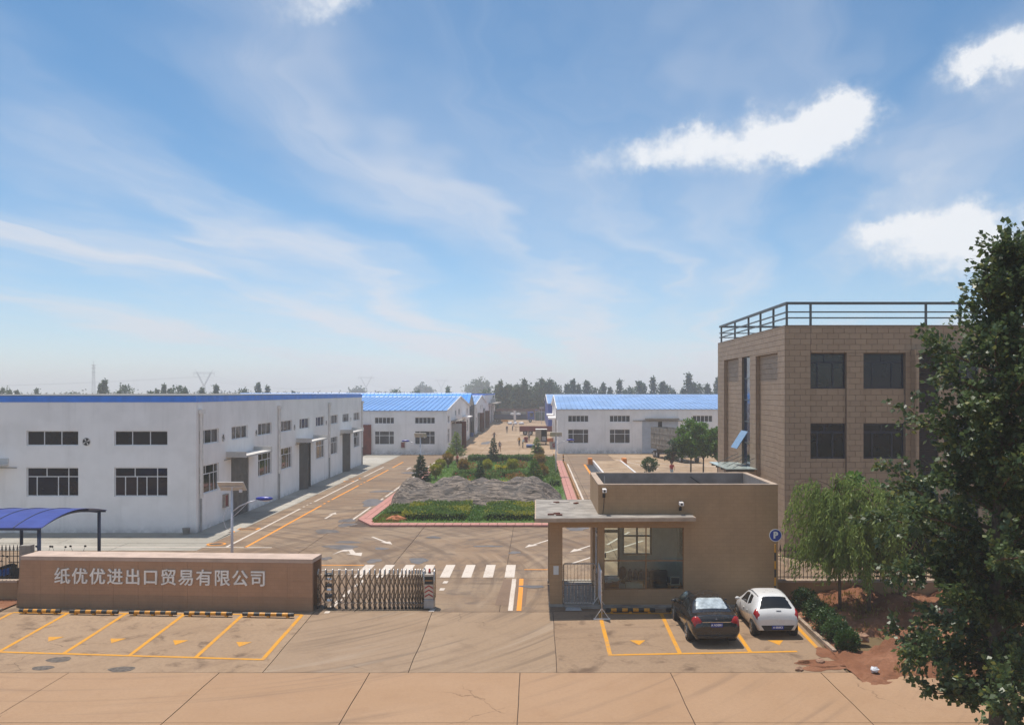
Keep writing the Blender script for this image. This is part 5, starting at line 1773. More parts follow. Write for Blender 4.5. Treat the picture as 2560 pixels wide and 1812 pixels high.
for x in (-22.5, -26.5):
    MB().tube([(x, y_, z_ - .12) for y_, z_ in prof[1:-1]], .045, 6).build('rafter', M_CPP, cp, w=True)
    for y_ in (42.2, 48.0):
        MB().cyl((x, y_, 0), (x, y_, 2.86), .085, n=12).build('post', M_CPP, cp, w=True, smooth=True)
M_SCB = plain('scooter_blue', (.02, .16, .55), .3, var=.15)
M_RUB = plain('tyre_rubber', (.02, .02, .02), .8, var=.2)


def scooter(label, x, y, rz, body):
    o = thing('scooter', label, 'scooter', (x, y, 0), rz)
    for yy in (-.6, .6):
        m = MB()
        m.tube([(0, yy + .2 * math.cos(a_), .23 + .2 * math.sin(a_)) for a_ in [2 * math.pi * k / 14 for k in range(14)]], .045, 6, closed=True)
        w_ = m.build('wheel', M_RUB, o, smooth=True)
        MB().cyl((-.03, yy, .23), (.03, yy, .23), .16, n=12).build('hub', M_STEEL, w_)
    MB().hexa([(-.12, -.75, .32), (.12, -.75, .32), (.14, .05, .25), (-.14, .05, .25)], [(-.1, -.8, .62), (.1, -.8, .62), (.13, -.05, .6), (-.13, -.05, .6)]).build('rear_body', body, o, bevel=.03)
    MB().hexa([(-.15, -.75, .63), (.15, -.75, .63), (.13, .05, .61), (-.13, .05, .61)], [(-.13, -.78, .76), (.13, -.78, .76), (.1, .02, .70), (-.1, .02, .70)]).build('seat', M_DARKC, o, bevel=.03)
    MB().hexa([(-.15, .0, .24), (.15, .0, .24), (.16, .45, .26), (-.16, .45, .26)], [(-.15, .0, .3), (.15, .0, .3), (.16, .4, .32), (-.16, .4, .32)]).build('footboard', M_BLACK, o)
    MB().hexa([(-.2, .36, .3), (.2, .36, .3), (.1, .5, .3), (-.1, .5, .3)], [(-.15, .25, .95), (.15, .25, .95), (.08, .36, .98), (-.08, .36, .98)]).build('front_shield', body, o, bevel=.02)
    MB().cyl((0, .58, .25), (0, .28, 1.0), .03, n=8).cyl((-.34, .2, 1.03), (.34, .2, 1.03), .018, n=6).build('handlebar', M_BLACK, o)
    for s in (-1, 1):
        MB().cyl((s * .25, .22, 1.03), (s * .34, .24, 1.25), .008, n=5).ball((s * .36, .24, 1.3), .07, .02, .05, nu=8, nv=6).build('mirror', M_BLACK, o)


scooter('blue scooter at the left edge behind the railings', -25.4, 44.2, 2.9, M_SCB)
scooter('dark scooter beside the blue one behind the railings', -24.4, 43.9, 3.0, M_BLACK)
scooter('scooter under the carport showing only a blue mirror above the wall', -24.6, 46.8, 3.1, M_SCB)
scooter('scooter under the carport showing a grey mirror above the wall', -23.75, 46.7, 3.0, M_PIPEG)
scooter('scooter parked beside the right carport post', -22.95, 46.9, 3.2, M_BLACK)

# ------------------------------------------------------------------ cars
def carpaint(name, col, rough=0.18, coat=0.6):
    t = NT(name)
    d = t.noise(1.6, 5, 0.65)
    c = t.mix(t.ramp(d, 0.4, 0.75, 0, 0.2), col, tuple(x * .8 + .015 for x in col))
    m = t.done(c, t.ramp(t.noise(5, 4), .3, .8, rough, rough + .16), 0, .5)
    t.b.inputs['Coat Weight'].default_value = coat
    t.b.inputs['Coat Roughness'].default_value = .08
    return m


M_CARBLK = carpaint('black_car_paint', (.012, .012, .013))
M_CARWHT = carpaint('white_car_paint', (.68, .67, .65), .25)
M_CARGL = plain('car_glass', (.010, .011, .012), .05, 0, .6, var=.3)
M_SUNSH = plain('silver_sunshade_glass', (.50, .56, .58), .18, .2, .6, var=.35, scale=5)
M_TAIL = plain('red_tail_lamp', (.36, .012, .012), .2, 0, .6, var=.25, scale=14)
M_CHROME = plain('chrome', (.6, .6, .6), .15, 1.0)
M_PLATE = plain('blue_plate', (.015, .05, .32), .4)
M_TRIM = plain('black_plastic', (.018, .018, .018), .6, var=.15)
M_RIM = plain('alloy_rim', (.42, .42, .43), .3, .8)


def hermite(xs, vals, x):
    xs = list(xs)
    n = len(xs)
    i = 0
    while i < n - 2 and x > xs[i + 1]:
        i += 1
    def sl(k):
        if k <= 0:
            return (vals[1] - vals[0]) / (xs[1] - xs[0])
        if k >= n - 1:
            return (vals[-1] - vals[-2]) / (xs[-1] - xs[-2])
        a = (vals[k] - vals[k - 1]) / (xs[k] - xs[k - 1])
        b = (vals[k + 1] - vals[k]) / (xs[k + 1] - xs[k])
        return 0.0 if a * b <= 0 else 2 * a * b / (a + b)
    h = xs[i + 1] - xs[i]
    t = min(1.0, max(0.0, (x - xs[i]) / h))
    return ((1 + 2 * t) * (1 - t) ** 2 * vals[i] + t * (1 - t) ** 2 * h * sl(i) + t * t * (3 - 2 * t) * vals[i + 1] + t * t * (t - 1) * h * sl(i + 1))


def car(name, label, loc, rz, ST, paint, axles, wr, parts):
    root = thing(name, label, 'car', loc, rz)
    ys = [s[0] for s in ST]

    def ring(y):
        p = [(hermite(ys, [s[1][k][0] for s in ST], y), hermite(ys, [s[1][k][1] for s in ST], y)) for k in range(5)]
        return [(-a, b) for a, b in p[:4]] + [p[4]] + [(a, b) for a, b in p[3::-1]]

    def surf(y, t):
        r = ring(y)
        i = min(7, max(0, int(t)))
        f = t - i
        g = lambda k: r[min(8, max(0, k))]
        p0, p1, p2, p3 = g(i - 1), g(i), g(i + 1), g(i + 2)
        def cr(a, b, c, d):
            return b + .5 * f * (c - a + f * (2 * a - 5 * b + 4 * c - d + f * (3 * (b - c) + d - a))) * .8 + f * (c - b) * .2
        return Vector((cr(p0[0], p1[0], p2[0], p3[0]), y, cr(p0[1], p1[1], p2[1], p3[1])))

    def nrm(y, t):
        e = .02
        a = surf(min(y + e, ys[-1]), t) - surf(max(y - e, ys[0]), t)
        b = surf(y, min(8, t + .05)) - surf(y, max(0, t - .05))
        n = a.cross(b)
        c = Vector((0, y, .7))
        if n.dot(surf(y, t) - c) < 0 and abs(t - 4) > .01:
            n = -n
        if abs(t - 4) <= .01 and n.z < 0:
            n = -n
        return n.normalized()

    yy = []
    for a, b in zip(ys, ys[1:]):
        k = max(2, int((b - a) / .12))
        yy += [a + (b - a) * i / k for i in range(k)]
    yy.append(ys[-1])
    tt = [i / 5 for i in range(41)]
    m = MB()
    for y in yy:
        for t in tt:
            m.v.append(tuple(surf(y, t)))
    nt = len(tt)
    for i in range(len(yy) - 1):
        for j in range(nt - 1):
            m.f.append((i * nt + j, i * nt + j + 1, (i + 1) * nt + j + 1, (i + 1) * nt + j)); m.m.append(0)
    m.f.append(tuple(range(nt))); m.m.append(0)
    m.f.append(tuple(range((len(yy) - 1) * nt + nt - 1, (len(yy) - 1) * nt - 1, -1))); m.m.append(0)
    for i in range(len(yy) - 1):
        m.f.append((i * nt, (i + 1) * nt, (i + 1) * nt + nt - 1, i * nt + nt - 1)); m.m.append(0)
    body = m.build('body', paint, root, smooth=True)
    body.data.set_sharp_from_angle(angle=R(40)) if hasattr(body.data, 'set_sharp_from_angle') else None

    def patch(pname, c, mat, off=.008, nu=10, nv=8, parent=None):
        mb = MB()
        for i in range(nu + 1):
            for j in range(nv + 1):
                u, v = i / nu, j / nv
                y = (1 - u) * (1 - v) * c[0][0] + u * (1 - v) * c[1][0] + u * v * c[2][0] + (1 - u) * v * c[3][0]
                t = (1 - u) * (1 - v) * c[0][1] + u * (1 - v) * c[1][1] + u * v * c[2][1] + (1 - u) * v * c[3][1]
                e = off if 0 < i < nu and 0 < j < nv else -.004
                mb.v.append(tuple(surf(y, t) + nrm(y, t) * e))
        for i in range(nu):
            for j in range(nv):
                k = i * (nv + 1) + j
                mb.f.append((k, k + 1, k + nv + 2, k + nv + 1)); mb.m.append(0)
        return mb.build(pname, mat, parent or root, smooth=True)

    for (pn, c, mat, both) in parts:
        patch(pn, c, mat)
        if both:
            patch(pn, [(y, 8 - t) for y, t in c], mat)
    for ya in axles:
        for s in (-1, 1):
            hw = abs(ring(ya)[1][0])
            ar = MB().cyl((s * (hw - .25), ya, wr), (s * (hw + .006), ya, wr), wr + .055, n=24).build('wheel_arch', M_TRIM, root)
            w_ = MB().cyl((s * (hw - .2), ya, wr), (s * (hw + .02), ya, wr), wr, n=24).build('wheel', M_RUB, root)
            MB().cyl((s * (hw + .021), ya, wr), (s * (hw + .026), ya, wr), wr * .66, n=20).build('rim_disc', M_BLACK, w_)
            mm = MB()
            for k in range(6):
                a_ = k * math.pi / 3
                d = Vector((0, math.cos(a_), math.sin(a_)))
                q = Vector((0, -d.z, d.y)) * .028
                o_ = Vector((s * (hw + .034), ya, wr))
                mm.poly([o_ + q, o_ - q, o_ - q * .7 + d * wr * .64, o_ + q * .7 + d * wr * .64])
            mm.tube([(s * (hw + .03), ya + wr * .64 * math.cos(a_), wr + wr * .64 * math.sin(a_)) for a_ in [2 * math.pi * k / 20 for k in range(20)]], .014, 5, closed=True)
            mm.build('rim', M_RIM, w_)
    return root, surf, ring


SED = [(0.00, [(.66, .30), (.75, .46), (.74, .62), (.62, .70), (0, .72)]),
       (0.05, [(.70, .26), (.83, .48), (.81, .78), (.70, .92), (0, .95)]),
       (0.16, [(.72, .24), (.87, .50), (.84, .90), (.72, 1.05), (0, 1.09)]),
       (0.55, [(.74, .22), (.89, .52), (.86, .95), (.68, 1.08), (0, 1.12)]),
       (0.72, [(.75, .21), (.89, .53), (.86, .96), (.66, 1.14), (0, 1.18)]),
       (1.45, [(.75, .20), (.90, .54), (.86, .97), (.57, 1.42), (0, 1.455)]),
       (2.05, [(.75, .20), (.90, .54), (.86, .97), (.59, 1.45), (0, 1.49)]),
       (2.75, [(.75, .20), (.90, .54), (.86, .96), (.57, 1.42), (0, 1.46)]),
       (3.50, [(.74, .20), (.89, .54), (.84, .93), (.68, .99), (0, 1.03)]),
       (4.20, [(.72, .22), (.86, .52), (.78, .82), (.60, .87), (0, .90)]),
       (4.50, [(.66, .25), (.78, .48), (.68, .66), (.5, .71), (0, .73)]),
       (4.60, [(.5, .30), (.6, .45), (.5, .56), (.4, .60), (0, .61)])]
sed, ssurf, sring = car('sedan', 'black sedan parked nose-in before the gatehouse', (6.52, 33.62, gz(34.5)), R(2.2), SED, M_CARBLK, (.98, 3.65), .31, [
    ('rear_window', [(.735, 3.04), (.735, 4.96), (1.43, 4.86), (1.43, 3.14)], M_SUNSH, False),
    ('windscreen', [(3.42, 3.1), (3.42, 4.9), (2.85, 4.8), (2.85, 3.2)], M_CARGL, False),
    ('side_window', [(1.12, 2.12), (1.95, 2.1), (1.95, 2.86), (1.42, 2.84)], M_CARGL, True),
    ('side_window', [(2.02, 2.1), (3.1, 2.12), (2.72, 2.84), (2.02, 2.86)], M_CARGL, True),
    ('tail_lamp', [(.004, 1.85), (.02, 3.35), (.16, 3.05), (.36, 1.75)], M_TAIL, True),
])
MB().box(-.52, .52, -.012, .02, .865, .885).build('chrome_strip', M_CHROME, sed)
pl = MB().box(-.22, .22, -.022, -.008, .70, .84).build('number_plate', M_PLATE, sed)
text_obj('plate_text', 'A NX891', .105, M_SIGNW, pl, (0, -.024, .77), (R(90), 0, 0), .001, .003)
MB().box(-.70, .70, -.03, .03, .33, .42).build('bumper_trim', M_TRIM, sed, bevel=.02)
MB().cyl((0, 1.62, 1.47), (0, 1.52, 1.55), .008, .004, n=6).build('antenna', M_BLACK, sed)
MB().tube([(-.035, .05, .975), (0, .045, .998), (.035, .05, .975), (0, .055, .955)], .006, 5, closed=True).build('badge', M_CHROME, sed)
for s in (-1, 1):
    o = MB().ball((s * 1.0, 2.98, 1.0), .11, .07, .075, nu=10, nv=7).cyl((s * .86, 2.98, .95), (s * .95, 2.98, .98), .03, n=6).build('mirror', M_CARBLK, sed, smooth=True)
    for yy in (1.55, 2.35):
        MB().box(s * .885 - .012, s * .885 + .012, yy, yy + .16, .80, .825).build('door_handle', M_CARBLK, sed)

HAT = [(0.00, [(.58, .32), (.66, .46), (.68, .60), (.58, .67), (0, .70)]),
       (0.05, [(.64, .28), (.75, .48), (.77, .72), (.66, .84), (0, .87)]),
       (0.15, [(.67, .26), (.79, .52), (.81, .83), (.68, .97), (0, 1.01)]),
       (0.28, [(.69, .25), (.81, .53), (.83, .88), (.64, 1.08), (0, 1.13)]),
       (0.66, [(.70, .24), (.83, .54), (.82, .92), (.53, 1.37), (0, 1.43)]),
       (0.92, [(.70, .23), (.82, .54), (.80, .92), (.53, 1.43), (0, 1.49)]),
       (1.60, [(.70, .22), (.82, .54), (.79, .90), (.54, 1.45), (0, 1.51)]),
       (2.10, [(.70, .22), (.82, .54), (.78, .88), (.52, 1.37), (0, 1.43)]),
       (2.85, [(.69, .22), (.82, .54), (.78, .86), (.62, .95), (0, 1.0)]),
       (3.20, [(.66, .24), (.79, .52), (.72, .77), (.54, .83), (0, .87)]),
       (3.46, [(.56, .28), (.68, .46), (.58, .61), (.42, .67), (0, .70)]),
       (3.55, [(.40, .32), (.50, .44), (.42, .53), (.32, .57), (0, .58)])]
hat, hsurf, hring = car('hatchback', 'white hatchback parked nose-in beside the black sedan', (8.98, 34.62, gz(35.2)), R(1.5), HAT, M_CARWHT, (.58, 2.93), .285, [
    ('rear_window', [(.19, 3.0), (.19, 5.0), (.64, 4.84), (.64, 3.16)], M_CARGL, False),
    ('windscreen', [(2.8, 3.1), (2.8, 4.9), (2.25, 4.8), (2.25, 3.2)], M_CARGL, False),
    ('side_window', [(1.0, 2.3), (1.42, 2.1), (1.42, 2.84), (1.08, 2.78)], M_CARGL, True),
    ('side_window', [(1.5, 2.1), (2.55, 2.12), (2.12, 2.82), (1.52, 2.84)], M_CARGL, True),
    ('tail_lamp', [(.01, 1.85), (.03, 3.1), (.30, 2.8), (.34, 1.8)], M_TAIL, True),
])
MB().hexa([(-.5, -.012, .30), (.5, -.012, .30), (.5, .03, .30), (-.5, .03, .30)], [(-.62, -.012, .47), (.62, -.012, .47), (.62, .03, .5), (-.62, .03, .5)]).build('bumper_trim', M_TRIM, hat)
pl = MB().box(-.22, .22, -.03, -.014, .34, .47).build('number_plate', M_PLATE, hat)
text_obj('plate_text', 'A 050K3', .10, M_SIGNW, pl, (0, -.032, .405), (R(90), 0, 0), .001, .003)
MB().tube([(-.04, .055, .79), (0, .06, .83), (.04, .055, .79), (0, .05, .75)], .007, 5, closed=True).build('badge', M_CHROME, hat)
MB().box(-.02, .16, .11, .13, .985, 1.0).build('rear_wiper', M_TRIM, hat)
for s in (-1, 1):
    MB().ball((s * .91, 2.45, .96), .10, .065, .07, nu=10, nv=7).build('mirror', M_CARWHT, hat, smooth=True)
    MB().tube([(s * .54, .74, 1.40), (s * .555, 1.5, 1.465), (s * .53, 2.08, 1.39)], .012, 5).build('roof_strip', M_TRIM, hat)
    for yy in (1.2, 1.75):
        MB().box(s * .825 - .012, s * .825 + .012, yy, yy + .14, .76, .785).build('door_handle', M_CARWHT, hat)

# ------------------------------------------------------------------ lorries in the yard
def wheels(root, spots, r, wd=.28):
    for (x, y) in spots:
        w_ = MB().cyl((x - wd / 2, y, r), (x + wd / 2, y, r), r, n=18).build('wheel', M_RUB, root)
        MB().cyl((x - wd / 2 - .01, y, r), (x + wd / 2 + .01, y, r), r * .5, n=12).build('rim', M_PIPEG, w_)


# local frame: x across, y forward
def lorry(name, label, loc, rz, L, wd, bed_z, side_z, cab_h, bedmat, cabmat, load=None, cab=True):
    t = thing(name, label, 'lorry', loc, rz)
    MB().box(-.45, .45, .1, L, .75, bed_z - .13).build('chassis', M_BLACK, t)
    bl = L - (2.3 if cab else 0)
    MB().box(-wd / 2, wd / 2, 0, bl, bed_z - .12, bed_z).build('bed_floor', bedmat, t)
    for s in (-1, 1):
        o = MB().box(s * wd / 2 - .03, s * wd / 2 + .03, .04, bl - .04, bed_z + .001, side_z).build('bed_side', bedmat, t)
        mm = MB()
        k = .3
        while k < bl:
            mm.box(s * wd / 2 + (.03 if s > 0 else -.07), s * wd / 2 + (.07 if s > 0 else -.03), k, k + .08, bed_z - .1, side_z)
            k += 1.1
        mm.build('stake', bedmat, o)
    for y in (0, bl - .06):
        MB().box(-wd / 2, wd / 2, y, y + .039, bed_z + .001, side_z).build('bed_end', bedmat, t)
    if cab:
        c0 = bl + .15
        cb = MB().hexa([(-wd / 2 + .05, c0, .7), (wd / 2 - .05, c0, .7), (wd / 2 - .05, L, .7), (-wd / 2 + .05, L, .7)], [(-wd / 2 + .12, c0, cab_h), (wd / 2 - .12, c0, cab_h), (wd / 2 - .14, L - .35, cab_h), (-wd / 2 + .14, L - .35, cab_h)]).build('cab', cabmat, t, bevel=.08)
        MB().hexa([(-wd / 2 + .2, L - .16, 1.75), (wd / 2 - .2, L - .16, 1.75), (wd / 2 - .2, L - .1, 1.75), (-wd / 2 + .2, L - .1, 1.75)], [(-wd / 2 + .25, L - .34, cab_h - .25), (wd / 2 - .25, L - .34, cab_h - .25), (wd / 2 - .25, L - .28, cab_h - .25), (-wd / 2 + .25, L - .28, cab_h - .25)]).build('windscreen', M_CARGL, cb)
        for s in (-1, 1):
            MB().box(s * (wd / 2 - .06) - .03, s * (wd / 2 - .06) + .03, c0 + .75, L - .5, 1.75, cab_h - .35).build('side_window', M_CARGL, cb)
    sp = [(s * (wd / 2 - .18), y) for s in (-1, 1) for y in ([1.2, 2.3] if L > 8 else [1.3]) + ([L - 1.3] if cab else [])]
    wheels(t, sp, .5)
    MB().box(-wd / 2 + .1, wd / 2 - .1, .02, .1, .55, .68).build('rear_bumper', M_BLACK, t)
    return t


M_LBLUE = plain('lorry_blue', (.025, .07, .36), .45, var=.25, scale=1)
M_LDARK = plain('lorry_dark_blue_bed', (.016, .032, .10), .65, var=.3, scale=1)
M_LRED = plain('lorry_dark_red', (.20, .025, .025), .6, var=.25, scale=1)
M_LGREY = plain('lorry_weathered_boards', (.24, .215, .18), .85, var=.35, scale=1.2)
M_TARP = plain('dark_tarpaulin', (.022, .02, .02), .8, var=.35, scale=1.5)
M_SACK = plain('white_sack', (.62, .64, .68), .8, var=.12, scale=4)
bt = lorry('lorry', 'long blue lorry with a dark tarpaulin across the lane end', (-12.6, 278, 0), R(-90), 12.2, 2.4, 1.2, 2.4, 3.15, M_LDARK, M_LBLUE)
m = MB()
n = 24
for i in range(n + 1):
    for j in range(9):
        u, v = i / n, j / 8
        m.v.append((-1.16 + 2.32 * v, .1 + 9.6 * u, 2.3 + .95 * math.sin(math.pi * v) ** .5 * (1 + .12 * math.sin(7 * u * 6.28)) + .08 * rng.uniform(-1, 1)))
for i in range(n):
    for j in range(8):
        k = i * 9 + j
        m.f.append((k, k + 1, k + 10, k + 9)); m.m.append(0)
m.build('tarpaulin', M_TARP, bt, smooth=True)
for k_, (yy_, lb_) in enumerate(((5.6, 'white sack slung over the blue lorry side, left'), (7.4, 'white sack slung over the blue lorry side, right'))):
    mb_ = MB().ball((0, 0, 0), .75, .35, .35, nu=12, nv=7)
    tag(mb_.build('sack', M_SACK, loc=(-12.6 + yy_, 276.75, 2.45), smooth=True), lb_, 'sack')
rt = lorry('lorry', 'dark red flatbed lorry drawn across the right of the lane', (-3.45, 195.2, 0), R(-90), 11.5, 2.35, 1.0, 1.85, 3.0, M_LRED, M_LRED)
MB().box(-1.1, 1.1, .1, 9.0, 1.01, 1.7).build('lit_bed_block', plain('lit_bed_tan', (.50, .38, .27), .95, var=.15, bump=.3), rt)  # tan block stands in for the sunlit bed floor, brightness in its colour
gt = lorry('lorry', 'tall weathered grey cattle lorry half hidden by the green trees', (17.2, 130, 0), R(192), 12.5, 2.5, 1.35, 4.15, 3.2, M_LGREY, M_LGREY)
for k in range(3):
    for s in (-1, 1):
        MB().box(s * 1.27, s * 1.31, .1, 10, 1.9 + k * .75, 2.02 + k * .75).build('side_plank', M_STONEGREY, gt)
for x0 in (-1.25,):
    m = MB()
    m.tube([(x0, -.05, 1.4), (x0 - .1, -1.4, 1.4), (x0 - .1, -1.4, 3.1), (x0, -.05, 3.1)], .05, 6, closed=True)
    m.cyl((x0 - .05, -.7, 1.4), (x0 - .05, -.7, 3.1), .03, n=6)
    m.build('open_tailgate', M_PIPE, gt)
vt = thing('cargo_van', 'small open-backed cargo van with white roof in the lane', 'van', (.9, 158.6, 0))
M_VAN = plain('van_beige', (.42, .36, .29), .5, var=.15)
MB().box(-1.0, 1.0, 0, 3.0, 2.6, 2.68).build('roof', M_PIPE, vt)
MB().box(-1.0, -.95, .0, 3.0, .7, 2.6).build('left_side', M_VAN, vt)
MB().box(.95, 1.0, .0, 3.0, .7, 2.6).build('right_side', M_VAN, vt)
MB().box(-.94, .94, 2.9, 2.96, .7, 2.6).build('front_wall', M_INSIDE, vt)
MB().box(-1.0, 1.0, 0, 3.0, .55, .69).build('floor', M_BLACK, vt)
MB().box(-.94, .0, .0, .05, .7, 2.59).build('rear_door', M_VAN, vt)
MB().hexa([(-.9, 3.05, .5), (.9, 3.05, .5), (.9, 4.3, .5), (-.9, 4.3, .5)], [(-.85, 3.05, 2.0), (.85, 3.05, 2.0), (.8, 3.8, 2.0), (-.8, 3.8, 2.0)]).build('cab', M_VAN, vt, bevel=.06)
MB().box(-.95, .95, -.08, .02, .35, .5).build('bumper', M_STEEL, vt)
wheels(vt, [(-.8, .7), (.8, .7), (-.8, 3.6), (.8, 3.6)], .32, .2)
tag(MB().box(.1, .8, .3, 1.2, 0, .7).build('crate', M_SACK, loc=(.9, 158.6, .7), bevel=.05), 'pale bundle inside the open cargo van', 'bundle')

# ------------------------------------------------------------------ people
def person(label, x, y, ht, rz, shirt, legs, hair, pose=None, z=0.0, sleeves=True, shorts=False):
    p = {'la': (.0, .0), 'ra': (.0, .0), 'll': 0.0, 'rl': 0.0, 'lean': 0.0}
    p.update(pose or {})
    k = ht / 1.75
    ln = p['lean']
    V = []
    E = []
    Rr = []
    T = []

    def add(co, r, par, tag_):
        V.append(co); Rr.append(r); T.append(tag_)
        if par is not None:
            E.append((par, len(V) - 1))
        return len(V) - 1
    pel = add((0, 0, .96), (.15, .11), None, 'legs')
    sp_ = add((0, .10 * ln, 1.14), (.145, .10), pel, 'shirt')
    che = add((0, .32 * ln, 1.34), (.165, .11), sp_, 'shirt')
    nk = add((0, .46 * ln, 1.48), (.055, .055), che, 'skin')
    hd = add((0, .52 * ln + .02, 1.58), (.082, .095), nk, 'skin')
    ht_ = add((0, .55 * ln + .01, 1.69), (.075, .085), hd, 'hair')
    for s, (fw_, ab) in ((-1, p['la']), (1, p['ra'])):
        sh = add((s * .185, .36 * ln, 1.41), (.062, .062), che, 'shirt')
        el = add((s * (.23 + .2 * ab), .36 * ln + .24 * fw_, 1.15 + .05 * abs(fw_) + .1 * ab), (.045, .045), sh, 'shirt' if sleeves else 'skin')
        wr_ = add((s * (.25 + .3 * ab), .36 * ln + .46 * fw_ + .06, .92 + .16 * abs(fw_) + .15 * ab), (.032, .032), el, 'skin')
        pm = add((s * (.25 + .33 * ab), .36 * ln + .50 * fw_ + .08, .85 + .18 * abs(fw_) + .16 * ab), (.036, .022), wr_, 'skin')
        for f in range(4):
            add((s * (.245 + .33 * ab), .36 * ln + .50 * fw_ + .045 + .024 * f, .76 + .012 * abs(f - 1.5) + .18 * abs(fw_) + .16 * ab), (.008, .008), pm, 'skin')
        add((s * (.21 + .33 * ab), .36 * ln + .5 * fw_ + .13, .81 + .18 * abs(fw_) + .16 * ab), (.009, .009), pm, 'skin')
    for s, st in ((-1, p['ll']), (1, p['rl'])):
        hp = add((s * .095, 0, .90), (.095, .095), pel, 'legs')
        kn = add((s * .105, .16 * st + .02, .50), (.062, .065), hp, 'skin' if shorts else 'legs')
        an = add((s * .11, .30 * st - .04 - .10 * max(0, -st), .10 + .08 * max(0, -st)), (.042, .045), kn, 'skin' if shorts else 'legs')
        add((s * .125, .30 * st + .14 - .08 * max(0, -st), .045 + .03 * max(0, -st)), (.04, .035), an, 'shoe')
    me = bpy.data.meshes.new('body')
    me.from_pydata([tuple(c * k for c in v) for v in V], E, [])
    o = bpy.data.objects.new('tmp', me)
    COL.objects.link(o)
    sk = o.modifiers.new('s', 'SKIN')
    for i, sv in enumerate(me.skin_vertices[0].data):
        sv.radius = (Rr[i][0] * k, Rr[i][1] * k)
        sv.use_root = i == 0
    ss = o.modifiers.new('u', 'SUBSURF')
    ss.levels = ss.render_levels = 1
    bpy.context.view_layer.update()
    me2 = bpy.data.meshes.new_from_object(o.evaluated_get(bpy.context.evaluated_depsgraph_get()))
    bpy.data.objects.remove(o)
    order = ['skin', 'shirt', 'legs', 'hair', 'shoe']
    me2.materials.clear()
    for mt in (M_SKIN, shirt, legs, hair, M_BLACK):
        me2.materials.append(mt)
    A = np.array(V) * k
    seg = [(A[a], A[b], T[b]) for a, b in E]
    for pg in me2.polygons:
        c = np.array(pg.center)
        best, bt_ = 1e9, 'skin'
        for a, b, tg in seg:
            d = b - a
            t_ = min(1, max(0, np.dot(c - a, d) / np.dot(d, d)))
            dd = np.linalg.norm(c - a - d * t_)
            if dd < best:
                best, bt_ = dd, tg
        if bt_ == 'hair' and c[1] > (.55 * ln + .06) * k and c[2] < 1.66 * k:
            bt_ = 'skin'
        pg.material_index = order.index(bt_)
        pg.use_smooth = True
    me2.name = 'person'
    q = bpy.data.objects.new('person', me2)
    COL.objects.link(q)
    q.location, q.rotation_euler = (x, y, z), (0, 0, rz)
    nose = MB().hexa([(-.014, 0, -.02), (.014, 0, -.02), (.01, .03, -.02), (-.01, .03, -.02)], [(-.008, 0, .03), (.008, 0, .03), (.005, .008, .03), (-.005, .008, .03)]).build('nose', M_SKIN, q)
    nose.location = (0, (.52 * ln + .11) * k, 1.57 * k)
    return tag(q, label, 'person', 'people at work in the yard')


M_SKIN = plain('skin', (.30, .16, .10), .6, var=.1)
M_HAIR = plain('black_hair', (.015, .012, .01), .6)
cl = lambda n_, c_: plain('cloth_' + n_, c_, .85, var=.15, scale=8)
C_NAVY, C_GREY, C_BLK, C_YEL, C_LBL, C_RED = cl('navy', (.045, .05, .075)), cl('grey', (.19, .20, .23)), cl('black', (.02, .02, .022)), cl('yellow', (.65, .33, .04)), cl('pale_blue', (.35, .48, .55)), cl('red', (.36, .035, .03))
C_HAT = cl('red_cap', (.5, .05, .03))


def PP_(px, py):
    g = G(px, py)
    return g.x, g.y


person('person in dark navy clothes walking down the lane, arms held out', *PP_(1235.5, 1101.5), 1.72, R(180), C_NAVY, C_BLK, M_HAIR, {'la': (.1, .5), 'ra': (-.1, .45), 'll': .5, 'rl': -.4}, sleeves=False)
person('person in grey shirt and black shorts walking away', *PP_(1249.4, 1130), 1.72, R(-8), C_GREY, C_BLK, M_HAIR, {'la': (.3, .15), 'ra': (-.3, .2), 'll': -.4, 'rl': .4}, sleeves=False, shorts=True)
person('person in dark clothes walking at the far end of the lane', *PP_(1267.4, 1083), 1.75, R(180), C_NAVY, C_GREY, M_HAIR, {'la': (.2, .1), 'ra': (-.2, .1), 'll': .3, 'rl': -.3})
person('person leaning beside the wooden trestle near the red lorry', *PP_(1281.5, 1077), 1.72, R(-60), C_GREY, C_NAVY, M_HAIR, {'lean': .35, 'la': (.7, 0), 'ra': (.7, 0)})
person('person in yellow top and black trousers in the lane', *PP_(1298, 1115), 1.66, R(150), C_YEL, C_BLK, M_HAIR, {'ll': .2, 'rl': -.2, 'ra': (.2, .2)})
person('person in pale blue with a red cap beside the blue drum', *PP_(1307, 1120), 1.68, R(-70), C_LBL, C_BLK, C_HAT, {'lean': .3, 'la': (.7, .1), 'ra': (.6, .1), 'll': .4, 'rl': -.3})
person('person in grey standing by the red crates', *PP_(1322.6, 1103.6), 1.70, R(160), C_GREY, C_BLK, M_HAIR, {'la': (.3, .1), 'ra': (.1, .1)})
person('person in red top and dark trousers standing in the garden', *PP_(1144, 1168), 1.62, R(120), C_RED, C_BLK, M_HAIR, {'la': (.4, .1), 'ra': (.2, .1)}, z=.06)
person('person in red shirt showing behind the gatehouse roof', 14.2, 97.5, 1.7, R(180), C_RED, C_LBL, M_HAIR, {'lean': .2, 'la': (.6, 0), 'ra': (.6, 0)})

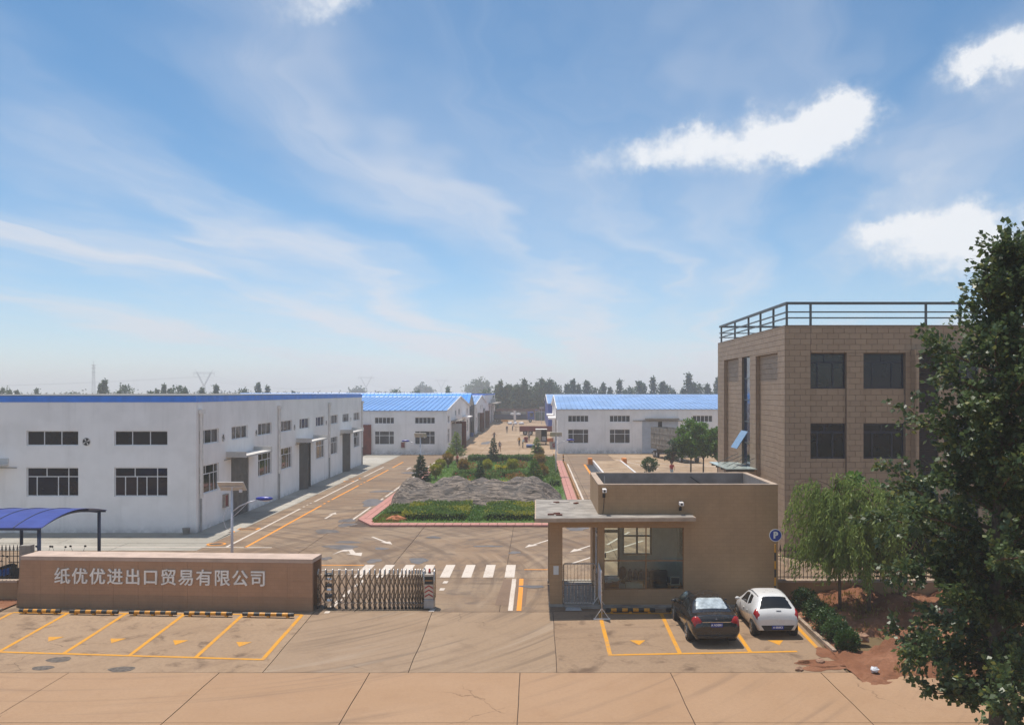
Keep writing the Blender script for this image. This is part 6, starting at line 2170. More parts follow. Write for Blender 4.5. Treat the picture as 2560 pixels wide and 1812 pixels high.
# ------------------------------------------------------------------ small things in the lane
x, y = PP_(1318, 1119)
dm = thing('drum', 'blue plastic drum lying on its side in the lane', 'drum', (x, y, 0))
MB().cyl((-.15, 0, .3), (1.3, 0, .3), .28, n=16).build('drum_body', plain('drum_blue', (.02, .07, .25), .35), dm)
for xx in (.0, .55, 1.1):
    MB().cyl((xx, 0, .3), (xx + .05, 0, .3), .3, n=16).build('hoop', MATS['drum_blue'], dm)
x, y = PP_(1315, 1106)
for k in range(2):
    tag(MB().box(-.3, .3, -.25, .25, 0, .5).build('crate', M_LRED, loc=(x, y, k * .51), rot=(0, 0, .2 * k), bevel=.02), ('lower' if k == 0 else 'upper') + ' red crate of the pair stacked in the lane', 'crate')
x, y = PP_(1178, 1091)
o = MB().cyl((0, 0, 0), (0, 0, .75), .45, .5, n=14).build('tub', plain('tub_blue', (.03, .10, .32), .5), loc=(x, y, 0))
tag(o, 'blue plastic tub by the workshop wall in the lane', 'tub')
for k, (px, py, sx_, lb) in enumerate(((1275, 1061, .7, 'white sack left of the pale pillar'), (1303, 1061, .8, 'white sack lying right of the pale pillar'), (1288, 1061, .55, 'grey sack against the pale pillar'))):
    x, y = PP_(px, py)
    m = MB().ball((0, 0, .3), sx_, .6, .42, nu=14, nv=8)
    m.v = [(a + .06 * math.sin(7 * b + k), b + .05 * math.sin(5 * a), max(0, c + .05 * math.sin(6 * a + 3 * b))) for a, b, c in m.v]
    tag(m.build('sack', M_SACK, loc=(x, y, 0), smooth=True), lb, 'sack')
x, y = PP_(1287, 1056)
tag(MB().hexa([(-.36, -.36, 0), (.36, -.36, 0), (.36, .36, 0), (-.36, .36, 0)], [(-.33, -.33, 3.4), (.33, -.33, 3.4), (.33, .33, 3.4), (-.33, .33, 3.4)]).box(-.42, .42, -.42, .42, 3.4, 3.5).build('pillar', M_WHITE2, loc=(x, y, 0)), 'pale square pillar standing before the blue lorry', 'pillar')
x, y = PP_(1290, 1078)
tr = thing('trestle', 'rough wooden trestle at the tail of the red lorry', 'trestle', (x, y, 0))
for xx in (0, 1.8):
    for s in (-1, 1):
        MB().cyl((xx, s * .5, 0), (xx, s * .1, 1.0), .05, n=6).build('leg', M_LGREY, tr)
MB().box(-.2, 2.2, -.3, .3, 1.0, 1.08).build('top_board', M_LGREY, tr)
x, y = PP_(1262, 1058)
ym = thing('handcart', 'small yellow handcart before the blue lorry', 'cart', (x, y, 0))
MB().hexa([(-.9, -.5, .5), (.9, -.5, .5), (.9, .5, .5), (-.9, .5, .5)], [(-1.1, -.6, 1.0), (1.1, -.6, 1.0), (1.1, .6, 1.0), (-1.1, .6, 1.0)]).build('tray', M_STOPY, ym)
wheels(ym, [(-.7, 0), (.7, 0)], .35, .15)
MB().cyl((-1.0, -.3, .8), (-2.0, -.3, .9), .03, n=6).cyl((-1.0, .3, .8), (-2.0, .3, .9), .03, n=6).build('handle', M_BLACK, ym)
x, y = PP_(1383, 1122)
bn = thing('dustbin', 'grey dustbin with a red label at the workshop corner', 'dustbin', (x - .1, y, 0))
MB().hexa([(-.4, -.35, 0), (.4, -.35, 0), (.4, .35, 0), (-.4, .35, 0)], [(-.5, -.45, 1.0), (.5, -.45, 1.0), (.5, .45, 1.0), (-.5, .45, 1.0)]).build('bin_body', M_PIPEG, bn)
MB().box(-.52, .52, -.47, .47, 1.0, 1.08).build('lid', M_BLACK, bn, bevel=.02)
MB().box(-.05, .35, -.47, -.42, .3, .9).build('bin_label', M_LRED, bn)
bt2 = tag(MB().hexa([(-1.2, -.6, 0), (1.2, -.6, 0), (1.2, .6, 0), (-1.2, .6, 0)], [(-1.1, -.5, .5), (1.0, -.5, .7), (1.0, .5, .7), (-1.1, .5, .5)]).build('brick_heap', plain('orange_clay', (.42, .13, .05), .9, var=.3, scale=4), loc=(*PP_(1372, 1104), 0)), 'heap of orange bricks behind the cargo van', 'bricks')
# weighbridge
wb = thing('weighbridge', 'concrete weighbridge with white edges and orange end blocks', 'weighbridge', (8.9, 96, 0))
MB().box(7.3, 10.55, 82, 117.5, .02, .34).build('deck', M_ALLEY, wb, w=True)
for a_, b_ in ((7.1, 7.29), (10.56, 10.75)):
    MB().box(a_, b_, 82, 117.5, .02, .42).build('edge_beam', M_PIPE, wb, w=True)
for x in (6.5, 10.76):
    MB().box(x, x + .5, 115.5, 117.4, .0, .75).build('end_block', plain('orange_block', (.62, .20, .03), .7, var=.2) if 'orange_block' not in MATS else MATS['orange_block'], wb, w=True)
MB().box(6.2, 7.09, 82, 115.4, .01, .02).build('pit_shadow', M_BLACK, wb, w=True)  # flat black strip stands in for the shadow in the pit
MB().hexa([(7.3, 117.51, .02), (10.55, 117.51, .02), (10.55, 121, .01), (7.3, 121, .01)], [(7.3, 117.51, .34), (10.55, 117.51, .34), (10.55, 121, .03), (7.3, 121, .03)]).build('ramp', M_ALLEY, wb, w=True)
mark('edge_line', [(5.9, 82), (6.15, 82), (6.15, 116), (5.9, 116)], M_ORG, yard, .01)
# striped kerb beside the pink path
sk_ = thing('striped_kerb', 'black and yellow striped kerb along the pink path', 'kerb', (3.6, 66, 0))
y = 66.0
k = 0
kme = []
for mt in (M_STOPY, M_BLACK):
    mb = MB().hexa([(-.11, 0, 0), (.11, 0, 0), (.11, .52, 0), (-.11, .52, 0)], [(-.07, 0, .26), (.07, 0, .26), (.07, .52, .26), (-.07, .52, .26)])
    me = bpy.data.meshes.new('kerb_block'); me.from_pydata(mb.v, [], mb.f); me.materials.append(mt)
    kme.append(me)
while y < 117:
    o = link('kerb_block', kme[k % 2], sk_)
    o.location = (.02, y - 66, .002)
    y += .53
    k += 1
line('painted_line', (3.95, 66), (3.95, 117), .16, M_WHT, yard)
for lb, x, y in (('short striped bollard at the far left of the pink path', 2.3, 120.5), ('short striped bollard at the far end of the striped kerb', 3.5, 119.5)):
    b_ = thing('bollard', lb, 'bollard', (x, y, 0))
    for k in range(5):
        MB().cyl((0, 0, k * .2), (0, 0, k * .2 + .199), .08, n=8).build('band', M_STOPY if k % 2 == 0 else M_BLACK, b_)
tag(MB().hexa([(-.35, -.2, 0), (.35, -.2, 0), (.3, .2, 0), (-.3, .2, 0)], [(-.3, -.15, .07), (.3, -.18, .05), (.28, .15, .06), (-.25, .15, .07)]).build('plastic_lid', M_PIPEG, loc=(1.55, 38.6, .005)), 'grey plastic lid on the ground before the side gate', 'lid')

# ------------------------------------------------------------------ vegetation
def nrg(seed):
    return np.random.default_rng(seed)


def foliage(name, parent, pts, size, mat, seed, aspect=.6, droop=0., up=.3, dirs=None, loc=None, kind=None):
    v, f = leaves(np.asarray(pts), size, seed, aspect, droop, up, dirs=dirs)
    return link(name, npmesh(name, v, f, mat), parent, loc=loc, kind=kind)


M_BARK = plain('grey_bark', (.13, .10, .075), .95, var=.35, scale=9, bump=.6, bscale=20)
M_TWIG = plain('brown_twig', (.12, .075, .045), .9, var=.3, scale=9)
M_POPLAR = leafmat('poplar_leaf', (.018, .040, .011), (.105, .155, .058), .42, .3, .42, (.19, .19, .04))  # random leaf tones, the pale end lightened to suggest sunlit leaves
M_WILLOW = leafmat('willow_leaf', (.10, .16, .03), (.26, .33, .085), .5, .45, .3)
M_GREEN = leafmat('fresh_leaf', (.04, .10, .012), (.11, .22, .03), .45, .4, .35)
M_DARKG = leafmat('dark_box_leaf', (.020, .055, .012), (.06, .12, .028), .45, .3, .35)
M_HEDGE = leafmat('hedge_leaf', (.045, .105, .016), (.13, .21, .04), .5, .4, .3)
M_CEDAR = leafmat('cedar_needle', (.018, .048, .022), (.06, .105, .05), .6, .2, .25)
M_YELG = leafmat('yellow_green_leaf', (.13, .17, .015), (.36, .34, .035), .5, .45, .3)
M_OLIVE = leafmat('olive_russet_leaf', (.12, .12, .018), (.30, .17, .04), .5, .45, .3)
M_FARL = leafmat('far_tree_leaf', (.04, .075, .04), (.11, .155, .08), .7, .25, .2)
M_GRASS = leafmat('lawn_blade', (.075, .17, .02), (.20, .34, .05), .6, .4, .2)
M_DRYG = leafmat('dry_blade', (.16, .12, .03), (.30, .21, .06), .7, .3, .2)
M_FLY = leafmat('yellow_flower', (.55, .45, .01), (.75, .62, .03), .6, .3, .2)
M_FLR = leafmat('red_flower', (.28, .03, .02), (.45, .07, .05), .6, .3, .2)

# ---- the tall poplar by the road
def poplar():
    rr = nrg(11)
    bx, by, bz = 11.85, 24.0, ZR - .03
    t = thing('poplar_tree', 'tall dark glossy-leaved poplar at the right edge by the road', 'tree', (bx, by, bz))
    tp = [(0, 0, 0), (.03, .02, 1.5), (-.02, 0, 3.2), (.05, .05, 6), (.12, -.02, 9), (.35, 0, 11.5), (.55, 0, 13.4)]
    MB().tube(tp, [.21, .18, .16, .13, .09, .05, .015], 12).build('trunk', M_BARK, t, smooth=True)
    zs, rs = [.8, 1.8, 3.2, 5, 6.8, 8.5, 10, 11.2, 12.3, 13.4], [2.3, 3.0, 3.5, 3.6, 3.4, 3.0, 2.4, 1.3, .75, .35]
    limbs = MB()
    P, D = [], []
    n = 86
    for i in range(n):
        f = i / (n - 1)
        z0 = 1.2 + 11.6 * f ** 1.05
        az = i * 2.399 + rr.uniform(-.4, .4)
        up = .22 + .5 * f + rr.uniform(-.15, .2)
        if z0 < 3.0:
            up = rr.uniform(-.25, .25)
        L = np.interp(z0 + .8, zs, rs) * rr.uniform(.42, 1.2)
        a = np.array([np.interp(z0, [p[2] for p in tp], [p[0] for p in tp]), np.interp(z0, [p[2] for p in tp], [p[1] for p in tp]), z0])
        d = np.array([math.cos(az), math.sin(az), up])
        d /= np.linalg.norm(d)
        pts = [a]
        cur, dd = a.copy(), d.copy()
        seg = 7
        for s in range(seg):
            dd = dd + rr.normal(size=3) * .10 + np.array([0, 0, .05])
            dd /= np.linalg.norm(dd)
            cur = cur + dd * L / seg
            pts.append(cur.copy())
        r0 = .018 + .013 * L
        limbs.tube([tuple(p) for p in pts], [r0 * (1 - .8 * k / seg) for k in range(seg + 1)], 5)
        # side twigs, leaves grow along them
        for s in range(1, seg + 1):
            nt = 4 if s < seg else 3
            if s == 1:
                nt = 2
            for _ in range(nt):
                q = pts[s] - (pts[s] - pts[s - 1]) * rr.uniform(0, 1)
                e = dd * .75 + rr.normal(size=3) * .5 + np.array([0, 0, .12])
                e /= np.linalg.norm(e)
                tl = rr.uniform(.35, .95) * (1.0 if s < seg else .7)
                tip = q + e * tl
                if s >= 3 and rr.uniform() < .45:
                    limbs.tube([tuple(q), tuple(tip)], [.009, .003], 4)
                m_ = int((30 * tl + 8) * (1.4 if z0 < 6.5 else .95 if z0 < 9 else .55))
                u = rr.uniform(.1, 1.05, size=m_)[:, None]
                pp = q + (tip - q) * u + rr.normal(size=(m_, 3)) * .07
                P.append(pp)
                D.append(np.repeat(e[None], m_, 0))
    limbs.build('limbs', M_TWIG, t, smooth=True)
    P, D = np.concatenate(P), np.concatenate(D)
    foliage('crown', t, P, .135, M_POPLAR, 5, .85, .35, .4, D)
    return t


poplar()


# ---- drooping willows by the railings
def willow(label, x, y, ht, rad, seed, lean=0.0):
    rr = nrg(seed)
    t = thing('willow_tree', label, 'tree', (x, y, gz(y) + .1), 0, 'drooping willows by the railings')
    tp = [(0, 0, -.2), (.05 + lean * .3, 0, ht * .3), (lean, .05, ht * .62), (lean * 1.2, 0, ht * .9)]
    MB().tube(tp, [.075, .06, .045, .02], 8).build('trunk', M_BARK, t, smooth=True)
    lm = MB()
    P, D = [], []
    for i in range(60):
        az = i * 2.399
        z0 = ht * rr.uniform(.34, .88)
        a = np.array([lean * z0 / ht, 0, z0])
        L = rad * rr.uniform(.45, 1.0) * (1.15 - .55 * abs(z0 / ht - .5))
        pts = []
        for s in range(6):
            u = s / 5
            pts.append(a + np.array([math.cos(az) * L * u, math.sin(az) * L * u, .75 * L * u * (1.15 - u)]))
        lm.tube([tuple(p) for p in pts], [.022 * (1 - .8 * s / 5) for s in range(6)], 4)
        for s in range(2, 6):
            for _ in range(4):
                q = pts[s] + rr.normal(size=3) * .10
                hl = rr.uniform(.4, 1.25) * min(1.0, rad / 1.6)
                m_ = int(hl * 19)
                u = np.linspace(0, 1, m_)[:, None]
                out = np.array([math.cos(az), math.sin(az), 0]) * .22
                pp = q + out * u * hl + np.array([0, 0, -1.0]) * (u ** 1.25) * hl + rr.normal(size=(m_, 3)) * .028
                P.append(pp)
                D.append(np.repeat(np.array([[math.cos(az) * .3, math.sin(az) * .3, -.85]]), m_, 0))
    lm.build('limbs', M_TWIG, t, smooth=True)
    foliage('crown', t, np.concatenate(P), .19, M_WILLOW, seed, .26, .2, .2, np.concatenate(D))


willow('light green willow nearest the gatehouse corner', 12.3, 37.7, 6.1, 1.75, 21, -.25)
willow('light green willow right of the other one, before the railings', 13.3, 37.3, 5.6, 1.75, 22, .1)


def tree(name, label, x, y, ht, rad, zc, mat, seed, n=4200, size=.2, z=0.0, group=None, stretch=1.0, trunk_r=.09, aspect=.7):
    """a broad-leaved tree: trunk, limbs, leaf clumps filling an uneven crown"""
    rr = nrg(seed)
    t = thing(name, label, 'tree', (x, y, z), 0, group)
    MB().tube([(0, 0, -.2), (.04, .02, ht * .35), (-.03, .03, ht * .7)], [trunk_r, trunk_r * .8, trunk_r * .35], 8).build('trunk', M_BARK, t, smooth=True)
    lm = MB()
    P = []
    k = 26
    for i in range(k):
        az, cz = i * 2.399, rr.uniform(-.8, 1)
        sr = math.sqrt(max(0, 1 - cz * cz)) ** .8
        c = np.array([math.cos(az) * sr * rad * rr.uniform(.5, .85), math.sin(az) * sr * rad * rr.uniform(.5, .85), zc + cz * (ht - zc) * .82 * (1 if cz > 0 else .8)])
        lm.tube([(0, 0, ht * .3), (c[0] * .5, c[1] * .5, (c[2] + ht * .35) / 2), tuple(c)], [.04, .03, .012], 5)
        m_ = n // k
        q = rr.normal(size=(m_, 3))
        q /= np.linalg.norm(q, axis=1, keepdims=True)
        q *= (rr.uniform(size=(m_, 1)) ** .45) * rad * rr.uniform(.28, .46)
        P.append(c + q * np.array([1, 1, .8 * stretch]))
    lm.build('limbs', M_TWIG, t, smooth=True)
    foliage('crown', t, np.concatenate(P), size, mat, seed + 1, aspect, .1, .4)
    return t


tree('broadleaf_tree', 'dense mid-green tree between the willows and the poplar', 15.0, 38.4, 5.6, 2.0, 3.3, M_DARKG, 31, 8000, .18)
tree('broadleaf_tree', 'green leafy sapling peeping over the willow against the office', 14.2, 40.9, 5.5, 1.1, 4.0, M_GREEN, 32, 3000, .16)
tree('broadleaf_tree', 'leftmost of three bright green round trees by the office', 16.6, 100, 6.2, 1.9, 3.7, M_GREEN, 33, 5200, .26)
tree('broadleaf_tree', 'middle one of three bright green round trees by the office', 18.3, 102, 5.6, 1.8, 3.5, M_GREEN, 34, 4600, .26)
tree('broadleaf_tree', 'bright green round tree nearest the office wall', 19.6, 100.5, 5.3, 1.7, 3.2, M_GREEN, 35, 4600, .26)
tree('broadleaf_tree', 'thin staked sapling beside the grey lorry', 14.4, 99, 4.2, .8, 2.6, M_CEDAR, 36, 700, .22)


def shrub(name, label, x, y, r, h, mat, seed, n=1500, size=.1, z=None, group=None, stem=0.0, mat2=None):
    """a clipped or loose bush: short stems and a leafy dome"""
    rr = nrg(seed)
    t = thing(name, label, 'shrub', (x, y, gz(y) if z is None else z), 0, group)
    m = MB()
    for k in range(4):
        a = k * 1.57 + .4
        m.tube([(0.04 * math.cos(a), .04 * math.sin(a), -.05), (r * .4 * math.cos(a), r * .4 * math.sin(a), stem + h * .55)], [.03, .012], 5)
    m.build('stems', M_TWIG, t)
    q = rr.normal(size=(n, 3))
    q /= np.linalg.norm(q, axis=1, keepdims=True)
    lump = 1 + .16 * np.sin(q[:, 0:1] * 5 + seed) * np.cos(q[:, 1:2] * 4 + seed * 2) + .08 * np.sin(q[:, 2:3] * 9 + seed)
    q *= lump * rr.uniform(.12, 1.03, size=(n, 1)) ** .55
    p = q * np.array([r, r, h / 2]) + np.array([0, 0, stem + h / 2])
    p = p[p[:, 2] > .0]
    foliage('leaves', t, p, size, mat, seed, .65, -.1, .4)
    return t


for i, (px, py, r, h, lb) in enumerate(((2000, 1528, .52, 1.0, 'dark round bush nearest the white car bonnet'), (2028, 1552, .5, .95, 'second dark bush along the kerb from the gatehouse'), (2052, 1583, .52, 1.0, 'third dark bush along the kerb from the gatehouse'), (2082, 1604, .5, .9, 'smaller dark bush towards the end of the kerb'), (2108, 1628, .42, .75, 'last low dark bush at the end of the kerb'))):
    g = G(px, py)
    shrub('shrub', lb, max(g.x + .15, 11.0), g.y, r, h, M_DARKG, 60 + i, 2600, .085)
for i, (x, y, r, h, lb) in enumerate(((-22.75, 38.2, .5, .8, 'green bush at the left edge by the sign wall'), (-23.3, 37.2, .45, .6, 'low bush at the left edge below the railings'), (-22.5, 36.4, .35, .45, 'small weed at the left edge on the kerb'))):
    shrub('shrub', lb, x, y, r, h, M_GREEN if i else M_DARKG, 70 + i, 1300, .09)

# ---- the red soil bank on the right
def soil_h(x, y):
    e = min(1, max(0, (x - 10.5) / 2.5)) * min(1, max(0, (y - 29.5) / 3))
    h = .10 + .30 * e + .20 * math.sin(x * 1.3 + y * .7) * e + .11 * math.sin(x * 3.1 - y * 2.3) * e + .05 * math.sin(x * 7 + y * 5) + .03 * math.sin(x * 13 - y * 11)
    d = math.hypot((x - 12.3) / .9, (y - 34.0) / 1.2)
    h -= .9 * math.exp(-d * d) * 1.0
    d2 = math.hypot((x - 12.6) / .7, (y - 32.6) / .6)
    h += .55 * math.exp(-d2 * d2)
    return h


m = MB()
X_ = [10.48 + .16 * i for i in range(52)] + [19.4 + .8 * i for i in range(20)]
Y_ = [29.2 + .16 * j for j in range(70)]
for yv in Y_:
    for xv in X_:
        edge = 29.9 + .45 * math.sin(xv * 1.1) + .25 * math.sin(xv * 2.7)
        h = soil_h(xv, yv)
        if xv < 10.7:
            h = min(h, .02)
        if yv < edge:
            h = -.10
        elif yv < edge + .9:
            h = -.10 + (h + .12) * ((yv - edge) / .9) ** .6
        m.v.append((xv + rng.uniform(-.03, .03), yv + rng.uniform(-.03, .03), gz(yv) + h + rng.uniform(-.025, .025)))
nx_ = len(X_)
for j in range(len(Y_) - 1):
    for i in range(nx_ - 1):
        k = j * nx_ + i
        m.f.append((k, k + 1, k + nx_ + 1, k + nx_)); m.m.append(0)
o = m.build('soil_bank', M_SOIL, smooth=True, kind='structure')
tag(o, 'uneven bare red soil bank beside the parking bays')
m = MB().poly([(-40, 31.1, gz(31.1) + .02), (-22.13, 31.1, gz(31.1) + .02), (-22.13, 38.2, .06), (-40, 38.2, .06)]).poly([(-40, 38.2, .06), (-22.0, 38.2, .06), (-22.0, 40.3, .06), (-40, 40.3, .06)])
tag(m.build('soil_bed', M_SOIL, kind='structure'), 'bare soil bed left of the parking bays')
for i, (x, y, rx, ry) in enumerate(((10.0, 31.9, .9, .45), (9.6, 31.4, .7, .25), (10.3, 32.9, .35, .7), (9.2, 32.0, .3, .2))):
    blob('soil_spill', (x, y), rx, ry, M_SOIL, apron, 90 + i, dz=.011, rag=.4)
M_CLOD = plain('pale_clod', (.34, .20, .13), .95, var=.3, scale=6, bump=.5)
for i, (px, py, s, lb) in enumerate(((2153, 1610, .3, 'large pale clod of earth on the red soil'), (1998, 1675, .14, 'pale stone at the edge of the soil and road'), (2186, 1688, .15, 'white scrap lying on the red soil'), (2050, 1655, .16, 'broken concrete lump at the kerb end'), (2204, 1655, .12, 'small dark clod on the red soil'))):
    g = G(px, py)
    mb = MB().ball((0, 0, s * .3), s, s * .8, s * .6, nu=9, nv=6)
    mb.v = [(a + rng.uniform(-.2, .2) * s, b + rng.uniform(-.2, .2) * s, max(-.05, c + rng.uniform(-.15, .15) * s)) for a, b, c in mb.v]
    tag(mb.build('clod', M_CLOD if i != 2 else M_SACK, loc=(g.x, g.y, g.z + (.15 if g.x > 10.6 else 0.0))), lb, 'clod')
rr = nrg(5)
pts = []
for _ in range(900):
    x, y = rr.uniform(10.8, 15.5), rr.uniform(30.5, 39.6)
    if math.sin(x * 2.1) + math.sin(y * 1.7 + x) > .4 + (34 - y) * .15:
        for k in range(4):
            pts.append((x + rr.normal() * .07, y + rr.normal() * .07, gz(y) + soil_h(x, y) - .02))
pts = np.array(pts)
foliage('weeds', None, pts, .2, M_DRYG, 3, .2, -1.6, .1, kind='stuff')
tag(bpy.data.objects['weeds'], 'thin dry weeds scattered over the red soil')

# ------------------------------------------------------------------ garden island
M_PINK = plain('pink_paver', (.47, .22, .18), .85, var=.18, scale=4, bump=.2)
M_LAWN = plain('lawn_soil', (.085, .15, .035), .95, var=.35, scale=1.2, bump=.4)
gd = MB().hexa([(-11.3, 63.4, 0), (2.5, 63.4, 0), (2.5, 121.5, 0), (-11.5, 121.5, 0), (-11.5, 66.0, 0)], [(-11.3, 63.4, .09), (2.5, 63.4, .09), (2.5, 121.5, .09), (-11.5, 121.5, .09), (-11.5, 66.0, .09)]).build('lawn', M_LAWN, kind='structure')
tag(gd, 'green garden island in the middle of the yard')
pv = MB().poly([(-12.5, 62.2, .008), (3.4, 62.2, .008), (3.4, 121.6, .008), (-12.5, 121.6, .008)]).build('path', M_JOINT, kind='structure')
tag(pv, 'pink paved path edging the garden')
PM = {}


def paver(x0, x1, y0, y1, h=.12):
    k = (round(x1 - x0, 2), round(y1 - y0, 2), h)
    if k not in PM:
        g_ = .014
        mb = MB().hexa([(g_, g_, 0), (k[0] - g_, g_, 0), (k[0] - g_, k[1] - g_, 0), (g_, k[1] - g_, 0)], [(g_, g_, h), (k[0] - g_, g_, h), (k[0] - g_, k[1] - g_, h), (g_, k[1] - g_, h)])
        me = bpy.data.meshes.new('paver'); me.from_pydata(mb.v, [], mb.f); me.materials.append(M_PINK)
        PM[k] = me
    o = link('paver', PM[k], pv)
    o.location = (x0, y0, .009 + rng.uniform(0, .006))


x = -11.0
while x < 2.4:
    for r_ in range(2):
        paver(x, x + .6, 62.25 + r_ * .56, 62.25 + (r_ + 1) * .56)
    x += .6
y = 65.4
while y < 121:
    for c_ in range(2):
        paver(-12.48 + c_ * .48, -12.48 + (c_ + 1) * .48, y, y + .8)
    y += .8
y = 63.4
while y < 121:
    for c_ in range(2):
        paver(2.56 + c_ * .42, 2.56 + (c_ + 1) * .42, y, y + .85)
    y += .85
MB().hexa([(-12.48, 65.38, 0), (-11.02, 62.25, 0), (-11.02, 63.37, 0), (-11.52, 65.38, 0)], [(-12.48, 65.38, .125), (-11.02, 62.25, .125), (-11.02, 63.37, .125), (-11.52, 65.38, .125)]).build('paver', M_PINK, pv)


def hedge(name, label, x0, x1, y0, y1, h, mat, seed, n, size=.11, core=(.02, .04, .012), group=None, patch_=None, z=.09):
    rr = nrg(seed)
    t = thing(name, label, 'hedge', ((x0 + x1) / 2, y0, z), 0, group)
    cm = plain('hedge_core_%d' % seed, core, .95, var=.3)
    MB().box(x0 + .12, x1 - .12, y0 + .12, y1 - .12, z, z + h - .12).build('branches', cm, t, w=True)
    a, b, c = (x1 - x0) * (y1 - y0), (x1 - x0) * h, (y1 - y0) * h
    tot_ = a + 1.2 * b + 1.2 * c
    nt, nf = int(n * a / tot_), int(n * b / tot_)
    P = [np.stack([rr.uniform(x0, x1, nt), rr.uniform(y0, y1, nt), np.full(nt, z + h)], 1)]
    P.append(np.stack([rr.uniform(x0, x1, nf), np.full(nf, y0), z + rr.uniform(0, h, nf)], 1))
    for xx in (x0, x1):
        P.append(np.stack([np.full(n // 12, xx), rr.uniform(y0, y1, n // 12), z + rr.uniform(0, h, n // 12)], 1))
    P = np.concatenate(P)
    P += rr.normal(size=P.shape) * .06
    P[:, 2] += .05 * np.sin(P[:, 0] * 2.3) + .05 * np.sin(P[:, 1] * 1.9) - .04
    off = np.array(t.location)
    if patch_ is None:
        foliage('leaves', t, P - off, size, mat, seed, .7, -.3, .5)
    else:
        f = np.sin(P[:, 0] * 1.15 + seed) + np.sin(P[:, 1] * 1.3 + P[:, 0] * .8) + rr.normal(size=len(P)) * .55
        sel = (f > .35) & (P[:, 2] > z + h - .2)
        foliage('leaves', t, P[~sel] - off, size, mat, seed, .7, -.3, .5)
        foliage('yellow_tips', t, P[sel] - off, size, patch_, seed + 1, .7, -.3, .5)
    return t


hedge('hedge', 'left clipped hedge block with yellow patches before the net mound', -9.3, -4.9, 64.7, 71.3, .55, M_HEDGE, 101, 9000, .13, patch_=M_YELG)
hedge('hedge', 'right clipped hedge block with yellow patches before the net mound', -3.55, 1.9, 64.7, 71.3, .55, M_HEDGE, 102, 10000, .13, patch_=M_YELG)
hedge('hedge', 'low green planting between the two clipped hedge blocks', -4.75, -3.7, 64.5, 71.0, .22, M_GREEN, 103, 2400, .12)
hedge('hedge', 'low dark hedge strip at the garden front left corner', -11.0, -9.5, 67.8, 71.0, .3, M_HEDGE, 104, 1700, .13)
hedge('hedge', 'dark hedge across the middle of the garden', -8.6, -.6, 97, 99, .6, M_HEDGE, 105, 4500, .17)
hedge('hedge', 'long dark hedge along the right side of the garden', 1.2, 2.3, 88, 120, .6, M_HEDGE, 106, 6000, .17)
hedge('hedge', 'dark clipped hedge along the far end of the garden', -8.6, 1.0, 119.5, 120.8, .7, M_HEDGE, 107, 4000, .17)
hedge('flower_bed', 'bright yellow flower bed in the middle of the garden', -4.6, -2.4, 106, 108.5, .4, M_FLY, 108, 1200, .15, core=(.05, .06, .01))
hedge('flower_bed', 'small yellow flower patch nearer the net mound, left', -7.0, -5.6, 88, 90.5, .3, M_FLY, 109, 800, .13, core=(.05, .06, .01))
hedge('flower_bed', 'small yellow flower patch nearer the net mound, right', -4.9, -2.9, 88, 90, .3, M_FLY, 110, 900, .13, core=(.05, .06, .01))
for i, (px, py, lb) in enumerate(((1170, 1177, 'rose bush with red blooms left of the garden centre'), (1262, 1177, 'rose bush with red blooms beside the yellow bed'), (1300, 1172, 'rose bush with red blooms at the right of the garden'), (1228, 1201, 'low red rose bush behind the net mound'), (1290, 1206, 'russet rose bush behind the net mound, right'), (1162, 1207, 'brown rose bush behind the net mound, left'))):
    g = G(px, py)
    t_ = shrub('rose_bush', lb, g.x, g.y, 1.1, .9, M_HEDGE if i % 2 else M_OLIVE, 120 + i, 600, .16, z=.09)
    r2 = nrg(130 + i)
    q = r2.normal(size=(34, 3)); q /= np.linalg.norm(q, axis=1, keepdims=True)
    foliage('blooms', t_, q * np.array([1.1, 1.1, .45]) + np.array([0, 0, .5]), .16, M_FLR, i, .9)
BALLS = [(850, 1060, 60, M_YELG, 'yellow-green round bush on stems beside the tall left cedar'), (895, 985, 48, M_YELG, 'yellow-green round bush behind it on the left side'), (972, 935, 55, M_OLIVE, 'olive round bush left of the gardener'), (1000, 870, 45, M_YELG, 'yellow-green bush under the loose cedar at the left'),
         (1130, 1000, 55, M_OLIVE, 'olive round bush right of the gardener'), (1370, 1000, 52, M_YELG, 'yellow-green round bush in the garden centre'), (1630, 995, 55, M_YELG, 'yellow-green round bush right of the yellow bed'), (1905, 945, 60, M_OLIVE, 'russet round bush on the right side of the garden'),
         (1898, 850, 46, M_OLIVE, 'small russet bush at the far right of the garden'), (1925, 1075, 66, M_OLIVE, 'large russet bush at the near right of the garden'), (1850, 1110, 50, M_YELG, 'yellow-green bush beside the large russet one')]
for i, (cx_, cy_, r_, mt, lb) in enumerate(BALLS):
    g = G(880 + .2463 * cx_, 940 + .2463 * cy_)
    s = g.y / F
    R_ = r_ * .2463 * s
    shrub('round_bush', lb, g.x, g.y, R_, R_ * 1.9, mt, 140 + i, 1500, .15, z=.09, stem=.45)
g = G(1623, 1184)
shrub('round_bush', 'clipped dark topiary ball behind the gatehouse roof', g.x, g.y, .9, 1.5, M_DARKG, 160, 1500, .17, stem=.3)


